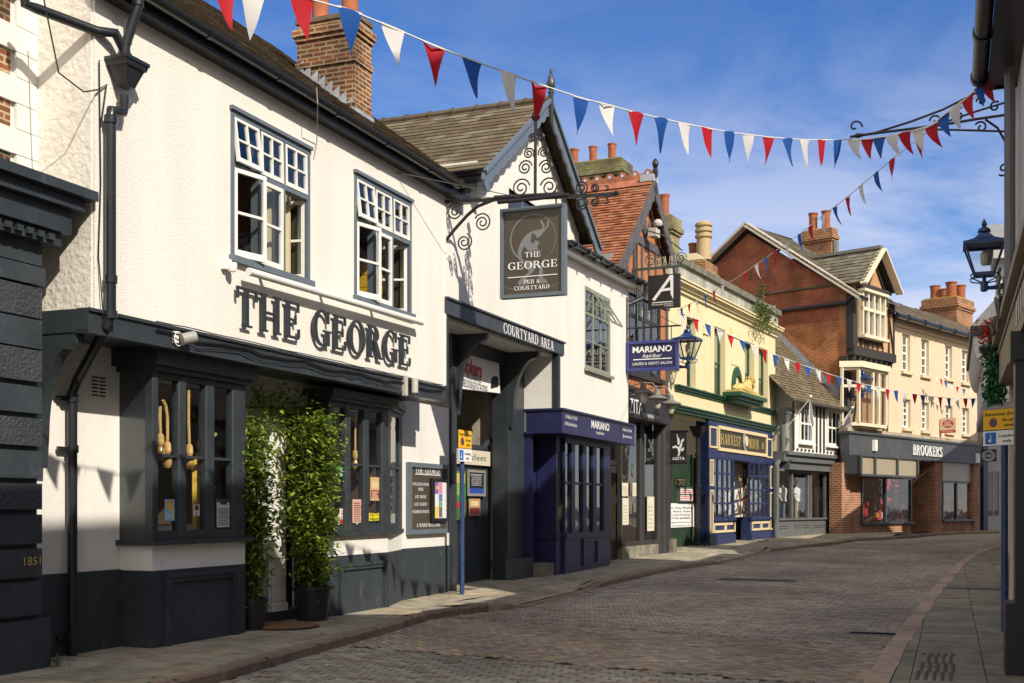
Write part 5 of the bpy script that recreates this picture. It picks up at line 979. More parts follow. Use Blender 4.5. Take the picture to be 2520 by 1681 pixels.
mn = MB(); cx_, cz_ = H_.p(1834, 1086, .1); pts = [(cx_+.42*hh*cos(R(a)), cz_+.50*hh*sin(R(a))) for a in range(60, 301, 15)]+[(cx_+.1+.36*hh*cos(R(a)), cz_+.42*hh*sin(R(a))) for a in range(300, 59, -15)]
for i in range(16): mn.py([pts[i], pts[i+1], pts[32-i], pts[33-i]], -.12, -.10)
mn.build('crescent_emblem', mat('silver_paint', (.35, .36, .40), .4), ha); m_ = MB(); m_.tube([(cx_+.08, -.10, cz_), (cx_+.08, -.13, cz_)], .17, 14); m_.build('emblem_disc', BUFF, ha)
# goods seen in the shop window
gd_ = MB(); rg = random.Random(5)
for k in range(150):
    x = rg.uniform(wl[0]+.1, wl[4]-.1); z = rg.uniform(zwb+.05, zwt-.2); y = rg.uniform(.25, .6) if not (wl[1] < x < wl[3]) else rg.uniform(.95, 1.1); s = rg.uniform(.04, .13)
    gd_.col = rg.choice([(.5, .4, .2), (.6, .6, .55), (.5, .12, .05), (.12, .3, .15), (.5, .3, .02), (.15, .15, .3), (.3, .2, .1)]); gd_.box(x, x+s, y, y+.03, z, z+s*rg.uniform(1, 2.2))
gs = gd_.build('window_goods', ATTR); gs.location = (H_.P[0], H_.P[1], 0); gs.rotation_euler = (0, 0, H_.rz); tag(gs, 'small colourful gifts hung inside the blue lattice shop window', 'shop goods'); gs['kind'] = 'stuff'
# gilded lion on its green shelf
sx0, sx1 = H_.x(1800, .3), H_.x(1866, .3); zsh = H_.z(1830, 972, .3); sh = thing('lion_shelf', 'green moulded shelf carrying the golden lion on the cream wall', 'shelf', H_, ((sx0+sx1)/2, 0, zsh-.2)); m_ = MB(); m_.ob(sx0, sx1, .02, .6, zsh-.12, zsh); m_.ob(sx0+.1, sx1-.1, .02, .5, zsh-.22, zsh-.12); m_.ob(sx0+.15, sx1-.15, .02, .42, zsh-.30, zsh-.22); m_.build('shelf_board', GREEN, sh)
nh = MB(); ncx = H_.x(1812, 0); nz = H_.z(1812, 905, 0)
for e, dep in ((.52, .05), (.42, .08)):
    for i in range(12): a, b = R(15*i), R(15*i+15); nh.py([(ncx+e*cos(a), nz+e*1.2*sin(a)-.6), (ncx+e*cos(b), nz+e*1.2*sin(b)-.6), (ncx+(e-.12)*cos(b), nz+(e-.12)*1.2*sin(b)-.6), (ncx+(e-.12)*cos(a), nz+(e-.12)*1.2*sin(a)-.6)], -dep, 0)
    nh.ob(ncx-e, ncx-e+.12, 0, dep, zsh, nz-.6); nh.ob(ncx+e-.12, ncx+e, 0, dep, zsh, nz-.6)
nh.build('green_arch', GREEN, ha)
def skin(name, m, parent, pts, edges, sub=2):
    off = INFO[parent.name]; me = bpy.data.meshes.new(name); me.from_pydata([(p[0]-off[0], p[1]-off[1], p[2]-off[2]) for p, r in pts], edges, []); o = bpy.data.objects.new(name, me); C.objects.link(o); o.parent = parent; INFO[o.name] = off
    md = o.modifiers.new('skin', 'SKIN'); 
    lay = me.skin_vertices[0].data if me.skin_vertices else None
    if lay is None:
        bpy.context.view_layer.objects.active = o; lay = o.data.skin_vertices[0].data
    for i, (p, r) in enumerate(pts):
        lay[i].radius = (r, r) if not isinstance(r, tuple) else r; lay[i].use_root = (i == 0)
    md.use_smooth_shade = True; s_2 = o.modifiers.new('sub', 'SUBSURF'); s_2.levels = sub; s_2.render_levels = sub; me.materials.append(m); return o
li = thing('lion_statue', 'golden lion statue lying with raised head on the green wall shelf', 'statue', H_, ((sx0+sx1)/2, -.3, zsh)); k = (sx1-sx0)/2.2; X = lambda a: sx0+.25*k+a*k; kv = .62/1.05; Z = lambda a: zsh+.06+a*kv; GLD = mat('gilded_lion', (.60, .45, .15), .45, 8, .3)
skin('lion_body', GLD, li, [((X(.1), -.3, Z(.26)), .24*kv), ((X(.5), -.3, Z(.26)), .21*kv), ((X(.95), -.3, Z(.34)), .25*kv), ((X(1.12), -.3, Z(.62)), .22*kv), ((X(1.28), -.32, Z(.78)), .17*kv), ((X(1.46), -.36, Z(.72)), .09*kv),
    ((X(.95), -.44, Z(.12)), .1*kv), ((X(1.4), -.46, Z(.04)), .08*kv), ((X(1.6), -.46, Z(.03)), .07*kv), ((X(.15), -.48, Z(.12)), .14*kv), ((X(.5), -.5, Z(.04)), .08*kv), ((X(.7), -.5, Z(.03)), .06*kv), ((X(-.12), -.3, Z(.1)), .05*kv), ((X(-.15), -.45, Z(.04)), .04*kv)],
    [(0, 1), (1, 2), (2, 3), (3, 4), (4, 5), (2, 6), (6, 7), (7, 8), (0, 9), (9, 10), (10, 11), (0, 12), (12, 13)])
mn = MB(); rg = random.Random(2)
for q in range(90):
    a, b = rg.uniform(0, 2*pi), rg.uniform(-1, 1); c_ = Vector((X(1.16), -.32, Z(.68))); d = Vector((cos(a)*sqrt(1-b*b)*.9, sin(a)*sqrt(1-b*b), b)); 
    if d.x > .55: continue
    p = c_+d*(.24*kv); mn.tube([p, p+d*.07*kv+Vector((0, 0, -.03*kv)), p+d*.09*kv+Vector((0, 0, -.11*kv))], .04*kv, 5, [.045*kv, .04*kv, .01*kv])
mn.build('mane', GLD, li, True); MB().ob(sx0+.08, sx1-.08, .08, .52, zsh, zsh+.07).build('base', GLD, li)
# chimney stacks behind the parapet and a buddleia rooted in it
stack(ha, H_, H_.x(1672, -2.2)-.8, H_.x(1672, -2.2), 2.2, 3.1, zcor, H_.z(1660, 536, -2.2), BRICKY, MOSS, [(H_.x(1672, -2.2)-.30, 2.6, .16, .78)], 'chimney')
cs = stack(ha, H_, H_.x(1760, -2.0)-1.2, H_.x(1760, -2.0), 2.0, 3.6, zcor, H_.z(1745, 648, -2.0), BRICKL, MOSS, []); cx_ = H_.x(1725, -2.6); m_ = MB(); fru(m_, (H_.x(1760, -2.0)-.6, 2.8), .62, .8, H_.z(1745, 650, -2)+.0, .25, .4, H_.z(1745, 622, -2)); m_.build('mortar_flaunching', mat('pale_mortar', (.45, .38, .24), .9), cs)
zp = H_.z(1745, 625, -2); m_ = MB(); m_.lathe([(.27, 0), (.25, .75), (.31, .8), (.31, .88), (.25, .9), (.25, .98), (.31, 1.0), (.31, 1.08), (.25, 1.1), (.25, 1.18), (.31, 1.2), (.31, 1.28), (.2, 1.36)], (cx_, 2.5, zp), 14); auto(m_.build('louvred_pot', mat('buff_pot', (.42, .32, .17), .8), cs)); auto(pot(MB(), (cx_+.32, 3.0, zp-.05), .17, .75).build('chimney_pot', TERRA, cs))
bd = thing('buddleia', 'scruffy green buddleia growing out of the weathered parapet', 'plant', H_, (H_.x(1872, .15), -.15, zpt-.6)); m_ = MB(); bx, bz = H_.p(1872, 765, .15); rg = random.Random(4)
for k in range(420): a = rg.gauss(0, .42); leaves(m_, (bx-.2+a, -.15-abs(rg.gauss(0, .2)), bz-.1+rg.gauss(0, .24)-.1*abs(a)), .17, cols=((.14, .19, .05), (.2, .24, .09), (.10, .14, .04)))
for k in range(90): a = rg.random(); leaves(m_, (bx-.1+a*.5+rg.gauss(0, .05), -.1, bz+.2+a*.75+rg.gauss(0, .05)), .14, cols=((.14, .19, .05), (.18, .12, .1)))
m_.build('foliage', LEAF, bd)
# ------------------------------------------------------------------ black and white timbered boutique
W_F = Fr(ground(1922, 1321), (.73, 1)); gW = W_F.g(0)
wb = thing('timbered_boutique', 'small black and white timbered boutique with sagging old tiled roof', 'shop', W_F, (0, 0, 0))
UO = .35; wx0, wx1 = W_F.x(1952, UO), W_F.x(2078, UO); wz0 = W_F.z(1955, 1112, UO); wze = W_F.z(1952, 985, UO+.1)
win = [[W_F.x(1965, UO), W_F.x(1998, UO), W_F.z(1970, 1090, UO), W_F.z(1970, 993, UO)], [W_F.x(2033, UO), W_F.x(2067, UO), W_F.z(2040, 1098, UO), W_F.z(2040, 1007, UO)]]
mb = MB(); mb.wall(wx0, wx1, wz0, wze+.1, UO, [tuple(h) for h in win], .12); mb.build('wall', SMOOTHW, wb)
tm = MB(); n = 14
for k in range(n+1):
    x = wx0+(wx1-wx0)*k/n
    for za_, zb_ in ((wz0, wze),):
        hit = [h for h in win if h[0]-.12 < x < h[1]+.12]
        if hit: tm.ob(x-.06, x+.06, UO, UO+.03, wz0+.05, hit[0][2]-.2)
        else: tm.ob(x-.06, x+.06, UO, UO+.03, wz0+.05, wze)
tm.build('timber_framing', mat('black_timber', (.03, .026, .024), .8), wb)
for h in win: window(wb, *h, UO+.06, 3, 2, WHITE, .11, .04, .1, sill=WHITE, sash=True); room(wb, *h, UO-.1, 1.2)
eO = UO+.35; pitW = R(45); ex0, ex1 = W_F.x(1950, eO), W_F.x(2098, eO); ez = W_F.z(1952, 981, eO)
xr_ = W_F.x(2098, eO)
roof_tiles('roof', wb, SLATE, (ex0-.1, -eO, ez), (1, 0, 0), (0, cos(pitW), sin(pitW)), ex1-ex0+.5, 6.0, .17, .22, [(.17, .135, .085), (.145, .115, .072), (.19, .155, .105), (.125, .10, .06)], .02, .28)
gu = MB(); gu.tube([(ex0-.1, -eO-.03, ez-.05), (ex1, -eO-.03, ez-.06)], .07, 8); gu.build('gutter', mat('old_gutter', (.07, .06, .045), .7), wb)
mb = MB(); gx = wx0-.02; mb.add([(gx, -UO, wz0), (gx, 5, wz0), (gx, 5, ez+5+eO-.1), (gx, -eO+.05, ez-.03), (gx, -UO, ez-.35)], [(0, 1, 2, 3, 4)]); mb.face([(gx-3.4, .9, gW), (gx, .9, gW), (gx, .9, ez+1.0), (gx-3.4, .9, ez+.8)]); mb.build('side_wall', SMOOTHW, wb)
mb = MB(); mb.ob(W_F.x(1940, UO+.1), wx1+.25, UO-.6, UO+.1, wz0-.12, wz0); mb.ob(W_F.x(1930, UO), wx1+.2, -.1, UO, wz0-.35, wz0-.12); mb.ob(W_F.x(1940, .3)-.1, wx1+.1, -.1, .40, wz0-.62, wz0-.35); mb.ob(W_F.x(1940, .3)-.1, wx1+.2, -.1, .5, wz0-.35, wz0-.28); mb.build('fascia', mat('grey_paint', (.12, .13, .13), .5, 3, .2), wb)
GRY = mat('grey_paint', (.12, .13, .13)); b0, b1, bm = W_F.x(1916, .2), W_F.x(2072, .2), W_F.x(1995, .2); zsl_ = W_F.z(1930, 1276, .2); zht = wz0-.6
rs = MB(); rs.ob(b0, b1, -.2, .18, gW-.1, zsl_-.06); rs.build('stall_riser', GRY, wb); rs = MB(); rs.ob(b0-.05, b1+.05, -.1, .25, zsl_-.06, zsl_)
rs.build('sill', GRY, wb); pn = MB()
for a, b in ((1919, 1941), (1956, 1972), (1976, 1994), (2004, 2030), (2042, 2060)): frame(pn, W_F, W_F.x(a, .2), W_F.x(b, .2), gW+.3, zsl_-.22, .18, .04, .025)
pn.build('riser_panels', GRY, wb); sf = MB()
for q in (1914, 1951, 1991, 1997, 2034, 2068): x = W_F.x(q, .2); sf.bbox(x-.06, x+.06, -.2, -.08, zsl_, zht, .01)
sf.ob(b0, b1, .08, .2, zht-.08, zht); w_ = sf.build('shop_window', GRY, wb); MB().face([(b0, -.14, zsl_), (b1, -.14, zsl_), (b1, -.14, zht), (b0, -.14, zht)]).build('glass', GLASSD, w_)
room(wb, b0+.3, b1, zsl_, zht, .05, 1.6, SEPIA); MB().box(b0+.2, b1-.2, .6, 1.6, zsl_, zsl_+.02).build('display_floor', OAK, wb)
dn = thing('rainwater_pipe', 'grey rainwater pipe with ornate square hopper between cream building and boutique', 'pipe', W_F, (W_F.x(1925, .1), -.1, gW)); m_ = MB(); X = W_F.x(1926, .15); m_.tube([(X, -.15, W_F.z(1926, 1040, .15)), (X, -.15, W_F.z(1926, 1120, .15)), (X-.45, -.12, W_F.z(1915, 1142, .15)), (X-.5, -.12, gW-.1)], .1, 10)
auto(m_.build('pipe_shaft', GRY, dn)); m_ = MB(); zz = W_F.z(1926, 1040, .15); fru(m_, (X, -.2), .11, .11, zz, .2, .18, zz+.3); fru(m_, (X, -.2), .23, .2, zz+.3, .23, .2, zz+.5); m_.build('hopper', GRY, dn)
# ------------------------------------------------------------------ red brick house with the half timbered gable front
B_ = Fr((12.57, 44.2), (.89, 1)); gB = B_.g(2)
rb = thing('brick_gable_house', 'tall red brick gable end house with half timbered oriel front', 'building', B_, (0, 0, 0))
BZ = lambda py, px_: B_.z(px_, py, 0)
def onside(px_, py): o = B_.o(px_, 0.0); return (0, -o, EYE+(HY-py)/FPX*B_.Y(0, o))
ap = onside(1842, 562); y1, z1 = ap[1], ap[2]; SLB = .70; z0 = z1-(y1+.6)*SLB; fe = (0, -.6, z0); bk = (0, 2*y1+.6, z0)
mb = MB(); mb.add([(0, .02, 3), (0, 2*y1, 3), (0, 2*y1, z0+.3), (0, y1, z1-.2), (0, .02, z0+.3)], [(4, 3, 2, 1, 0)]); mb.build('gable_wall', BRICKR, rb)
mb = MB(); mb.box(-.004, .0, .02, 2*y1, 3, onside(2000, 760)[2]-.55); mb.build('lower_brick_face', BRICKL if False else brick('warm_brick', (.42, .125, .045), (.32, .09, .034), (.46, .30, .14), ms=.011, dvar=.35), rb)
bd_ = MB()
for s_2, e_ in ((1, (0, -.75, z0-.12)), (-1, (0, 2*y1+.75, z0-.12))): bd_.beam((-.25, y1, z1+.05), (-.25, e_[1], e_[2]), .06, .34, (1, 0, 0)); bd_.beam((-.12, y1, z1+.18), (-.12, e_[1], e_[2]+.13), .34, .06, (0, 0, 1))
bd_.build('bargeboard', mat('pale_bargeboard', (.52, .47, .38), .6, 3, .15), rb)
LB = hypot(y1+.7, (y1+.7)*SLB); SG = [(.15, .135, .10), (.17, .155, .115), (.125, .11, .08), (.20, .18, .14)]
roof_tiles('roof_slope', rb, SLATE, (-.3, -.7, z0+.05), (1, 0, 0), (0, 1, SLB), B_.x(2201, .25)+.3, LB, .22, .35, SG, .02, .3, clip=lambda a, y: not (B_.x(2124, .45)-.45 < a-.3 < B_.x(2181, .45)+.5 and y < 1.9))
MB().face([(-.25, .06, z0+.7*SLB+.02), (B_.x(2201, .25), .06, z0+.7*SLB+.02), (B_.x(2201, .25), y1, z1+.06), (-.25, y1, z1+.06)]).build('roof_boarding', mat('rear_slate', (.09, .07, .05)), rb); MB().face([(-.3, y1, z1+.12), (B_.x(2201, .25), y1, z1+.2), (B_.x(2201, .25), 2*y1+.7, z0), (-.3, 2*y1+.7, z0)]).build('rear_roof', SLATE if False else mat('rear_slate', (.09, .07, .05)), rb)
ya_ = y1-.8; xs_a = B_.x(2046, -ya_); xs_b = B_.x(2057, -ya_); yb_ = -B_.o(1977, xs_a); st_ = stack(rb, B_, xs_a, xs_b, ya_, yb_, z1-3, B_.zo(560, xs_a, -ya_), BRICKL, mat('pale_mortar', (.45, .38, .24), .9), [((xs_a+xs_b)/2, ya_+.35, .2, .75), ((xs_a+xs_b)/2, (ya_+yb_)/2+.3, .2, .75)])
pp_ = MB(); p0 = onside(1768, 786); p1 = onside(2088, 745); pp_.tube([(-.1, p0[1], p0[2]), (-.1, p1[1], p1[2]), (-.05, -.3, p1[2]+.35)], .075, 8); pp_.build('rainwater_pipe', GUTTER, rb)
lf = MB()
for k in range(26):                                       # stepped lead where the boutique roof meets the brick
    px_ = 1908+k*7.2; a = onside(px_, 815+k*7.2*.98); b = onside(px_+7.2, 815+(k+1)*7.2*.98); lf.add([(-.03, a[1], a[2]-.25), (-.03, b[1], b[2]-.25), (-.03, b[1], b[2]+.08), (-.03, a[1], a[2]+.22)], [(3, 2, 1, 0)])
lf.build('lead_flashing', LEAD, rb)
# front
fw1 = B_.x(2201, .25); FO_ = .25; zj0 = B_.z(2092, 870, FO_); zj1 = B_.z(2092, 855, FO_); zfe = z0+.26
UWn = [B_.x(2124, FO_+.2), B_.x(2181, FO_+.2), B_.z(2126, 822, FO_+.2), B_.z(2126, 716, FO_+.2)]
HB = brick('herringbone_brick', (.44, .20, .085), (.34, .14, .06), (.55, .40, .22), bw=.2, bh=.07, ms=.012, dvar=.2)
mb = MB(); mb.ob(0, fw1, -.3, FO_, zj1, zfe); mb.ob(0, fw1-.1, -.3, .0, 3, zj0); mb.build('front_wall', HB, rb)
BT = mat('black_timber', (.03, .026, .024)); tm = MB()
tm.ob(-.08, .3, -.0, FO_+.03, zj1, zfe); tm.ob(-.08, .3, -.3, .03, 3, zj0-.05); tm.ob(-.05, fw1+.05, 0, FO_+.06, zj0, zj1+.1); tm.ob(.3, fw1, FO_, FO_+.035, zfe-.15, zfe)
W4 = fw1
for x in (.95, 1.25, fw1-.55, fw1-.08): tm.ob(x-.06, x+.06, FO_, FO_+.03, zj1+.1, zfe-.15)
tm.beam((.45, -FO_-.015, zj1+.1), (1.2, -FO_-.015, zfe-.5), .05, .1, (0, 1, 0)); tm.beam((fw1-.15, -FO_-.015, zj1+.1), (fw1-.6, -FO_-.015, zfe-.5), .05, .1, (0, 1, 0))
xa_, xb_2 = UWn[0]-.15, UWn[1]+.1; tm.ob(xa_, xb_2, FO_, FO_+.03, UWn[2]-.25, UWn[2]-.1)
for k in range(6): x = xa_+(xb_2-xa_)*k/5; tm.ob(x-.05, x+.05, FO_, FO_+.028, zj1+.1, UWn[2]-.25)
for k in range(8): x = .2+k*(fw1-.4)/7; tm.px([(-FO_, zj0), (-FO_+.05, zj0-.18), (-FO_+.2, zj0-.3), (0, zj0-.3), (0, zj0)], x-.09, x+.09)
for x in (.9, fw1-.15, fw1-.5): tm.ob(x-.08, x+.08, .0, .03, 4, zj0-.3)
tm.beam((.35, -.02, 4.3), (.9, -.02, 6), .04, .12, (0, 1, 0)); tm.build('timber_framing', BT, rb)
CRM = mat('cream_joinery', (.72, .63, .45), .45); f = MB(); a, b, c_, d_ = UWn; f.ob(a-.06, b+.06, FO_, FO_+.3, c_-.12, c_); f.ob(a-.06, b+.06, FO_, FO_+.3, d_, d_+.1); f.ob(a, a+.1, FO_, FO_+.2, c_, d_); f.ob(b-.1, b, FO_, FO_+.2, c_, d_)
for k in (1, 2, 3): x = a+(b-a)*k/4; f.ob(x-.05, x+.05, FO_+.1, FO_+.2, c_, d_)
zm_ = c_+(d_-c_)*.6; f.ob(a, b, FO_+.1, FO_+.21, zm_-.06, zm_+.06); w_ = f.build('window', CRM, rb); MB().face([(a, -FO_-.13, c_), (b, -FO_-.13, c_), (b, -FO_-.13, d_), (a, -FO_-.13, d_)]).build('glass', GLASS, w_); MB().ob(a, b, FO_-.02, FO_+.03, c_, d_).build('net_curtain', mat('net_curtain', (.55, .55, .58), .9), w_)
# dormer gable above the oriel
gx0, gx1 = a-.35, b+.5; gmx = (gx0+gx1)/2; zd = d_+.35; dO = FO_+.45; az_ = B_.zo(612, gmx, dO); sd_ = (az_-zd)/(gmx-gx0)
mb = MB(); mb.face([(gx0+.2, -FO_-.05, zd-.1), (gx1-.2, -FO_-.05, zd-.1), (gmx, -FO_-.05, az_-.25)]); mb.face([(gx0+.2, -FO_, zfe-1), (gx0+.2, -FO_, zd), (gx0+.2, 4, zd), (gx0+.2, 4, zfe-1)]); mb.build('dormer_wall', HB, rb)
tm = MB(); tm.beam((gmx, -FO_-.07, az_-.3), (gx0+.5, -FO_-.07, zd), .05, .12, (0, 1, 0)); tm.beam((gmx, -FO_-.07, az_-.3), (gx1-.5, -FO_-.07, zd), .05, .12, (0, 1, 0)); tm.beam((gmx-.35, -FO_-.07, zd), (gmx+.1, -FO_-.07, zd+.7), .05, .1, (0, 1, 0)); tm.ob(gx0, gx1, FO_, FO_+.2, zd-.2, zd-.05); tm.build('dormer_timber', BT, rb)
Ld = hypot(gmx-gx0+.1, (gmx-gx0+.1)*sd_)
roof_tiles('dormer_roof', rb, SLATE, (gx0-.1, 4.2, zd-.1*sd_), (0, -1, 0), (1, 0, sd_), 4.2+dO, Ld, .22, .33, SG, .02, .35); roof_tiles('dormer_roof', rb, SLATE, (gx1+.1, -dO, zd-.1*sd_), (0, 1, 0), (-1, 0, sd_), 4.2+dO, Ld, .3, .33, SG, .02, .35)
bb_ = MB()
for xe in (gx0-.15, gx1+.15): bb_.beam((gmx, -dO-.02, az_-.02), (xe, -dO-.02, zd-.15*sd_-.02), .06, .3, (0, 1, 0))
bb_.build('dormer_bargeboard', CRM, rb); rt = MB(); rt.box(gmx-.12, gmx+.12, -dO, 4, az_+.0, az_+.12); rt.tube([(gmx, 1.2, az_), (gmx, 1.2, az_+.55)], .13, 8); rt.build('ridge_and_vent', mat('ridge_lead', (.16, .15, .13), .8), rb)
gu = MB(); gu.tube([(-.4, -.75, z0-.02), (gx0, -.75, z0-.05)], .085, 8); gu.build('gutter', GUTTER, rb)
# lower bay window
l0, l1 = B_.x(2113, .5), B_.x(2180, .5); zb0, zb1 = B_.z(2120, 1040, .5), B_.z(2120, 905, .5); f = MB()
P = [(l0-.45, 0), (l0, .55), (l1, .55), (l1+.3, 0)]; f.pz([(p, -q) for p, q in P], zb0-.12, zb0); f.pz([(p, -q) for p, q in P], zb1-.1, zb1); P2 = [(l0-.55, 0), (l0-.04, .68), (l1+.04, .68), (l1+.4, 0)]; f.pz([(p, -q) for p, q in P2], zb1, zb1+.22); f.pz([(l0-.2, 0), (l0+.3, -.3), (l1-.3, -.3), (l1+.1, 0)], zb0-.4, zb0-.12)
zmm = zb0+(zb1-zb0)*.66
def vp(x, o, zz0=zb0, zz1=zb1, t_2=.07): f.box(x-t_2, x+t_2, -o, -o+.1, zz0, zz1)
for x in (l0, l0+(l1-l0)*.5, l0+(l1-l0)*.72, l1): vp(x, .55)
f.ob(l0, l1, .47, .56, zmm-.06, zmm+.06); f.beam((l0-.45, 0, zmm), (l0, -.52, zmm), .08, .1); f.box(l0-.5, l0-.4, -.1, 0, zb0, zb1)
w_ = f.build('bay_window', CRM, rb); MB().face([(l0-.42, 0, zb0), (l0, -.5, zb0), (l0, -.5, zb1), (l0-.42, 0, zb1)]).face([(l0, -.5, zb0), (l1, -.5, zb0), (l1, -.5, zb1), (l0, -.5, zb1)]).build('glass', GLASS, w_)
# ------------------------------------------------------------------ beige terrace over the charcoal shop
be = thing('beige_terrace', 'long beige painted terrace with white sash windows and deep reveals', 'building', B_, (fw1, 0, 0))
bx0, bx1 = fw1, B_.x(2412, 0); zfb1 = B_.z(2200, 1078, 0); zev = B_.z(2300, 808, .2)
def bw_(l, r, tp, bt_): return (B_.x(l), B_.x(r), B_.z(l, bt_), B_.z(l, tp))
UPW = [bw_(2220, 2240, 820, 912), bw_(2267, 2286, 833, 922), bw_(2326, 2343, 848, 930), bw_(2367, 2384, 860, 940)]
LOW = [bw_(2222, 2241, 981, 1052), bw_(2268, 2286, 989, 1058), bw_(2327, 2344, 997, 1062), bw_(2368, 2385, 1003, 1067)]
mb = MB(); mb.wall(bx0, bx1, zfb1-.2, zev+.1, 0, UPW+LOW, .2); mb.build('wall', BEIGE, be)
for k, h in enumerate(UPW+LOW):
    window(be, *h, -.13, 2, 4, WHITE, .1, .05, .08, sash=True); MB().ob(h[0]-.12, h[1]+.12, 0, .12, h[2]-.13, h[2]-.01).build('sill', BEIGE, be); room(be, *h, -.22, 1.2)
gu = MB(); gu.tube([(bx0-.2, -.45, zev), (bx1+.2, -.45, zev)], .11, 8); gu.ob(bx0, bx1, -.1, .4, zev+.02, zev+.1)
for k in range(9): x = bx0+.8+k*1.6; gu.tube([(x, -.45, zev), (x+.08, -.45, zev)], .14, 8)
gu.build('gutter', GUTTER, be); MB().ob(bx0, bx1, 0, .12, zev-.28, zev-.02).build('eaves_board', BEIGE, be)
roof_tiles('roof', be, SLATE, (bx0-.6, -.45, zev+.08), (1, 0, 0), (0, .84, .54), bx1-bx0+.8, 2.0, .25, .4, [(.15, .12, .085), (.13, .105, .075), (.17, .14, .1)], .015, .25)
cx0 = B_.x(2378, -1.3); cs = stack(be, B_, cx0-2.0, cx0, 1.0, 2.6, zev, B_.zo(738, cx0-1.0, -1.2), BRICKL, mat('orange_lichen', (.40, .27, .06), .95, 6, .5), [(cx0-1.6, 1.4, .26, .72), (cx0-1.55, 2.2, .24, .65), (cx0-.5, 1.4, .26, .72), (cx0-.45, 2.2, .24, .65)])
dp = MB(); dp.tube([(bx1-.2, -.1, zev-.3), (bx1-.2, -.1, zfb1)], .07, 8); dp.build('drainpipe', mat('cream_pipe', (.25, .22, .17), .6), be)
# ------------------------------------------------------------------ charcoal household shop below
bk_ = thing('corner_store', 'wide brick shop with long charcoal fascia and recessed entrance', 'shop', B_, (0, 0, 0))
k0, k1 = B_.x(2090, .35), B_.x(2414, .35); zf0_, zf1_ = B_.z(2093, 1119, .35), B_.z(2093, 1066, .35)
fs = MB(); fs.ob(k0, k1, .0, .35, zf0_, zf1_); fs.ob(k0-.05, k1+.05, -.1, .42, zf1_, zf1_+.08); fs.build('fascia', mat('slate_fascia', (.065, .075, .08), .5, 1.5, .25), bk_); MB().ob(k0, k1, -.05, .3, zf1_+.08, zf1_+.22).build('lead_capping', mat('rough_ledge', (.4, .34, .25), .9, 4, .4, .6, 10), bk_)
lt = MB(); ptext(lt, 'BROOKERS', (B_.x(2244, .35), -.37, zf0_+.22*(zf1_-zf0_)), (1, 0, 0), (0, 0, 1), .52*(zf1_-zf0_), B_.x(2316, .35)-B_.x(2244, .35), .04, .09); lt.build('sign_lettering', PRINTW, bk_)
cn_ = MB(); ca_, cb_2 = B_.x(2117, .9), B_.x(2257, .9); zc1_, zc0_ = zf0_-.02, zf0_-.72; cn_.ob(ca_, cb_2, .3, .95, zc0_-.08, zc0_); cn_.ob(ca_, cb_2, .3, .95, zc1_-.06, zc1_); 
for q in (2117, 2152, 2207, 2257): x = B_.x(q, .9); cn_.ob(x-.06, x+.06, .8, .96, zc0_, zc1_-.06)
cn_.ob(ca_-.06, ca_, .2, .9, zc0_, zc1_); cn_.build('canopy_frame', mat('slate_fascia', (.065, .075, .08)), bk_); MB().ob(ca_, cb_2, .86, .88, zc0_, zc1_-.06).build('ribbed_glass', mat('ribbed_glass', (.36, .31, .22), .35, 40, .2, streak=0), bk_)
br_ = MB(); S1 = B_.z(2125, 1288, .2)
def pier(a, b, z1_, o=.2, dep=.5): br_.ob(B_.x(a, o), B_.x(b, o), o-dep, o, gB-.15, z1_)
pier(2072, 2091, zf0_-.3, .3); pier(2091, 2100, zf0_, .2); pier(2100, 2118, zf0_, .2); pier(2118, 2242, S1-.05, .25, .4); pier(2302, 2318, zf0_, .25, 3.4); pier(2318, 2396, S1-.0, .2, .4); pier(2396, 2412, zf0_, .25, 1)
br_.build('brick_piers', BRICKP, bk_)
si = MB(); si.ob(B_.x(2116, .2), B_.x(2244, .2), -.1, .35, S1-.05, S1+.03); si.build('sill', DARK, bk_); si = MB(); si.ob(B_.x(2318, .2), B_.x(2398, .2), -.1, .32, S1, S1+.08); si.build('sill', DARK, bk_)
def shopwin(a, b, mids, zt_):
    f = MB(); xs = [B_.x(q, .1) for q in (a, *mids, b)]; 
    for x in xs: f.ob(x-.06, x+.06, .05, .16, S1, zt_)
    f.ob(xs[0], xs[-1], .05, .15, zt_-.1, zt_); w_ = f.build('shop_window', DARK, bk_); MB().face([(xs[0], -.1, S1), (xs[-1], -.1, S1), (xs[-1], -.1, zt_), (xs[0], -.1, zt_)]).build('glass', GLASSD, w_)
shopwin(2119, 2240, (2177,), zc0_); shopwin(2318, 2395, (2352,), zf0_-.8); gp = MB(); gp.ob(B_.x(2318, .1), B_.x(2396, .1), .0, .14, zf0_-.8, zf0_); gp.build('ribbed_glass', mat('ribbed_glass', (.36, .31, .22)), bk_)
room(bk_, B_.x(2100, 0), B_.x(2412, 0), gB-.05, zf0_, -.02, 5, mat('shop_interior', (.22, .12, .09), .9)); MB().ob(B_.x(2240, -.8), B_.x(2302, -.8), -.85, -.8, gB, zf0_).build('entrance_door', mat('blue_black_door', (.03, .035, .05), .3), bk_)
rg = random.Random(9); gd_ = MB()
for k in range(160):
    x = rg.choice([rg.uniform(B_.x(2125), B_.x(2235)), rg.uniform(B_.x(2322), B_.x(2392))]); z = rg.uniform(S1+.1, S1+2.2); s = rg.uniform(.06, .25); gd_.col = rg.choice([(.45, .02, .03), (.35, .02, .03), (.5, .05, .05), (.5, .5, .45), (.05, .2, .06), (.3, .2, .08), (.5, .25, .02), (.2, .03, .05)])
    if z-S1 > 1.1 and gd_.col[1] > .1: continue
    y = rg.uniform(.12, .8); s *= 1.5; gd_.box(x, x+s, y, y+.1, z, z+s*rg.uniform(.6, 1.4))
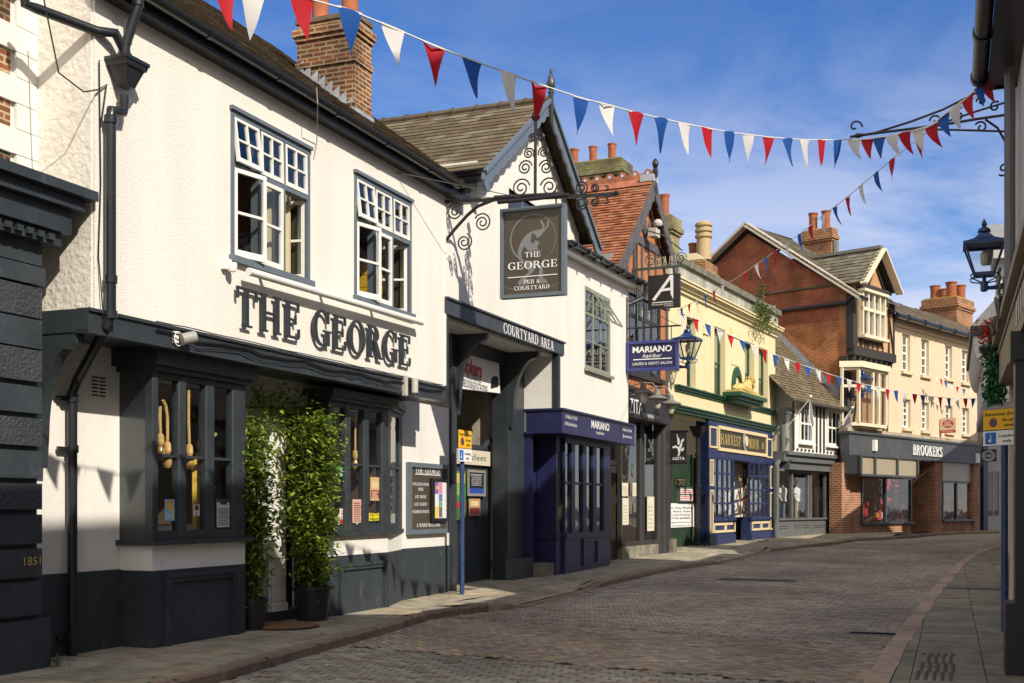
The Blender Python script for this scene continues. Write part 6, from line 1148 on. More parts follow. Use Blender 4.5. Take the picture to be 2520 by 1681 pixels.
gs = gd_.build('window_goods', ATTR); gs.location = (B_.P[0], B_.P[1], 0); gs.rotation_euler = (0, 0, B_.rz); tag(gs, 'red and mixed household goods massed behind the big corner store glass', 'shop goods'); gs['kind'] = 'stuff'
for k, (q, lb) in enumerate(((2151, 'white alarm box on the left half of the charcoal fascia'), (2404, 'white alarm box at the right end of the charcoal fascia'))):
    x, z = B_.p(q, (1097, 1128)[k], .36); t = thing('alarm_box', lb, 'alarm', B_, (x, -.36, z)); MB().pz([(x-.13, -.35), (x-.10, -.46), (x+.10, -.46), (x+.13, -.35)], z-.2, z+.22).build('alarm_case', WHITE, t)
# ------------------------------------------------------------------ paint shop at the bend and buildings closing the street
K_ = Fr((B_.w(B_.x(2414, 0), 0)[0]+.1, B_.w(B_.x(2414, 0), 0)[1]+.05), (1.6, 1)); gK = K_.g(0); kx = K_.x(2500, 0)
ps = thing('paint_shop', 'pale grey shopfront at the bend with tall display window', 'shop', K_, (0, 0, 0)); zK = K_.z(2430, 1080, 0); PG = mat('pale_grey_paint', (.30, .31, .31), .5); wz0_, wz1_ = K_.z(2430, 1275, 0), K_.z(2430, 1155, 0); wa, wbx = K_.x(2428, 0), K_.x(2462, 0)
mb = MB(); mb.wall(.3, kx, gK-.2, zK, 0, [(wa, wbx, wz0_, wz1_), (K_.x(2474, 0), kx-.3, wz0_, wz1_)], .15); mb.build('wall', PG, ps); window(ps, wa, wbx, wz0_, wz1_, .0, 2, 1, PG, .1, .06); room(ps, wa, wbx, wz0_, wz1_, -.15, 1.5, mat('tan_display', (.30, .25, .16), .9)); MB().ob(0, .32, -.2, .05, gK-.2, zK).build('navy_door_edge', NAVY, ps)  # display room has one even tan colour
sg = MB(); sg.ob(K_.x(2472, .1), kx, .05, .1, K_.z(2475, 1143, .1), K_.z(2475, 1096, .1)); sg.build('yellow_sign', mat('bright_yellow', (.85, .72, .03), .5), ps)
shl = MB()
for k in range(7): shl.ob(wa+.2, wbx-.2, -.9, -.5, wz0_+.3+k*.5, wz0_+.34+k*.5)
for k in range(60): x = rg.uniform(wa+.2, wbx-.4); z = wz0_+.34+rg.randrange(7)*.5; shl.ob(x, x+.2, -.8, -.6, z, z+rg.uniform(.15, .35))
shl.build('paint_tins', mat('tin_mix', (.4, .34, .22), .5), ps)
eb = thing('end_house', 'orange brick house with white sash windows at the end of the street', 'house', K_, (0, 0, 0)); ezt = K_.z(2420, 850, 0); wn_ = (K_.x(2425, 0), K_.x(2441, 0), K_.z(2430, 1075, 0), K_.z(2430, 960, 0)); mb = MB(); mb.wall(.02, kx+3, zK, ezt, -.15, [wn_], .15); mb.build('wall', BRICKL, eb); window(eb, *wn_, -.15, 2, 4, WHITE, .12, .06, .1); room(eb, *wn_, -.3, 1); 
cr_ = MB(); cr_.ob(0, kx, -.15, .05, K_.z(2420, 905, 0), K_.z(2420, 895, 0)); cr_.build('string_course', BEIGE, eb); MB().face([(0, .1, ezt), (kx+3, .1, ezt), (kx+3, 5, ezt+1), (0, 5, ezt+1)]).build('roof', mat('rear_slate', (.09, .07, .05)), eb)
# ------------------------------------------------------------------ right-hand row: shop at the frame edge and the buildings that shade the street
r1 = thing('edge_shop', 'shaded shop at the right edge with black gutter, brown fascia and black pilaster', 'shop', RW, (0, 0, RO_))
e0 = RW.x(2484, 0); eo = .29; ez = RW.zo(211, 0, 0); ex = 0.0; XN = 7.3
zf_b = RW.z(2482, 888, .12); zf_t = RW.z(2478, 790, .12)
RCW = mat('grey_cream_wall', (.62, .58, .50), .8, 1.5, .12, .3, 20)
mb = MB(); mb.wall(e0, XN, zf_t, ez+.2, 0, [(1.6, 2.5, 4.6, 5.9), (4.2, 5.1, 4.6, 5.9)], .12); mb.face([(e0, 0, -.1), (e0, 0, ez+.2), (e0, 7, ez+.2), (e0, 7, -.1)]); mb.face([(XN, 0, -.1), (XN, 7, -.1), (XN, 7, ez+.2), (XN, 0, ez+.2)]); mb.build('wall', RCW, r1)
for a in (1.6, 4.2): window(r1, a, a+.9, 4.6, 5.9, -.04, 2, 3, WHITE); room(r1, a, a+.9, 4.6, 5.9, -.12, 1)
mb = MB(); mb.ob(ex, XN, .0, eo-.06, ez, ez+.05); mb.ob(ex, XN, eo-.06, eo, ez-.02, ez+.28); mb.ob(ex, ex+.04, 0, eo-.06, ez-.02, ez+.25); mb.build('eaves_soffit', BLACK, r1)
gu = MB(); gx = -.12
gu.tube([(gx, -eo-.09, ez+.16), (XN, -eo-.09, ez+.16)], .085, 12)
for k in range(6): x = gx+.02+k*1.3; gu.tube([(x, -eo-.09, ez+.16), (x+.1, -eo-.09, ez+.16)], .1, 12)
auto(gu.build('gutter', GUTTER, r1)); MB().face([(ex, -eo, ez+.28), (XN, -eo, ez+.28), (XN, 3.6, ez+2.9), (ex, 3.6, ez+2.9)]).face([(ex, 3.6, ez+2.9), (XN, 3.6, ez+2.9), (XN, 7.5, ez+.28), (ex, 7.5, ez+.28)]).build('roof', mat('rear_slate', (.09, .07, .05)), r1)
SGN = mat('brown_fascia', (.33, .27, .19), .5, 3, .1)
fa = MB(); fa.ob(e0-.15, XN, .0, .12, zf_b, zf_t); fa.ob(e0-.2, XN, .0, .2, zf_t, zf_t+.08); fa.ob(e0-.15, XN, .12, .14, zf_t-.1, zf_t-.06); fa.build('fascia', SGN, r1)
lt = MB(); stext(lt, 'BUCKLERSBURY' if False else 'lllllll', (RW.x(2503, .12), -.125, zf_b+.12), (1, 0, 0), (0, 0, 1), .22, 2.2); lt.build('fascia_lettering', PRINTW, r1)
pl = MB(); p0 = RW.x(2494, .16); pl.ob(p0, p0+.32, -.2, .16, RO_, zf_b); pl.ob(p0-.06, p0+.38, -.2, .24, RO_-.02, RO_+.62); pl.ob(p0-.04, p0+.36, -.2, .2, zf_b-.25, zf_b-.003); pl.build('pilaster', BLACK, r1)
sw = MB(); sw.ob(p0+.4, XN-.02, -.1, -.02, RO_, .55); sw.ob(p0+.4, XN-.02, -.12, -.03, zf_b-.3, zf_b); [sw.ob(p0+.5+k*1.4, p0+.58+k*1.4, -.1, -.02, .55, zf_b-.3) for k in range(5)]
w_ = sw.build('shop_window', BLACK, r1); MB().face([(p0+.4, .06, .5), (XN-.05, .06, .5), (XN-.05, .06, zf_b), (p0+.4, .06, zf_b)]).build('glass', GLASSD, w_); room(r1, e0+.1, XN-.12, RO_, zf_b-.02, -.13, 3, BLACK)
MB().ob(e0+.05, p0, -.3, -.06, RO_, zf_b).build('recess_wall', mat('dark_reveal', (.10, .085, .065), .7), r1)
pp = MB(); px_ = RW.x(2486, .1); pp.tube([(px_-.1, -.1, ez-.05), (px_-.1, -.1, zf_t+.1)], .055, 8); pp.build('drainpipe', mat('grey_pipe', (.14, .15, .16), .5), r1)
cb = MB(); pts = [(e0-.1+.12*sin(k*2.1)+k*.22, -.16-.03*cos(k*3), zf_t+.12+.10*sin(k*1.7)) for k in range(14)]; cb.tube(pts, .03, 6); cb.tube([(p[0]+.05, p[1]-.04, p[2]+.15*sin(i)) for i, p in enumerate(pts)], .018, 5); cb.tube([(e0-.05, -.1, zf_t+.1+.06*k) if k % 2 else (e0-.08, -.12, zf_t+.1+.06*k) for k in range(16)], .02, 5); cb.build('cable_bundle', mat('old_cable', (.12, .105, .085), .8), r1)
# next shop: maroon door frame, then the white cove-eaved house
r2 = thing('maroon_shop', 'low shop with maroon door post beyond the edge shop', 'shop', RW, (e0-.2, 0, RO_)); m_ = MB(); mx = -8.2; m_.ob(mx, mx+.25, -.5, -.29, -.1, 3.3); m_.ob(mx-.04, mx+.3, -.5, -.26, -.1, .6); m_.build('door_post', mat('maroon_paint', (.11, .022, .024), .45), r2)
m_ = MB(); m_.ob(-8.6, e0-.02, -3, -.36, RO_-.1, 3.2); m_.ob(-8.6, e0-.02, -.36, -.3, 2.7, 3.1); m_.build('shop_wall', mat('dim_stucco', (.35, .32, .27), .8), r2)
r3 = thing('cove_eaved_house', 'white house with steep slate gable and black coved eaves above the flower basket', 'house', RW, (-14, 0, 0)); ca, cb_ = -21, -13.8
ze = RW.zo(826, -13.8, 0); m_ = MB(); cv = [(2, 3.7), (2, ze), (-.22, ze)]+[(-.22*cos(R(a)), ze-.62*sin(R(a))) for a in range(15, 91, 15)]+[(0, 3.7)]
m_.px(cv, ca, cb_); m_.ob(ca, cb_, -3, -.62, RO_, 3.7); m_.build('coved_wall', mat('dull_white', (.62, .61, .58), .8), r3); MB().ob(ca, cb_+.05, .0, .28, ze, ze+.22).build('black_eaves', BLACK, r3); MB().ob(ca, cb_+.03, -.6, .02, 3.45, 3.7).build('bressummer', mat('mauve_grey', (.25, .23, .26), .6), r3)
rz0 = ze+.22; MB().add([(ca, -.28, rz0), (cb_+.05, -.28, rz0), (cb_+.05, 2.6, rz0+3.2), (ca, 2.6, rz0+3.2), (ca, 6, rz0), (cb_+.05, 6, rz0)], [(0, 1, 2, 3), (3, 2, 5, 4), (1, 5, 2)]).build('roof', mat('pale_slate', (.24, .25, .26), .8, 4, .2), r3)
dm = MB(); d0 = -15.9; dm.add([(d0, .3, rz0+.3), (d0+1.6, .3, rz0+.3), (d0+1.6, .3, rz0+1.5), (d0, .3, rz0+1.5), (d0, 3, rz0+.3), (d0+1.6, 3, rz0+.3), (d0+1.6, 3, rz0+1.5), (d0, 3, rz0+1.5)], [(0, 1, 2, 3), (0, 3, 7, 4), (1, 5, 6, 2)]); dm.box(d0-.2, d0+1.9, .2, 3, rz0+1.5, rz0+1.7); dm.build('dormer', mat('dull_white', (.62, .61, .58)), r3); MB().prism([(d0-.2, rz0+1.75), (d0+1.9, rz0+1.75), (d0+1.2, rz0+2.4)], lambda u, v, t: (u, .0+3*t, v)).build('dormer_roof', mat('pale_slate', (.24, .25, .26)), r3)
def block(label, x0, x1, o0, o1, h, hr, m):
    t = thing('street_house', label, 'house', RW, (x0, -o1, 0)); mb = MB(); wn = []
    k = x0+.8
    while k < x1-1.2: wn += [(k, k+.9, h-2.0, h-.6), (k, k+.9, h-5.0, h-3.4)]; k += 2.4
    wn = [q for q in wn if q[2] > .6]; mb.wall(x0, x1, -.2, h, o1, wn, .12); mb.box(x0, x1, -o0-.02, -o0, -.2, h); mb.face([(x0, -o1, -.2), (x0, -o1, h), (x0, -o0, h), (x0, -o0, -.2)]); mb.face([(x1, -o1, -.2), (x1, -o0, -.2), (x1, -o0, h), (x1, -o1, h)]); mb.build('wall', m, t)
    ym = -(o0+o1)/2; MB().add([(x0, -o1-.2, h), (x1, -o1-.2, h), (x1, ym, hr), (x0, ym, hr), (x1, -o0, h), (x0, -o0, h)], [(0, 1, 2, 3), (3, 2, 4, 5), (0, 3, 5), (1, 4, 2)]).build('roof', mat('rear_slate', (.09, .07, .05)), t)
    for q in wn: w_ = window(t, *q, o1-.05, 2, 3, WHITE); 
    return t
LS = mat('pale_stone_wall', (.60, .52, .40), .8, 1.2, .15)
block('pale stone house across the road from the dark rusticated shop', XN+1.34, 22, -11, -2.2, 10.85, 12.4, LS)
block('tall brick block set back behind the edge shop', -4.6, 2.4, -9, -2.6, 11.4, 12.8, BRICKL)
block('pale terrace set back beyond the maroon shop', -12, -4.7, -8, -1.6, 7.2, 8.6, LS)
block('tall pale block near the bend on the right side', -44, -30, -16, -6.5, 10.2, 12, LS)
block('terrace hidden past the white coved house', -30, -21.1, -9, -1.5, 6.2, 7.6, LS)
# ------------------------------------------------------------------ hanging signs and their iron
def sp(fr, x, px, py): o = fr.o(px, x); return (x, -o, fr.zo(py, x, o))       # point on the upright plane that stands square to a facade at x
PE1, PE2 = (0, -1, 0), (0, 0, 1)
bx = G.x(1096, J); bk = thing('sign_bracket', 'long wrought iron sign bracket with scrolls on the gabled house', 'bracket', G, (bx, -J, 5.2)); S_ = lambda a, b: sp(G, bx, a, b)
m_ = MB(); a0_, a1_ = S_(1093, 497), S_(1508, 479); m_.beam(a0_, a1_, .035, .05); m_.build('arm', IRON, bk)
m_ = MB(); q = [Vector(S_(*p)) for p in ((1094, 600), (1098, 590), (1120, 563), (1150, 530), (1175, 508), (1215, 492))]; m_.tube(q, .024, 6); m_.build('brace', IRON, bk)
def scroll(par, fr, x, cpx, cpy, r, turns, a0, sgn, rad=.012, nm='scroll'):
    c = sp(fr, x, cpx, cpy); m = MB(); m.tube(spiral(c, r, turns, a0, PE1, PE2, 30, sgn), rad, 5); return m.build(nm, IRON, par)
for cpx, cpy, r, tu, a0, sg in ((1121, 521, .13, 2.0, 1.2, 1), (1187, 548, .14, 2.1, 2.6, -1), (1142, 596, .13, 2.0, 1.2, -1)): scroll(bk, G, bx, cpx, cpy, r, tu, a0, sg)
sx = bx; m_ = MB(); p0, p1 = S_(1317, 478), S_(1318, 298); m_.tube([p0, p1], .022, 6); m_.lathe([(.03, 0), (.07, .05), (.05, .10), (.02, .14)], p1, 8); m_.build('upright', IRON, bk)
for cpx, cpy, r, tu, a0, sg in ((1282, 463, .14, 1.9, .2, 1), (1352, 460, .14, 1.9, 2.9, -1), (1292, 413, .11, 1.9, .2, 1), (1344, 412, .11, 1.9, 2.9, -1), (1301, 378, .085, 1.9, -.6, 1), (1338, 375, .085, 1.9, 3.6, -1), (1310, 340, .07, 1.8, -.6, 1), (1330, 338, .07, 1.8, 3.6, -1)): scroll(bk, G, bx, cpx, cpy, r, tu, a0, sg)
for cpx, cpy, r, tu, a0, sg in ((1430, 462, .10, 1.9, -1.2, 1), (1430, 501, .10, 1.9, 1.2, -1), (1463, 463, .065, 1.9, -1.2, 1), (1463, 497, .065, 1.9, 1.2, -1), (1490, 461, .05, .6, -1.4, 1), (1490, 497, .05, .6, 1.4, -1)): scroll(bk, G, bx, cpx, cpy, r, tu, a0, sg)
m_ = MB(); c = Vector(S_(1508, 479)); m_.tube([c, c+Vector((0, -.05, .02)), c+Vector((0, -.10, 0))], .03, 6, [.02, .04, .01]); m_.build('tip', IRON, bk)
m_ = MB(); m_.tube([(bx+.0, -J, 5.95), S_(1320, 486)], .006, 4); m_.tube([(bx-1.6, -J-.02, 5.9), S_(1285, 487)], .006, 4); m_.build('stay_wire', IRON, bk)
m_ = MB(); ga, gb_ = S_(1236, 508), S_(1400, 495)
m_.tube([S_(1217, 487), S_(1384, 478)], .035, 8); m_.build('lamp_trough', BLACK, bk); m_ = MB(); m_.tube([(bx-.16, ga[1], ga[2]+.02), (bx-.16, gb_[1]-.05, ga[2]+.02)], .03, 8); m_.build('lamp_trough', BLACK, bk)
hs_ = thing('pub_sign', 'large dark hanging pub sign with hare and circle in grey frame', 'hanging sign', G, (bx, ga[1], 4.3)); oa, ob_ = -sp(G, bx, 1234, 515)[1], -sp(G, bx, 1393, 508)[1]
zt_, zb_ = G.zo(514, bx, oa)-.02, G.zo(737, bx, oa); m_ = MB(); W_ = ob_-oa; t_2 = .05
for a, b, c, d in ((oa, ob_, zb_, zb_+t_2), (oa, ob_, zt_-t_2, zt_), (oa, oa+t_2, zb_+t_2, zt_-t_2), (ob_-t_2, ob_, zb_+t_2, zt_-t_2)): m_.box(bx-.06, bx+.06, -b, -a, c, d)
m_.build('frame', SLATEB, hs_); MB().box(bx-.03, bx+.03, -ob_+t_2, -oa-t_2, zb_+t_2, zt_-t_2).build('board', mat('bronze_board', (.075, .062, .045), .35, 2, .1), hs_)
fx = bx-.032; U = lambda u, v: (fx, -(oa+W_*u), zb_+(zt_-zb_)*v); Rt, Up = (0, -1, 0), (0, 0, 1); GSIL = mat('grey_silhouette', (.19, .195, .20), .5)
sc_ = lambda a, b: U((a-70)/(1050-70), 1-(b-120)/(1500-120))     # sign artwork coordinates
hr = MB()
def poly(pts, k=0): hr.face([(p[0]-.0004*k, p[1], p[2]) for p in [sc_(*q) for q in pts]])
poly([(535, 640), (420, 740), (390, 830), (400, 900), (440, 960), (480, 1010), (520, 1020), (420, 960), (365, 930), (335, 850), (335, 780), (360, 700), (400, 620), (450, 560), (520, 510), (600, 485), (690, 480), (735, 470), (750, 500), (700, 560), (660, 600), (620, 605), (605, 560), (575, 530), (545, 545)], 1)
poly([(705, 480), (712, 440), (690, 400), (672, 360), (680, 338), (700, 342), (725, 385), (742, 430), (740, 475)], 2); poly([(735, 478), (770, 450), (780, 400), (785, 360), (800, 352), (812, 380), (805, 430), (780, 475), (745, 505)], 3)
poly([(440, 720), (500, 640), (530, 600), (540, 670), (570, 690), (600, 640), (660, 665), (655, 700), (630, 740), (650, 790), (560, 800), (490, 790)], 4)
poly([(430, 930), (560, 960), (590, 1080), (560, 1130), (480, 1180), (470, 1230), (480, 1300), (350, 1310), (335, 1260), (400, 1190), (510, 1120), (470, 1070)], 5); poly([(680, 990), (715, 1010), (720, 1220), (780, 1265), (785, 1300), (680, 1310), (650, 1200), (665, 1060)], 6); poly([(575, 900), (600, 880), (640, 880), (660, 905), (620, 912)], 7)
hr.build('hare_emblem', GSIL, hs_); rg_ = MB()
def arc(cx, cy, rx, ry, a0, a1, w0, w1, n=40):
    for i in range(n):
        t0, t1 = i/n, (i+1)/n; A, B = R(a0+(a1-a0)*t0), R(a0+(a1-a0)*t1); wa, wb_ = w0+(w1-w0)*t0, w0+(w1-w0)*t1
        rg_.face([(fx-.0002, *sc_(cx+rx*cos(a), cy-ry*sin(a))[1:]) for a, rx, ry in ((A, rx, ry), (B, rx, ry), (B, rx-wb_, ry-wb_), (A, rx-wa, ry-wa))])
arc(565, 610, 350, 375, 20, 235, 10, 26); arc(565, 610, 350, 375, 20, -70, 10, 3); rg_.build('ring_emblem', GSIL, hs_); rg_ = MB(); arc(555, 1290, 430, 100, 180, 360, 8, 8)
rg_.build('curved_rule', GSIL, hs_)
lt = MB(); e = .0045
def on(txt, a0, a1, base, h): 
    p = sc_(a0, base); ptext(MB(), txt, (p[0]-.003, p[1], p[2]), Rt, Up, h/1380*(zt_-zb_), (a1-a0)/980*W_, .003, .05).build('sign_lettering', PRINTW, hs_)
on('THE', 445, 685, 892, 82); on('GEORGE', 185, 935, 1066, 112); on('PUB &', 428, 675, 1296, 62); on('COURTYARD', 280, 820, 1386, 62)
p, q = sc_(180, 1190), sc_(930, 1182); lt.box(fx-.006, fx-.002, q[1], p[1], p[2], p[2]+.012); lt.build('white_rule', PRINTW, hs_)
m_ = MB()
for u in (.12, .85): P = U(u, 1.0); m_.tube([(bx, P[1], zt_-.01), (bx, P[1], a0_[2]-.02)], .014, 5)
m_.build('hanger', IRON, hs_)
# salon sign
sx = G.x(1541, J); ss = thing('salon_sign', 'navy blue hanging hairdresser sign with white lettering', 'hanging sign', G, (sx, -J, 5)); oa, ob_ = -sp(G, sx, 1543, 900)[1], -sp(G, sx, 1670, 900)[1]; zt_, zb_ = sp(G, sx, 1543, 842)[2], sp(G, sx, 1543, 915)[2]; W_, H2 = ob_-oa, zt_-zb_
m_ = MB(); m_.box(sx-.03, sx+.03, -ob_+.06, -oa-.06, zb_+.06, zt_-.06); m_.build('board', NAVY, ss); m_ = MB()
for a, b, c, d in ((oa, ob_, zb_, zb_+.06), (oa, ob_, zt_-.06, zt_), (oa, oa+.06, zb_+.06, zt_-.06), (ob_-.06, ob_, zb_+.06, zt_-.06)): m_.box(sx-.06, sx+.06, -b, -a, c, d)
m_.build('frame', mat('frame_blue', (.045, .055, .22), .35), ss); lt = MB(); P = lambda u, v: (sx-.032, -(oa+W_*u), zb_+H2*v)
stext(lt, 'MARIANO', P(.12, .62), Rt, Up, .2*H2, .76*W_, bold=.025); stext(lt, 'hairbar', P(.31, .44), Rt, Up, .13*H2, .38*W_, shear=.35); stext(lt, 'LADIES & GENTS SALON', P(.12, .2), Rt, Up, .09*H2, .76*W_); q = P(.13, .37); lt.box(sx-.036, sx-.033, q[1]-.74*W_, q[1], q[2], q[2]+.02); lt.build('sign_lettering', PRINTW, ss)
m_ = MB(); m_.tube([(sx, -J+.02, zt_+.3), (sx, -ob_-.05, zt_+.3)], .02, 5); m_.tube([(sx, -J-.02, zb_), (sx, -J-.02, zt_+1.0)], .02, 5); m_.tube([(sx, -J, zt_+.95), (sx, -ob_, zt_+.3)], .008, 4)
for u in (.22, .86): m_.tube([(sx, -(oa+W_*u), zt_), (sx, -(oa+W_*u), zt_+.3)], .012, 4)
m_.build('iron_bracket', IRON, ss)
# black restaurant sign on a green bracket
ax = A_.x(1573, .3); rs_ = thing('restaurant_sign', 'square black hanging sign with big white letter A', 'hanging sign', A_, (ax, -.3, 6)); T_2 = lambda a, b: sp(A_, ax, a, b)
oa, ob_ = -T_2(1596, 720)[1], -T_2(1674, 720)[1]; zt_, zb_ = T_2(1596, 680)[2], T_2(1596, 762)[2]; W_, H2 = ob_-oa, zt_-zb_; MB().box(ax-.04, ax+.04, -ob_, -oa, zb_, zt_).build('board', mat('black_fascia', (.022, .022, .022)), rs_)
P = lambda u, v: (ax-.042, -(oa+W_*u), zb_+H2*v); lt = MB(); Q = lambda u, v: P(u, v)
for k, pts in enumerate(([(.13, .28), (.22, .24), (.80, .96), (.70, .97)], [(.70, .97), (.80, .96), (.80, .24), (.72, .40)], [(.42, .50), (.74, .52), (.74, .60), (.50, .58)])): lt.face([(p[0]-.0005*k, p[1], p[2]) for p in [Q(*q) for q in pts]])
for v in (.185, .175): pass
p = P(.13, .17); lt.box(ax-.044, ax-.0425, p[1]-.65*W_, p[1], p[2], p[2]+.02); stext(lt, 'MEDITERRANEAN RESTAURANT', P(.12, .095), Rt, Up, .045*H2, .68*W_); stext(lt, '& TAPAS BAR', P(.52, .04), Rt, Up, .04*H2, .28*W_); lt.build('sign_lettering', PRINTW, rs_)
GI = mat('green_iron', (.05, .075, .055), .6); m_ = MB(); zz = zt_+.18; m_.beam((ax, -.1, zz), (ax, -ob_-.1, zz), .04, .06); m_.tube([(ax, -.25, zt_-1.2), (ax, -.25, zz+1.1)], .025, 5); m_.tube([(ax, -.25, zz+1.0), (ax, -.9, zz+.75), (ax, -ob_-.05, zz+.35)], .018, 5)
m_.build('bracket', GI, rs_)
for u, r in ((.05, .16), (.3, .13), (1.02, .14)): m2 = MB(); m2.tube(spiral((ax, -(oa+W_*u), zz+.18), r, 1.8, 0, PE1, PE2, 24), .014, 4); m2.build('scroll', GI, rs_)
m_ = MB()
for k in range(26): o = oa+W_*(.1+.9*k/26); m_.tube([(ax, -o, zz), (ax+random.uniform(-.1, .1), -o+random.uniform(-.05, .05), zz+.25)], .006, 3)
m_.build('bird_spikes', mat('pale_spike', (.35, .32, .24), .6), rs_)
# banner with rearing figure at the alley corner
bnx = A_.x(1651, .1); bn = thing('restaurant_banner', 'black vertical banner with white rearing unicorn rider at the alley corner', 'banner', A_, (bnx, -.1, 3)); T3 = lambda a, b: sp(A_, bnx, a, b); oa, ob_ = -T3(1651, 1100)[1], -T3(1690, 1100)[1]; zt_, zb_ = T3(1651, 1062)[2], T3(1651, 1140)[2]; W_, H2 = ob_-oa, zt_-zb_
MB().box(bnx-.015, bnx+.015, -ob_, -oa, zb_, zt_).build('banner_cloth', mat('banner_black', (.02, .018, .016), .6), bn); P = lambda u, v: (bnx-.018, -(oa+W_*u), zb_+H2*v); m_ = MB()
for k, pts in enumerate(([(.10, .52), (.3, .56), (.5, .5), (.62, .6), (.68, .72), (.82, .78), (.84, .70), (.74, .66), (.72, .55), (.62, .42), (.60, .34), (.5, .28), (.62, .38), (.5, .44), (.3, .48), (.12, .47)], [(.5, .5), (.62, .42), (.58, .28), (.5, .2), (.44, .24), (.5, .34), (.44, .42)], [(.62, .42), (.82, .5), (.85, .42), (.72, .36)], [(.45, .56), (.42, .74), (.5, .82), (.58, .72), (.58, .6)], [(.44, .74), (.38, .9), (.42, .92), (.48, .78)])): m_.face([(p[0]-.001*k, p[1], p[2]) for p in [P(*q) for q in pts]])
stext(m_, 'AZITA', P(.1, .10), Rt, Up, .09*H2, .8*W_, bold=.02); m_.build('white_emblem', PRINTW, bn); m_ = MB(); m_.tube([(bnx, 0, zt_), (bnx, -ob_-.03, zt_)], .03, 6); m_.build('banner_arm', IRON, bn); m_ = MB(); m_.tube([(bnx, 0, zb_), (bnx, -ob_-.03, zb_)], .03, 6); m_.build('banner_arm', IRON, bn)
# post office sign, round paint-shop sign
pox = B_.x(2315, .05); po = thing('post_office_sign', 'cream projecting sign with red oval on the beige terrace', 'hanging sign', B_, (pox, 0, 5)); T4 = lambda a, b: sp(B_, pox, a, b); oa, ob_ = .05, -T4(2353, 1045)[1]; zt_, zb_ = T4(2316, 1030)[2], T4(2316, 1066)[2]; W_, H2 = ob_-oa, zt_-zb_; MB().box(pox-.05, pox+.05, -ob_, -oa, zb_, zt_).build('board', BEIGE, po); P = lambda u, v, k=0: (pox-.052-k, -(oa+W_*u), zb_+H2*v)
m_ = MB(); m_.face([P(.5+.36*cos(R(a)), .60+.27*sin(R(a))) for a in range(0, 360, 15)][::-1]); m_.face([P(0, 0), P(1, 0), P(1, .18), P(0, .18)]); m_.build('red_oval', PRINTR, po); lt = MB(); stext(lt, 'POST', P(.3, .62, .003), Rt, Up, .14*H2, .4*W_, bold=.02); stext(lt, 'OFFICE', P(.22, .44, .003), Rt, Up, .14*H2, .56*W_, bold=.02); stext(lt, 'Bureau de Change', P(.15, .05, .003), Rt, Up, .09*H2, .7*W_); lt.build('sign_lettering', PRINTW, po)
kxx = K_.x(2416, .05); fb_ = thing('round_emblem_sign', 'black square hanging sign with white ring and initials at the bend', 'hanging sign', K_, (kxx, 0, 3)); T5 = lambda a, b: sp(K_, kxx, a, b); 
oa = .05; ob_ = -T5(2452, 1122)[1]; zt_, zb_ = T5(2420, 1107)[2], T5(2420, 1137)[2]; W_, H2 = ob_-oa, zt_-zb_; MB().box(kxx-.04, kxx+.04, -ob_, -oa, zb_, zt_).build('board', BLACK, fb_); P = lambda u, v: (kxx-.043, -(oa+W_*u), zb_+H2*v); m_ = MB()
for r0, r1_ in ((.44, .41), (.30, .275)):
    for i in range(24): A, B = R(i*15), R(i*15+15); m_.face([P(.5+r*cos(a), .5+r*sin(a)) for r, a in ((r0, A), (r1_, A), (r1_, B), (r0, B))])
for i in range(22):
    a = R(i*16.4); m_.face([P(.5+r*cos(a+d), .5+r*sin(a+d)) for r, d in ((.39, -.06), (.33, -.06), (.33, .06), (.39, .06))])
ptext(m_, 'F&B', P(.29, .40), Rt, Up, .2*H2, .42*W_, .003, .04); m_.build('white_emblem', PRINTW, fb_)
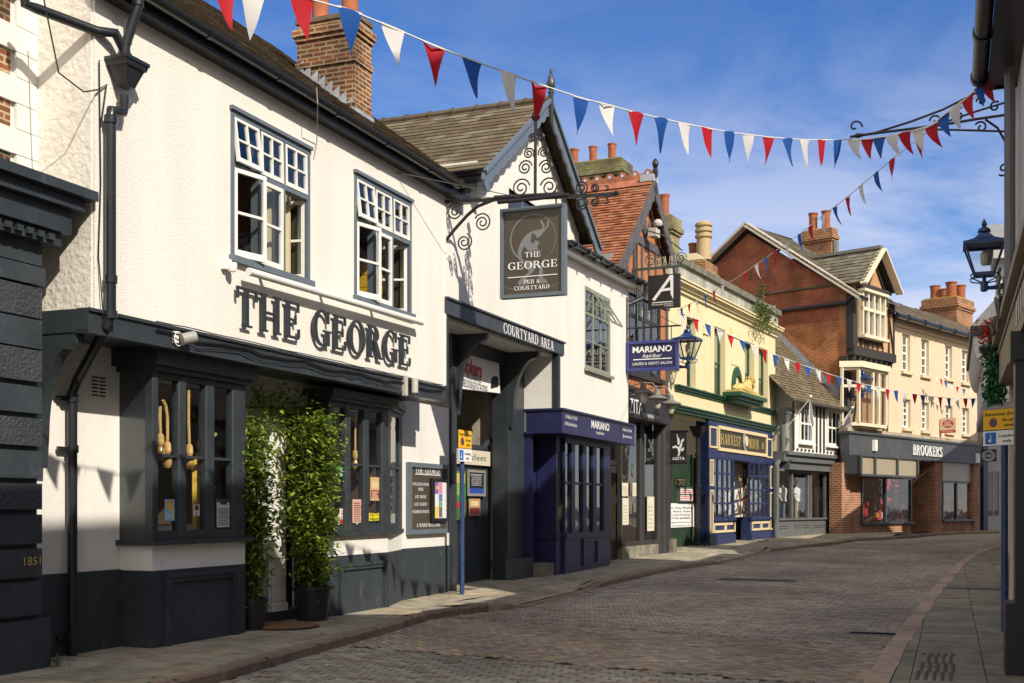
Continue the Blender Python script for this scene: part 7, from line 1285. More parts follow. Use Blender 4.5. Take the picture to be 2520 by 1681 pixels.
# ------------------------------------------------------------------ parking signs on blue poles
def pole_sign(label, px, py, off, rz_dir, hs, ztop, w_, fr_rot):
    X_, Y_ = ground(px, py, off); z0 = gz(Y_)+off; fr = Fr((X_, Y_), rz_dir); t = thing('parking_sign', label, 'road sign', fr, (0, 0, z0)); m = MB(); m.tube([(0, 0, z0-.1), (0, 0, ztop-.05)], .038, 12); auto(m.build('pole', mat('blue_pole', (.028, .06, .16), .45, 9, .3), t))
    h1, h2 = hs; a, b = -w_/2, w_/2; z1 = ztop-h1; z2 = z1-.012-h2; m = MB(); m.ob(a, b, .05, .056, z1, ztop); m.build('yellow_plate', mat('sign_yellow', (.80, .46, .01), .4), t); m = MB(); m.ob(a, b, .05, .056, z2, z1-.012); m.build('white_plate', PRINTW, t); m = MB(); m.ob(a-.006, b+.006, .042, .05, z2-.006, ztop+.006); m.tube([(0, -.0, ztop-.2), (0, -.045, ztop-.2)], .05, 8); m.build('backing', mat('dark_backing', (.05, .05, .05), .5), t)
    k = MB(); stext(k, 'Restricted Zone', (a+.03*w_*2, -.058, ztop-.30*h1), (1, 0, 0), Up, .16*h1, .88*w_, bold=.01); stext(k, 'At any', (a+.52*w_, -.058, ztop-.60*h1), (1, 0, 0), Up, .16*h1, .38*w_, bold=.01); stext(k, 'time', (a+.58*w_, -.058, ztop-.86*h1), (1, 0, 0), Up, .16*h1, .27*w_, bold=.01)
    stext(k, 'Loading', (a+.44*w_, -.058, z2+.56*h2), (1, 0, 0), Up, .2*h2, .46*w_, bold=.01); stext(k, 'only', (a+.54*w_, -.058, z2+.2*h2), (1, 0, 0), Up, .2*h2, .25*w_, bold=.01); k.build('black_lettering', PRINTK, t)
    c = (a+.28*w_, ztop-.64*h1); r = min(.24*h1, .16*w_*1.6); k = MB(); k.py([(c[0]+r*cos(R(i)), c[1]+r*sin(R(i))) for i in range(0, 360, 15)], -.0575, -.0565); k.build('red_disc', PRINTR, t); k = MB(); k.py([(c[0]+r*.78*cos(R(i)), c[1]+r*.78*sin(R(i))) for i in range(0, 360, 15)], -.0590, -.0576); k.build('blue_disc', mat('sign_blue_grey', (.06, .09, .17), .4), t)
    k = MB(); d = r*.74*.707; k.beam((c[0]-d, -.0596, c[1]+d), (c[0]+d, -.0596, c[1]-d), .001, r*.3, (0, 1, 0)); k.build('red_bar', PRINTR, t)
    k = MB(); k.ob(a+.06*w_, a+.36*w_, .057, .058, z2+.1*h2, z2+.9*h2); k.build('blue_square', mat('sign_blue', (.01, .14, .5), .4), t); k = MB(); ax_, az_2 = a+.21*w_, z2+.5*h2; s = .3*h2
    k.face([(ax_-.1*s, -.0590, az_2+.9*s), (ax_-.02*s, -.0590, az_2-.9*s), (ax_+.18*s, -.0590, az_2-.9*s), (ax_+.16*s, -.0590, az_2+.2*s), (ax_+.05*s, -.0590, az_2+.9*s)]); k.box(ax_-.5*s, ax_-.1*s, -.0592, -.0588, az_2-.8*s, az_2-.3*s); k.build('loading_symbol', PRINTW, t); return t
pole_sign('blue pole with yellow restricted zone plate beside the courtyard gate', 1137, 1462, 0, G.d, (.28, .20), 1.4+(1247-1060)/2900*18.6, .5, 0)
pole_sign('blue pole with large yellow restricted zone plate at the right edge', 2472, 1555, RO_, (.49, -.87), (.235, .17), 1.4+(1247-1000)/2900*13.25, .50, 0)
pole_sign('thin pole with small yellow restricted zone plate before the brick pier', 2109, 1311, 0, B_.d, (.62, .50), 1.4+(1247-1157)/2900*44.5+.2, .95, 0)
# ------------------------------------------------------------------ street lanterns
LB_ = mat('lantern_blue', (.018, .05, .16), .35)
def lantern(label, fr, x, o_wall, o, z, s, m=LB_):
    t = thing('street_lantern', label, 'street lamp', fr, (x, -o_wall, z), 'blue wall lanterns along the street'); c = (x, -o, z); H2 = .49*s; a, b = .30*s, .145*s; q = pi/4
    fr_m = MB(); rr_ = sqrt(2)
    cs = [(1, 1), (1, -1), (-1, -1), (-1, 1)]
    for i, j in cs: fr_m.beam((c[0]+i*b, c[1]+j*b, z), (c[0]+i*a, c[1]+j*a, z+H2), .028*s, .028*s, (1, 0, 0))
    for k in range(4):
        (i, j), (i2, j2) = cs[k], cs[(k+1) % 4]
        fr_m.beam((c[0]+i*a, c[1]+j*a, z+H2), (c[0]+i2*a, c[1]+j2*a, z+H2), .05*s, .06*s); fr_m.beam((c[0]+i*b, c[1]+j*b, z), (c[0]+i2*b, c[1]+j2*b, z), .03*s, .05*s)
    fr_m.build('frame', m, t); g = MB()
    for k in range(4): (i, j), (i2, j2) = cs[k], cs[(k+1) % 4]; g.face([(c[0]+i*b, c[1]+j*b, z), (c[0]+i2*b, c[1]+j2*b, z), (c[0]+i2*a, c[1]+j2*a, z+H2), (c[0]+i*a, c[1]+j*a, z+H2)])
    g.build('glass_panes', LANT, t); r_ = MB(); r_.lathe([(a*1.5, 0), (a*1.42, .025*s), (a*.72, .095*s), (a*.66, .11*s), (a*.56, .13*s), (a*.36, .19*s), (a*.30, .21*s)], (c[0], c[1], z+H2), 4, q); r_.build('roof', m, t)
    for i, j in cs: pass
    f_ = MB(); f_.lathe([(.07*s, .0), (.105*s, .01*s), (.09*s, .06*s), (.04*s, .09*s), (.03*s, .10*s), (.045*s, .135*s), (.03*s, .18*s), (.003*s, .23*s)], (c[0], c[1], z+H2+.20*s), 12); auto(f_.build('finial', m, t)); b_ = MB(); b_.tube([(c[0], c[1], z+.03), (c[0], c[1], z-.24*s)], .03*s, 8); b_.lathe([(.03*s, -.28*s), (.06*s, -.26*s), (.065*s, -.12*s), (.03*s, -.1*s)], c, 10)
    b_.build('stem', m, t); k_ = MB()
    for i, j in cs: k_.tube([(c[0]+i*b, c[1]+j*b, z), (c[0]+i*b*1.45, c[1]+j*b*1.45, z-.03*s), (c[0]+i*b*1.35, c[1]+j*b*1.35, z-.08*s), (c[0]+i*.05*s, c[1]+j*.05*s, z-.13*s)], .012*s, 5)
    k_.build('cradle', m, t); a_ = MB(); a_.tube([(x, -o, z-.22*s), (x, -(o+o_wall)/2, z-.22*s), (x, -o_wall, z-.20*s)], .03*s, 8, [.03*s, .035*s, .055*s]); a_.box(x-.08*s, x+.08*s, -o_wall-.02, -o_wall+.02, z-.32*s, z-.06*s); a_.build('arm', m, t); d_ = MB(); d_.lathe([(.04*s, .36*s), (.06*s, .34*s), (.06*s, .2*s), (.03*s, .15*s)], c, 8); d_.build('bulb', mat('frosted_bulb', (.6, .57, .48), .4), t)
    return t
xr_ = -2.0; lantern('dark blue wall lantern against the sky at the right edge', RW, xr_, .05, RW.o(2422, xr_), RW.zo(676, xr_, RW.o(2422, xr_)), 15.0*92/2900/.62)
xm = A_.x(1668, .05); om = A_.o(1692, xm); lantern('blue wall lantern on an iron arm beside the salon sign', A_, xm, .05, om, A_.zo(882, xm, om), A_.Y(xm, om)*58/2900/.62)
xf_ = B_.x(2098, .1); of = B_.o(2123, xf_); lantern('blue wall lantern on the half timbered house near the white flags', B_, xf_, .05, of, B_.zo(962, xf_, of), B_.Y(xf_, of)*38/2900/.62)
# iron scroll bracket that carries the bunting, upper right
wbx = RW.x(2490, .02); ib = thing('scroll_bracket', 'delicate wrought iron scroll bracket against the sky at upper right', 'bracket', RW, (wbx, 0, 5.5)); T6 = lambda a, b: sp(RW, wbx, a, b); TIP = T6(2092, 337)
m_ = MB(); m_.tube([TIP, T6(2160, 327), T6(2300, 310), T6(2410, 292), T6(2494, 280)], .018, 6); m_.build('arm', IRON, ib); m_ = MB(); m_.tube([T6(2150, 328), T6(2240, 300), T6(2320, 270), T6(2380, 240), T6(2436, 212)], .015, 6); m_.build('upper_stay', IRON, ib); m_ = MB(); m_.tube([T6(2280, 316), T6(2400, 275), T6(2494, 246)], .014, 6); m_.tube([T6(2285, 318), T6(2494, 324)], .014, 6); m_.build('lower_stay', IRON, ib)
m_ = MB(); m_.tube([T6(2425, 294), T6(2455, 315), T6(2480, 360), T6(2492, 405)], .015, 6); m_.build('brace', IRON, ib); m_ = MB(); c = Vector(TIP); d = (Vector(T6(2150, 328))-c).normalized(); m_.tube([c, c+d*.09, c+d*.18], .02, 6, [.004, .035, .014]); m_.build('tip', IRON, ib)
for cpx, cpy, r, tu, a0, sg in ((2104, 312, .085, .85, 3.3, -1), (2303, 296, .07, 1.0, 0, 1), (2358, 284, .09, 1.2, 2, -1), (2415, 249, .055, 1.2, 0, 1), (2449, 263, .065, 1.1, 2.2, -1), (2414, 313, .07, 1.2, .5, 1), (2470, 415, .085, 1.15, -.9, -1)):
    c = T6(cpx, cpy); m_ = MB(); m_.tube(spiral(c, r, tu, a0, PE1, PE2, 24, sg), .012, 5); m_.build('scroll', IRON, ib)
TIPW = RW.w(wbx, -TIP[1], TIP[2])
# ------------------------------------------------------------------ bunting
CLOTH = {'r': mat('red_bunting', (.52, .008, .022), .7, trans=.35), 'b': mat('blue_bunting', (.012, .10, .42), .7, trans=.35), 'w': mat('white_bunting', (.80, .79, .76), .7, trans=.35)}
CORDW = mat('white_cord', (.75, .74, .70), .7)
def bunting(label, A, B, pts, W_=.19, H2=.29, ends=()):
    """A, B: plan ends of the string (X, Y); pts: (px, py, colour) where each pennant hangs"""
    t = thing('bunting', label, 'bunting', WORLD, (0, 0, 0)); ax, ay = A; bx_, by = B; q = []
    def at(px, py):
        r = (px-CX)/FPX; dx, dy = bx_-ax, by-ay; s = (r*ay-ax)/(dx-r*dy); X, Y = ax+dx*s, ay+dy*s; return Vector((X, Y, EYE+(HY-py)/FPX*Y))
    P = [at(p[0], p[1]) for p in pts]; E0 = [at(*e) for e in ends[:1]]; E1 = [at(*e) for e in ends[1:2]]
    line = E0+P+E1; m = MB(); m.tube([(p.x, -(-p.y), p.z) for p in line], .0065 if W_ < .3 else .012, 5); m.build('cord', CORDW, t)
    for i, (p, pt) in enumerate(zip(P, pts)):
        if pt[2] == '-': continue
        a = P[max(i-1, 0)]; b = P[min(i+1, len(P)-1)]; d = (b-a).normalized(); hd = Vector((d.x, d.y, 0)).normalized(); sdv = Vector((-hd.y, hd.x, 0)); sw = random.uniform(-.10, .10)+.05; cv = random.uniform(-.9, .9); tip = pt[3] if len(pt) > 3 else random.uniform(.04, .13); n = 7; v = []; 
        for k in range(n+1):
            f = k/n; w_ = W_/2*(1-f)**.92; c = p+Vector((0, 0, -H2*f))+hd*(tip*f*f*H2*3)+sdv*(sw*f*f*H2*2)
            for j in (-1, 0, 1): v.append(c+d*(w_*j*1.0)*(1-.0*f)+sdv*(cv*w_*.5*(1-abs(j))+.03*sin(f*5+i)*j*W_))
        m = MB(); m.add(v, [(k*3+j, k*3+j+1, k*3+j+4, k*3+j+3) for k in range(n) for j in (0, 1)]); o = m.build('pennant', CLOTH[pt[2]], t, True); o['label'] = {'r': 'red pennant', 'b': 'blue pennant', 'w': 'white pennant'}[pt[2]]
        m = MB(); m.tube([p-d*W_*.5, p, p+d*W_*.5], .009 if W_ < .3 else .014, 4); m.build('hem', CORDW, t)
    return t
L1 = [(550, -45, 'r'), (622, -22, 'w'), (742, -8, 'r'), (861, 25, 'b'), (967, 68, 'w'), (1069, 112, 'r'), (1161, 148, 'b'), (1251, 180, 'w'), (1327, 207, 'r'), (1429, 241, 'b'), (1493, 257, 'w'), (1565, 277, 'r'), (1627, 291, 'b'), (1684, 304, 'w'), (1740, 315, 'r'), (1795, 325, 'b'), (1842, 331, 'w'), (1891, 337, 'r'), (1938, 341, 'b'), (1980, 344, 'w'), (2022, 344, 'r'), (2061, 345, 'b')]
bunting('long near string of pennants sweeping from the top left to the iron bracket', (-.90, 8.9), TIPW[:2], L1, .225, .30, ((470, -80), (2096, 342)))
L1b = [(2101, 344, 'w'), (2134, 342, 'r'), (2163, 338, 'b'), (2195, 333, 'w'), (2226, 326, 'r'), (2260, 318, 'w'), (2292, 308, 'r'), (2322, 284, 'b'), (2350, 262, 'w'), (2382, 238, 'r'), (2413, 206, 'b'), (2428, 196, 'r')]
bunting('short string of pennants climbing from the bracket tip to the black gutter', TIPW[:2], RW.w(-.1, .42)[:2], L1b, .17, .27, ((2096, 344), (2440, 184)))
L2 = [(2262, 340, 'r'), (2195, 392, 'r'), (2156, 425, 'b'), (2119, 456, 'w'), (2086, 484, 'r'), (2055, 508, 'b'), (2026, 530, 'w'), (1994, 556, 'r'), (1967, 577, 'b'), (1936, 599, 'w'), (1908, 618, 'r'), (1885, 635, 'b'), (1861, 651, 'w'), (1834, 670, 'r'), (1806, 688, '-'), (1778, 703, 'w'), (1756, 716, 'r'), (1736, 727, 'b'), (1715, 739, 'w'), (1696, 749, 'r'), (1677, 759, 'b')]
AZP = A_.w(A_.x(1671, 1.2), 1.2)[:2]
bunting('middle string of pennants falling from the right edge to the black restaurant sign', AZP, RW.w(-.6, .4)[:2], L2[::-1], .19, .30, ((1668, 765), (2420, 225)))
L3 = [(1680, 771, 'w'), (1712, 784, 'r'), (1742, 798, 'b'), (1772, 812, 'w'), (1798, 825, 'r'), (1827, 838, 'b'), (1854, 850, 'w'), (1881, 862, 'r'), (1908, 873, 'b'), (1936, 883, 'w'), (1962, 894, 'r'), (1988, 903, 'b'), (2014, 911, 'w'), (2039, 920, 'r'), (2065, 928, 'b'), (2090, 935, 'w'), (2113, 942, 'r'), (2138, 948, 'b'), (2161, 953, 'w'), (2184, 958, 'r'), (2205, 962, 'b'), (2228, 966, 'w'), (2251, 970, 'r'), (2271, 973, 'b'), (2293, 976, 'w'), (2314, 978, 'r'), (2335, 980, 'b'), (2355, 981, 'w'), (2376, 981, 'r'), (2395, 981, 'b'), (2415, 981, 'w'), (2435, 980, 'r')]
bunting('far string of pennants crossing below the cream parapet towards the flower basket', AZP, (15.0, 36.5), L3, .24, .33, ((1670, 765), (2446, 979)))
L4 = [(2306, 926, 'w'), (2316, 933, 'r'), (2327, 939, 'b'), (2341, 946, 'w'), (2356, 951, 'r'), (2372, 957, 'b'), (2389, 962, 'w'), (2406, 966, 'r'), (2422, 970, 'b')]
bunting('faint small string of pennants hung in front of the beige terrace', B_.w(B_.x(2298, .6), .6)[:2], B_.w(B_.x(2430, 1.4), 1.4)[:2], L4, .22, .30, ((2298, 921), (2432, 973)))
# ------------------------------------------------------------------ climbers in pots, basket, weeds, mat
LC = ((.14, .22, .02), (.19, .28, .025), (.27, .35, .04), (.08, .14, .018), (.34, .38, .09))
def climber(label, potlabel, fr, x, o, z0, h, wd, dp, potr, poth, n, seed):
    rg = random.Random(seed); tp = thing('plant_pot', potlabel, 'pot', fr, (x, -o, z0)); m = MB(); m.lathe([(potr*.78, 0), (potr*.98, poth-.04), (potr*1.06, poth-.04), (potr*1.06, poth), (potr*.94, poth), (potr*.9, poth-.06), (0.02, poth-.07)], (x, -o, z0), 22); auto(m.build('pot_body', mat('black_plastic_pot', (.02, .02, .022), .45, 5, .3), tp))
    t = thing('climbing_plant', label, 'plant', fr, (x, -o, z0+poth)); st_ = MB()
    for k in range(9):
        a = rg.uniform(0, 6.3); p = [(x+cos(a)*.06*(1+i*.25)+rg.gauss(0, .03), -o+sin(a)*.05+rg.gauss(0, .02), z0+poth-.08+i*h/9) for i in range(10)]; st_.tube(p, .008, 5)
    st_.build('stems', mat('woody_stem', (.12, .08, .05), .9), t); m = MB(); cl = [(rg.gauss(0, wd*.36), rg.gauss(0, dp*.4), rg.uniform(.02, 1)**.95, rg.uniform(.04, .11)) for k in range(int(n/26))]
    for cx_, cy_2, f, r in cl:
        prof = .45+.75*min(1, f*1.3)*(1-max(0, f-.86)*2.8)
        for k in range(28):
            leaves(m, (x+cx_*prof+rg.gauss(0, r), -o+cy_2*prof+rg.gauss(0, r), z0+poth+h*f+rg.gauss(0, r*1.1)), .088, cols=LC)
    for k in range(26): a = rg.uniform(.2, 1); leaves(m, (x+rg.choice((-1, 1))*wd*rg.uniform(.45, .75), -o+rg.gauss(0, dp*.4), z0+poth+h*a), .09, cols=LC)
    m.build('foliage', LEAF, t)
xp1 = G.x(621, .3); climber('tall slim jasmine climber left of the pub door', 'black plastic pot half hidden beside the first bay window', G, xp1, .30, 0, 1.95, .27, .22, .17, .36, 4600, 11)
xp2 = G.x(769, .34); climber('broad leafy jasmine climber right of the pub door', 'large black plastic pot right of the pub doormat', G, xp2, .34, 0, 2.05, .38, .32, .235, .42, 7200, 12)
ov = thing('door_garland', 'dark trailing jasmine over the top of the pub doorway', 'plant', G, ((dx0+dx1)/2, 0, 2.5)); m = MB(); rg = random.Random(6)
for k in range(900): u = rg.random(); leaves(m, (dx0-.1+(dx1-dx0+.2)*u, -rg.uniform(.02, .25), 2.62+rg.gauss(0, .13)-.05*sin(pi*u)), .08, cols=LC)
m.build('foliage', LEAF, ov)
dm = thing('doormat', 'round brown coir doormat in front of the pub door', 'mat', G, (G.x(690, .42), -.42, 0)); m = MB(); m.lathe([(.40, .0), (.41, .02), (.37, .035), (.0, .036)], (G.x(690, .42), -.45, 0), 28); m.build('coir', mat('coir', (.24, .13, .055), .95, 60, .4, 1.0, 80), dm); m = MB(); m.lathe([(.43, .0), (.43, .012), (.405, .012)], (G.x(690, .42), -.45, 0), 28); m.build('rubber_edge', BLACK, dm)
hbx, hbo = -2.0, 0; hbz = RW.zo(900, hbx, RW.o(2450, hbx)); fb2 = thing('flower_basket', 'hanging flower basket with red flowers and trailing blue green foliage at the right', 'flowers', RW, (hbx, -RW.o(2450, hbx), hbz)); m = MB(); rg = random.Random(8)
cP = lambda px, py: sp(RW, hbx+rg.gauss(0, .10), px, py)
for k in range(1700):
    f = rg.random(); px_ = 2452+rg.gauss(0, 14)*(1-.25*f)-4*f; py_ = 838+150*f; leaves(m, cP(px_, py_), .085, cols=((.05, .20, .09), (.06, .26, .11), (.03, .14, .09), (.09, .28, .08)), droop=1.0)
for k in range(60): leaves(m, cP(2462+rg.gauss(0, 8), 815+rg.gauss(0, 14)), .12, cols=((.30, .32, .03), (.18, .25, .03)))
m.build('foliage', LEAF, fb2); m = MB()
for k in range(420): leaves(m, cP(2440+rg.gauss(0, 13), 818+rg.gauss(0, 15)), .075, cols=((.65, .05, .015), (.7, .12, .02), (.5, .03, .03)))
m.build('red_flowers', LEAF, fb2); m = MB(); q = RW.o(2450, hbx); m.lathe([(.02, -.2), (.14, -.12), (.2, .0), (.2, .03)], (hbx, -q, hbz+.22), 12); m.tube([(hbx, -q, hbz+.2), (hbx, -q, hbz+.6), (hbx, -.02, hbz+.62)], .014, 5); m.build('basket_and_arm', IRON, fb2)
for k, (px, py, lb, s) in enumerate(((123, 1640, 'small green weed at the foot of the rusticated pilaster', .10), (1887, 1335, 'tuft of pavement weeds at the foot of the blue shopfront', .16), (1735, 1345, 'pale weeds beside the alley drainpipe', .12))):
    X, Y = ground(px, py); t = thing('weed', lb, 'weed', WORLD, (X, -Y, gz(Y))); t.location = (X, Y, gz(Y)); INFO[t.name] = (0, 0, 0); m = MB(); rg = random.Random(k)
    for q in range(70): leaves(m, (rg.gauss(0, s), rg.gauss(0, s*.6), abs(rg.gauss(0, s*.5))), .06, cols=((.07, .13, .03), (.11, .16, .04)))
    m.build('leaf_tuft', LEAF, t)
# ------------------------------------------------------------------ notices, posters, window dressing at the pub
def poster(label, fr, l, r, tp, bt_, o, colr, lines=(), cat='poster', extra=None, name='poster'):
    x0, x1 = fr.x(l, o), fr.x(r, o); z0, z1 = fr.z(l, bt_, o), fr.z(l, tp, o); t = thing(name, label, cat, fr, (x0, -o, z0)); MB().ob(x0, x1, o-.004, o, z0, z1).build('sheet', mat('paper_%02x%02x%02x' % tuple(int(c*255) for c in colr) if False else 'paper '+' '.join('%.2f' % c for c in colr), colr, .5), t)
    for k, (f0, f1, g0_, g1_, c) in enumerate(lines): MB().ob(x0+(x1-x0)*f0, x0+(x1-x0)*f1, o+.0006*(k+1), o+.0006*(k+1)+.0004, z0+(z1-z0)*g0_, z0+(z1-z0)*g1_).build('printed_block', mat('ink '+' '.join('%.2f' % v for v in c), c, .5), t)
    return t
def txl(c, n=7, a=.12, b=.88, z0=.08, z1=.8): return [(a, b-(k % 3)*.08, z0+(z1-z0)*k/n, z0+(z1-z0)*(k+.45)/n, c) for k in range(n)]
GK = (.12, .12, .12)
poster('light blue summer drinks poster low in the first bay window', G, 406, 430, 1229, 1282, o1-.045, (.25, .55, .80), [(.2, .8, .52, .85, (.85, .45, .05)), (.7, .9, .1, .55, (.8, .7, .15)), (.15, .85, .86, .95, (.8, .3, .1))]+txl((.8, .85, .9), 3, .1, .6, .1, .4))
poster('small white round-badge sticker in the middle light of the first bay', G, 477, 491, 1242, 1270, o1-.045, (.78, .78, .76), [(.15, .85, .5, .95, (.12, .03, .03))]+txl(GK, 3, .2, .8, .05, .4))
poster('white printed notice with dark pointed header in the right light of the first bay', G, 534, 566, 1228, 1298, o1-.045, (.62, .64, .66), [(0, 1, .88, 1, (.05, .05, .08)), (.25, .75, .80, .88, (.05, .05, .08))]+txl((.25, .25, .27), 9, .08, .92, .08, .72))
poster('small green sticker high in the second bay window', G, 836, 850, 1148, 1173, o2-.045, (.15, .45, .28), txl((.7, .8, .7), 2, .2, .8, .2, .8))
poster('cream and red event poster in the right light of the second bay', G, 912, 934, 1174, 1232, o2-.045, (.62, .42, .20), [(.05, .95, .08, .45, (.33, .05, .06)), (.15, .85, .55, .8, (.72, .55, .28))]+txl((.75, .6, .4), 4, .15, .85, .1, .42))
poster('pink printed menu sheet in the middle light of the second bay', G, 868, 891, 1229, 1287, o2-.045, (.62, .42, .33), txl((.35, .12, .08), 9, .1, .9, .06, .92))
poster('red and white no smoking sticker in the second bay', G, 836, 851, 1252, 1290, o2-.045, (.80, .80, .78), [(0, 1, 0, .32, (.5, .02, .03)), (.2, .8, .42, .9, (.55, .05, .06)), (.28, .72, .48, .84, (.8, .8, .78)), (.44, .56, .45, .87, (.1, .1, .1))])
t = poster('yellow camera warning sticker at the foot of the second bay', G, 908, 939, 1263, 1282, o2-.045, (.82, .72, .02), [(.06, .28, .15, .85, (.05, .05, .05)), (.1, .24, .3, .7, (.82, .72, .02))]); m = MB(); stext(m, 'CCTV in', (G.x(922, o2), -o2+.04, G.z(922, 1270, o2)), (1, 0, 0), Up, .05, .22); stext(m, 'operation', (G.x(922, o2), -o2+.04, G.z(922, 1280, o2)), (1, 0, 0), Up, .05, .24); m.build('lettering', PRINTK, t)
nbx0, nbx1 = G.x(1007, .06), G.x(1104, .06); nz0, nz1 = G.z(1007, 1316, .06), G.z(1007, 1137, .06); nn = thing('notice_board', 'brown framed pub notice board with white serif lettering and glazed poster case', 'notice board', G, (nbx0, 0, nz0)); MB().ob(nbx0+.03, nbx1-.03, 0, .04, nz0+.03, nz1-.03).build('board', mat('bronze_board', (.075, .062, .045)), nn); m = MB(); frame(m, G, nbx0, nbx1, nz0, nz1, .0, .07, .075); m.build('frame', SLATEB, nn)
bw, bh = nbx1-nbx0, nz1-nz0; Q = lambda u, v, e=.042: (nbx0+bw*u, -e, nz0+bh*v); m = MB()
for tx, u0, u1, v, h in (('THE GEORGE', .17, .80, .855, .075), ('FUNCTION ROOM', .10, .50, .68, .042), ('HIRE', .24, .37, .61, .042), ('LIVE MUSIC', .16, .44, .505, .042), ('LATE NIGHTS', .14, .46, .40, .042), ('PREMIUM SPIRITS', .10, .51, .295, .042), ('A WARM WELCOME', .20, .80, .10, .05)): ptext(m, tx, Q(u0, v), (1, 0, 0), Up, h*bh, (u1-u0)*bw, .003, .05)
q = Q(.17, .835); m.ob(q[0], q[0]+.63*bw, .041, .046, q[2], q[2]+.012*bh*1.0); m.build('lettering', PRINTW, nn)
m = MB(); a, b = Q(.53, .17), Q(.93, .79); m.ob(a[0], b[0], .04, .085, a[2], b[2]); m.build('poster_case', BLACK, nn); 
for u0, u1, v0, v1, c in ((.60, .90, .22, .74, (.75, .75, .72)), (.60, .69, .57, .74, (.22, .12, .42)), (.62, .68, .63, .69, (.7, .4, .05)), (.70, .79, .58, .74, (.65, .25, .40)), (.70, .79, .46, .57, (.10, .22, .42)), (.70, .79, .39, .455, (.12, .42, .22)), (.60, .69, .22, .39, (.75, .58, .12)), (.70, .79, .23, .385, (.15, .15, .15))):
    a, b = Q(u0, v0), Q(u1, v1); e = .0855+.001*(0 if c[0] == .75 and c[2] == .72 else (2 if (u0, v0) == (.62, .63) else 1)); MB().ob(a[0], b[0], e, e+.0006, a[2], b[2]).build('flyer', mat('ink '+' '.join('%.2f' % v for v in c), c, .5), nn)
# banner and notices in the courtyard passage
pb = thing('passage_banner', 'white beer banner hanging askew inside the courtyard passage', 'banner', G, (G.x(1123, -.04), .04, 3.2)); T7 = lambda a, b, e=0: (G.x(a, -.05), .05-e, G.z(a, b, -.05)); m = MB(); m.face([T7(1122, 955), T7(1231, 968), T7(1228, 893), T7(1122, 862)]); m.build('banner_cloth', PRINTW, pb)
m = MB(); c0, c1 = T7(1144, 915, .004), T7(1185, 922, .004); stext(m, 'lokers', c0, (1, 0, -.05), Up, .26, c1[0]-c0[0], bold=.03, shear=.1); m.build('red_lettering', PRINTR, pb); m = MB(); c0, c1 = T7(1129, 947, .004), T7(1199, 955, .004); stext(m, 'AVAILABLE ON DRAUGHT AT THE GEORGE', c0, (1, 0, -.04), Up, .14, c1[0]-c0[0]); c0, c1 = T7(1146, 930, .004), T7(1183, 935, .004); stext(m, 'THE LONDON ALE', c0, (1, 0, -.04), Up, .11, c1[0]-c0[0]); m.face([T7(1207, 957, .004), T7(1226, 952, .004), T7(1226, 928, .004), T7(1216, 925, .004), T7(1209, 930, .004)]); m.build('black_lettering', PRINTK, pb)
gO2 = gO+.045
yg = thing('yoga_sign', 'cream rectangular sign with green yoga lettering on the courtyard gate', 'sign', G, (G.x(1121, gO2), -gO2, 2)); x0, x1 = G.x(1112, gO2), G.x(1210, gO2); z0, z1 = G.z(1200, 1147, gO2), G.z(1200, 1112, gO2); MB().ob(x0, x1, gO2-.01, gO2+.015, z0, z1).build('board', mat('cream_board', (.66, .60, .46), .5), yg); m = MB(); stext(m, 'yogafeet', (G.x(1124, gO2), -gO2-.016, z0+.33*(z1-z0)), (1, 0, 0), Up, .42*(z1-z0), G.x(1195, gO2)-G.x(1124, gO2)); m.build('lettering', mat('sage_print', (.14, .22, .17), .6), yg)
sf_ = thing('event_poster', 'silver framed black music event poster on the courtyard gate', 'poster', G, (G.x(1149, gO2), -gO2, 1.8)); x0, x1 = G.x(1149, gO2), G.x(1192, gO2); z0, z1 = G.z(1170, 1221, gO2), G.z(1170, 1157, gO2); MB().ob(x0+.02, x1-.02, gO2, gO2+.01, z0+.02, z1-.02).build('sheet', mat('poster_black', (.02, .02, .035), .4), sf_); m = MB(); frame(m, G, x0, x1, z0, z1, gO2, .045, .03); m.build('silver_frame', mat('silver_frame', (.5, .48, .42), .35, metal=.5), sf_); m = MB(); hh = z1-z0; wd = x1-x0
for k, tx in enumerate(('SMILEFEST', 'HOUSE MUSIC', 'DJ AND NIGHT', 'EMILY CREW AND', 'GUEST', 'DJ BARRINGTON')): stext(m, tx, ((x0+x1)/2, -gO2-.012, z0+hh*(.78-.075*k)), (1, 0, 0), Up, hh*(.07 if k == 0 else .045), wd*(.66 if k == 0 else .56), 'c')
m.build('lettering', PRINTW, sf_); m = MB(); m.ob(x0+.06, x1-.06, gO2+.011, gO2+.012, z0+.08*hh, z0+.3*hh); m.build('blue_artwork', mat('poster_blue', (.03, .07, .35), .4), sf_)
poster('small brown and cream event poster below the framed one on the gate', G, 1154, 1182, 1227, 1269, gO2+.004, (.45, .30, .14), [(.05, .95, .08, .45, (.22, .04, .05)), (.15, .85, .55, .85, (.7, .55, .3))])
poster('green food and drink poster behind the blue pole on the gate', G, 1113, 1146, 1157, 1280, gO2+.004, (.05, .22, .05), [(.3, .95, .75, .95, (.6, .45, .1)), (.1, .9, .5, .74, (.2, .4, .08)), (.2, .95, .25, .36, (.5, .02, .04)), (.5, .95, .05, .2, (.65, .45, .2))])
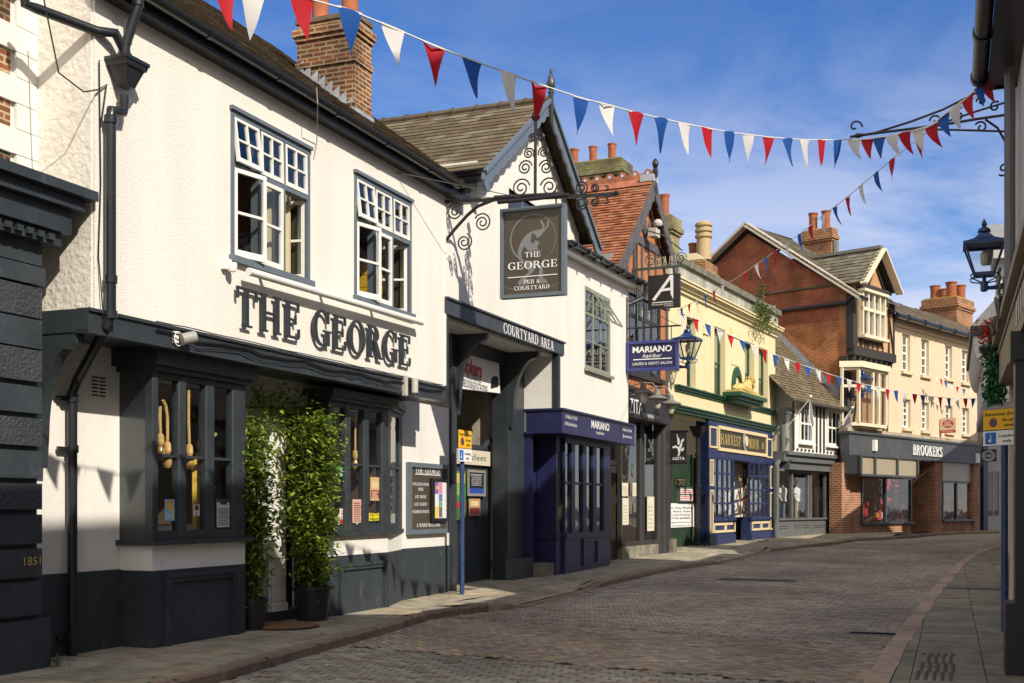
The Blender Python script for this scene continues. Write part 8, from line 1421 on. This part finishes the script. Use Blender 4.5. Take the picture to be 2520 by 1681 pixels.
# hanging rope lamps and yellow drape behind the bay glass
ROPE = mat('jute_rope', (.62, .40, .14), .9, 30, .3, .6, 60)
def rope(label, pts, o, bulb=True):
    P = [(G.x(a, o), -o, G.z(a, b, o)) for a, b in pts]; t = thing('rope_lamp', label, 'lamp', G, P[-1], 'rope pendant lamps in the pub bays'); m = MB(); m.tube(P, .017, 7); m.build('rope', ROPE, t); e = P[-1]; m = MB(); m.lathe([(.02, .02), (.035, -.0), (.04, -.07), (.03, -.1)], e, 10); m.build('holder', ROPE, t); m = MB(); m.lathe([(.02, -.1), (.045, -.16), (.05, -.2), (.03, -.245), (0, -.25)], e, 12); auto(m.build('bulb', mat('amber_bulb', (.35, .22, .07), .15), t))
rope('rope lamp with clear bulb at the left of the first bay', [(393, 1010), (394, 1000), (393, 1030), (395, 1072)], .33); rope('rope lamp hanging from the knot in the first bay', [(401, 985), (408, 1000), (412, 1030), (412, 1092)], .34); rope('single rope lamp in the middle light of the first bay', [(464, 960), (464, 1040), (466, 1098)], .34); rope('shorter dim rope lamp behind the middle light of the first bay', [(492, 1000), (492, 1030), (493, 1085)], .28); rope('rope lamp at the left light of the second bay', [(841, 1040), (842, 1130)], .2); rope('rope lamp in the middle light of the second bay', [(884, 1060), (885, 1140)], .2); rope('thin rope lamp in the centre of the second bay', [(876, 1020), (874, 1060), (874, 1112)], .16)
yd_ = thing('window_drape', 'yellow drape glowing in the middle of the first bay', 'curtain', G, (G.x(475, .26), -.26, 1.2)); m = MB(); x0, x1 = G.x(473, .26), G.x(499, .26); n = 10
for k in range(n): a, b = x0+(x1-x0)*k/n, x0+(x1-x0)*(k+1)/n; m.face([(a, -.26+.02*sin(k*1.7), zs1+.1), (b, -.26+.02*sin((k+1)*1.7), zs1+.1), (b, -.26+.02*sin((k+1)*1.7), 1.85+.25*(k+1)/n), (a, -.26+.02*sin(k*1.7), 1.85+.25*k/n)])
m.build('cloth', mat('mustard_cloth', (.62, .42, .06), .9), yd_, True)
# posters in the restaurant glass and the salon window
for k, (l, r, tp, bt_, lb) in enumerate(((1531, 1546, 1188, 1221, 'blank cream sheet high in the restaurant window'), (1557, 1566, 1188, 1221, 'narrow cream sheet beside the blank one in the restaurant window'), (1532, 1547, 1226, 1292, 'tall cream menu sheet low in the restaurant window'), (1593, 1610, 1222, 1307, 'long cream menu scroll in the right restaurant pane'))): poster(lb, A_, l, r, tp, bt_, .05, (.72, .67, .52), txl((.55, .50, .40), 6))
for k, (px, lb, c) in enumerate(((1405, 'tilted hair product card at the left of the salon window', (.25, .45, .55)), (1420, 'slim leaning card in the salon window', (.55, .5, .4)))):
    x = G.x(px, .3); zz_ = zsl+.02; t = thing('display_card', lb, 'card', G, (x, -.3, zz_)); m = MB(); m.beam((x, -.34, zz_), (x+.06, -.2, zz_+.42), .22, .012, (1, 0, 0)); m.build('card', mat('ink '+' '.join('%.2f' % v for v in c), c, .4), t)
# ------------------------------------------------------------------ white flags on the boutique, shop dummies in its window
for k, (p0, p1, cl, lb) in enumerate((((1940, 1048), (1995, 978), [(1993, 982), (1998, 1000), (2003, 1046), (1998, 1056), (1991, 1035), (1991, 1010)], 'limp white flag on a pole over the left boutique window'), ((2055, 1060), (2098, 1005), [(2094, 1010), (2097, 1052), (2080, 1056), (2068, 1067), (2072, 1045), (2082, 1025)], 'white flag with purple print streaming at the right of the boutique'))):
    ox = W_F.x(p0[0], UO); Tt = lambda a, b, e=0: (ox+e, -W_F.o(a, ox+e), W_F.zo(b, ox+e, W_F.o(a, ox+e))); t = thing('flag', lb, 'flag', W_F, Tt(*p0), 'white flags on the boutique'); m = MB(); m.tube([Tt(*p0), Tt(*p1)], .016, 6); m.lathe([(.03, -.02), (.06, .03), (.03, .08)], Tt(*p1), 8); m.build('pole', WHITE, t)
    m = MB(); P = [Vector(Tt(*c)) for c in cl]; cen = sum(P, Vector())/len(P)+Vector((.12, 0, 0)); [m.face([P[i], P[(i+1) % len(P)], cen]) for i in range(len(P))]; m.build('cloth', CLOTH['w'], t, True)
    if k: m = MB(); q = [Vector(Tt(*c, -.14)) for c in ((2091, 1022), (2093, 1040), (2078, 1050), (2075, 1046), (2084, 1030))]; m.face(q); m.build('purple_print', mat('purple_ink', (.22, .16, .28), .7), t)
SKN = mat('dummy_white', (.70, .66, .58), .4)
def dummy(label, px, top, shirt, trousers, hat=None, dxo=.3):
    x = W_F.x(px, -dxo); ztop = W_F.z(px, top, -dxo); zb = zsl_-.15; H2 = ztop-zb; t = thing('shop_dummy', label, 'mannequin', W_F, (x, dxo, zb), 'shop dummies in the boutique window'); Z_ = lambda f: zb+H2*f; s = H2
    skin('dummy_body', SKN, t, [((x, dxo, Z_(.52)), .075*s), ((x, dxo, Z_(.66)), .075*s), ((x, dxo, Z_(.78)), .085*s), ((x, dxo, Z_(.84)), .04*s), ((x, dxo, Z_(.89)), .035*s), ((x, dxo-.01, Z_(.94)), (.048*s, .055*s)), ((x, dxo, Z_(.99)), .035*s),
        ((x-.11*s, dxo, Z_(.80)), .035*s), ((x-.15*s, dxo, Z_(.64)), .026*s), ((x-.13*s, dxo-.06*s, Z_(.50)), .02*s), ((x+.11*s, dxo, Z_(.80)), .035*s), ((x+.15*s, dxo, Z_(.64)), .026*s), ((x+.14*s, dxo-.05*s, Z_(.50)), .02*s), ((x-.05*s, dxo, Z_(.46)), .05*s), ((x-.06*s, dxo, Z_(.26)), .04*s), ((x-.06*s, dxo, Z_(.04)), .025*s), ((x+.05*s, dxo, Z_(.46)), .05*s), ((x+.06*s, dxo, Z_(.26)), .04*s), ((x+.07*s, dxo, Z_(.04)), .025*s)],
        [(0, 1), (1, 2), (2, 3), (3, 4), (4, 5), (5, 6), (2, 7), (7, 8), (8, 9), (2, 10), (10, 11), (11, 12), (0, 13), (13, 14), (14, 15), (0, 16), (16, 17), (17, 18)], 1)
    m = MB(); m.lathe([(.115*s, .50*s), (.105*s, .62*s), (.13*s, .76*s), (.11*s, .82*s), (.04*s, .845*s)], (x, dxo, zb), 12)
    for sg in (-1, 1): m.tube([(x+sg*.10*s, dxo, Z_(.81)), (x+sg*.155*s, dxo-.01, Z_(.69))], .045*s, 8)
    auto(m.build('shirt', shirt, t)); m = MB()
    for sg in (-1, 1): m.tube([(x+sg*.05*s, dxo, Z_(.53)), (x+sg*.062*s, dxo, Z_(.26)), (x+sg*.065*s, dxo, Z_(.08))], .06*s, 8, [.075*s, .055*s, .05*s])
    auto(m.build('trousers', trousers, t))
    if hat: m = MB(); m.lathe([(.1*s, .93*s), (.075*s, .95*s), (.065*s, 1.0*s), (.02*s, 1.02*s)], (x, dxo, zb), 10); auto(m.build('hat', hat, t))
WS, JN, NV = mat('white_tee', (.74, .73, .70), .8), mat('denim', (.12, .19, .30), .8), mat('navy_tee', (.025, .03, .05), .8)
dummy('white dummy with blue headscarf and jeans at the left of the boutique window', 1924, 1183, WS, JN, mat('navy_scarf', (.03, .06, .22), .7)); dummy('dummy in white tee and straw hat beside the wicker basket', 1961, 1184, WS, mat('khaki', (.35, .31, .18), .8), mat('straw', (.62, .45, .2), .8)); dummy('tall plain dummy in white tee and pale jeans in the right window', 2014, 1180, WS, mat('pale_denim', (.45, .52, .65), .8)); dummy('dummy in dark navy tee half behind the tall white one', 2036, 1182, NV, mat('stone_trousers', (.6, .55, .5), .8), None, .5)
# ------------------------------------------------------------------ litter and leaves blown against the kerbs
rg = random.Random(21); lf = MB()
for k in range(240):
    a, b = LK[1+rg.randrange(20)], None; i = rg.randrange(1, 21); a, b = LK[i], LK[i+1]; t_2 = rg.random(); x, y = a[0]+(b[0]-a[0])*t_2+rg.choice((-1, 1))*abs(rg.gauss(.06, .22)), a[1]+(b[1]-a[1])*t_2
    s_2 = side(LK, x, y)[0]; z = gz(y)+(.006 if s_2 < 0 else -.092); s = rg.uniform(.012, .035); c = rg.choice([(.25, .18, .08), (.16, .11, .05), (.55, .52, .45), (.3, .24, .12)]); lf.col = c; an = rg.uniform(0, 6); lf.face([(x+s*cos(an+q), y+s*1.2*sin(an+q), z+rg.uniform(0, .008)) for q in (0, 1.6, 3.1, 4.7)])
o = lf.build('dry_litter', ATTR); tag(o, 'small dry leaves and paper scraps scattered along the left kerb', 'litter'); o['kind'] = 'stuff'
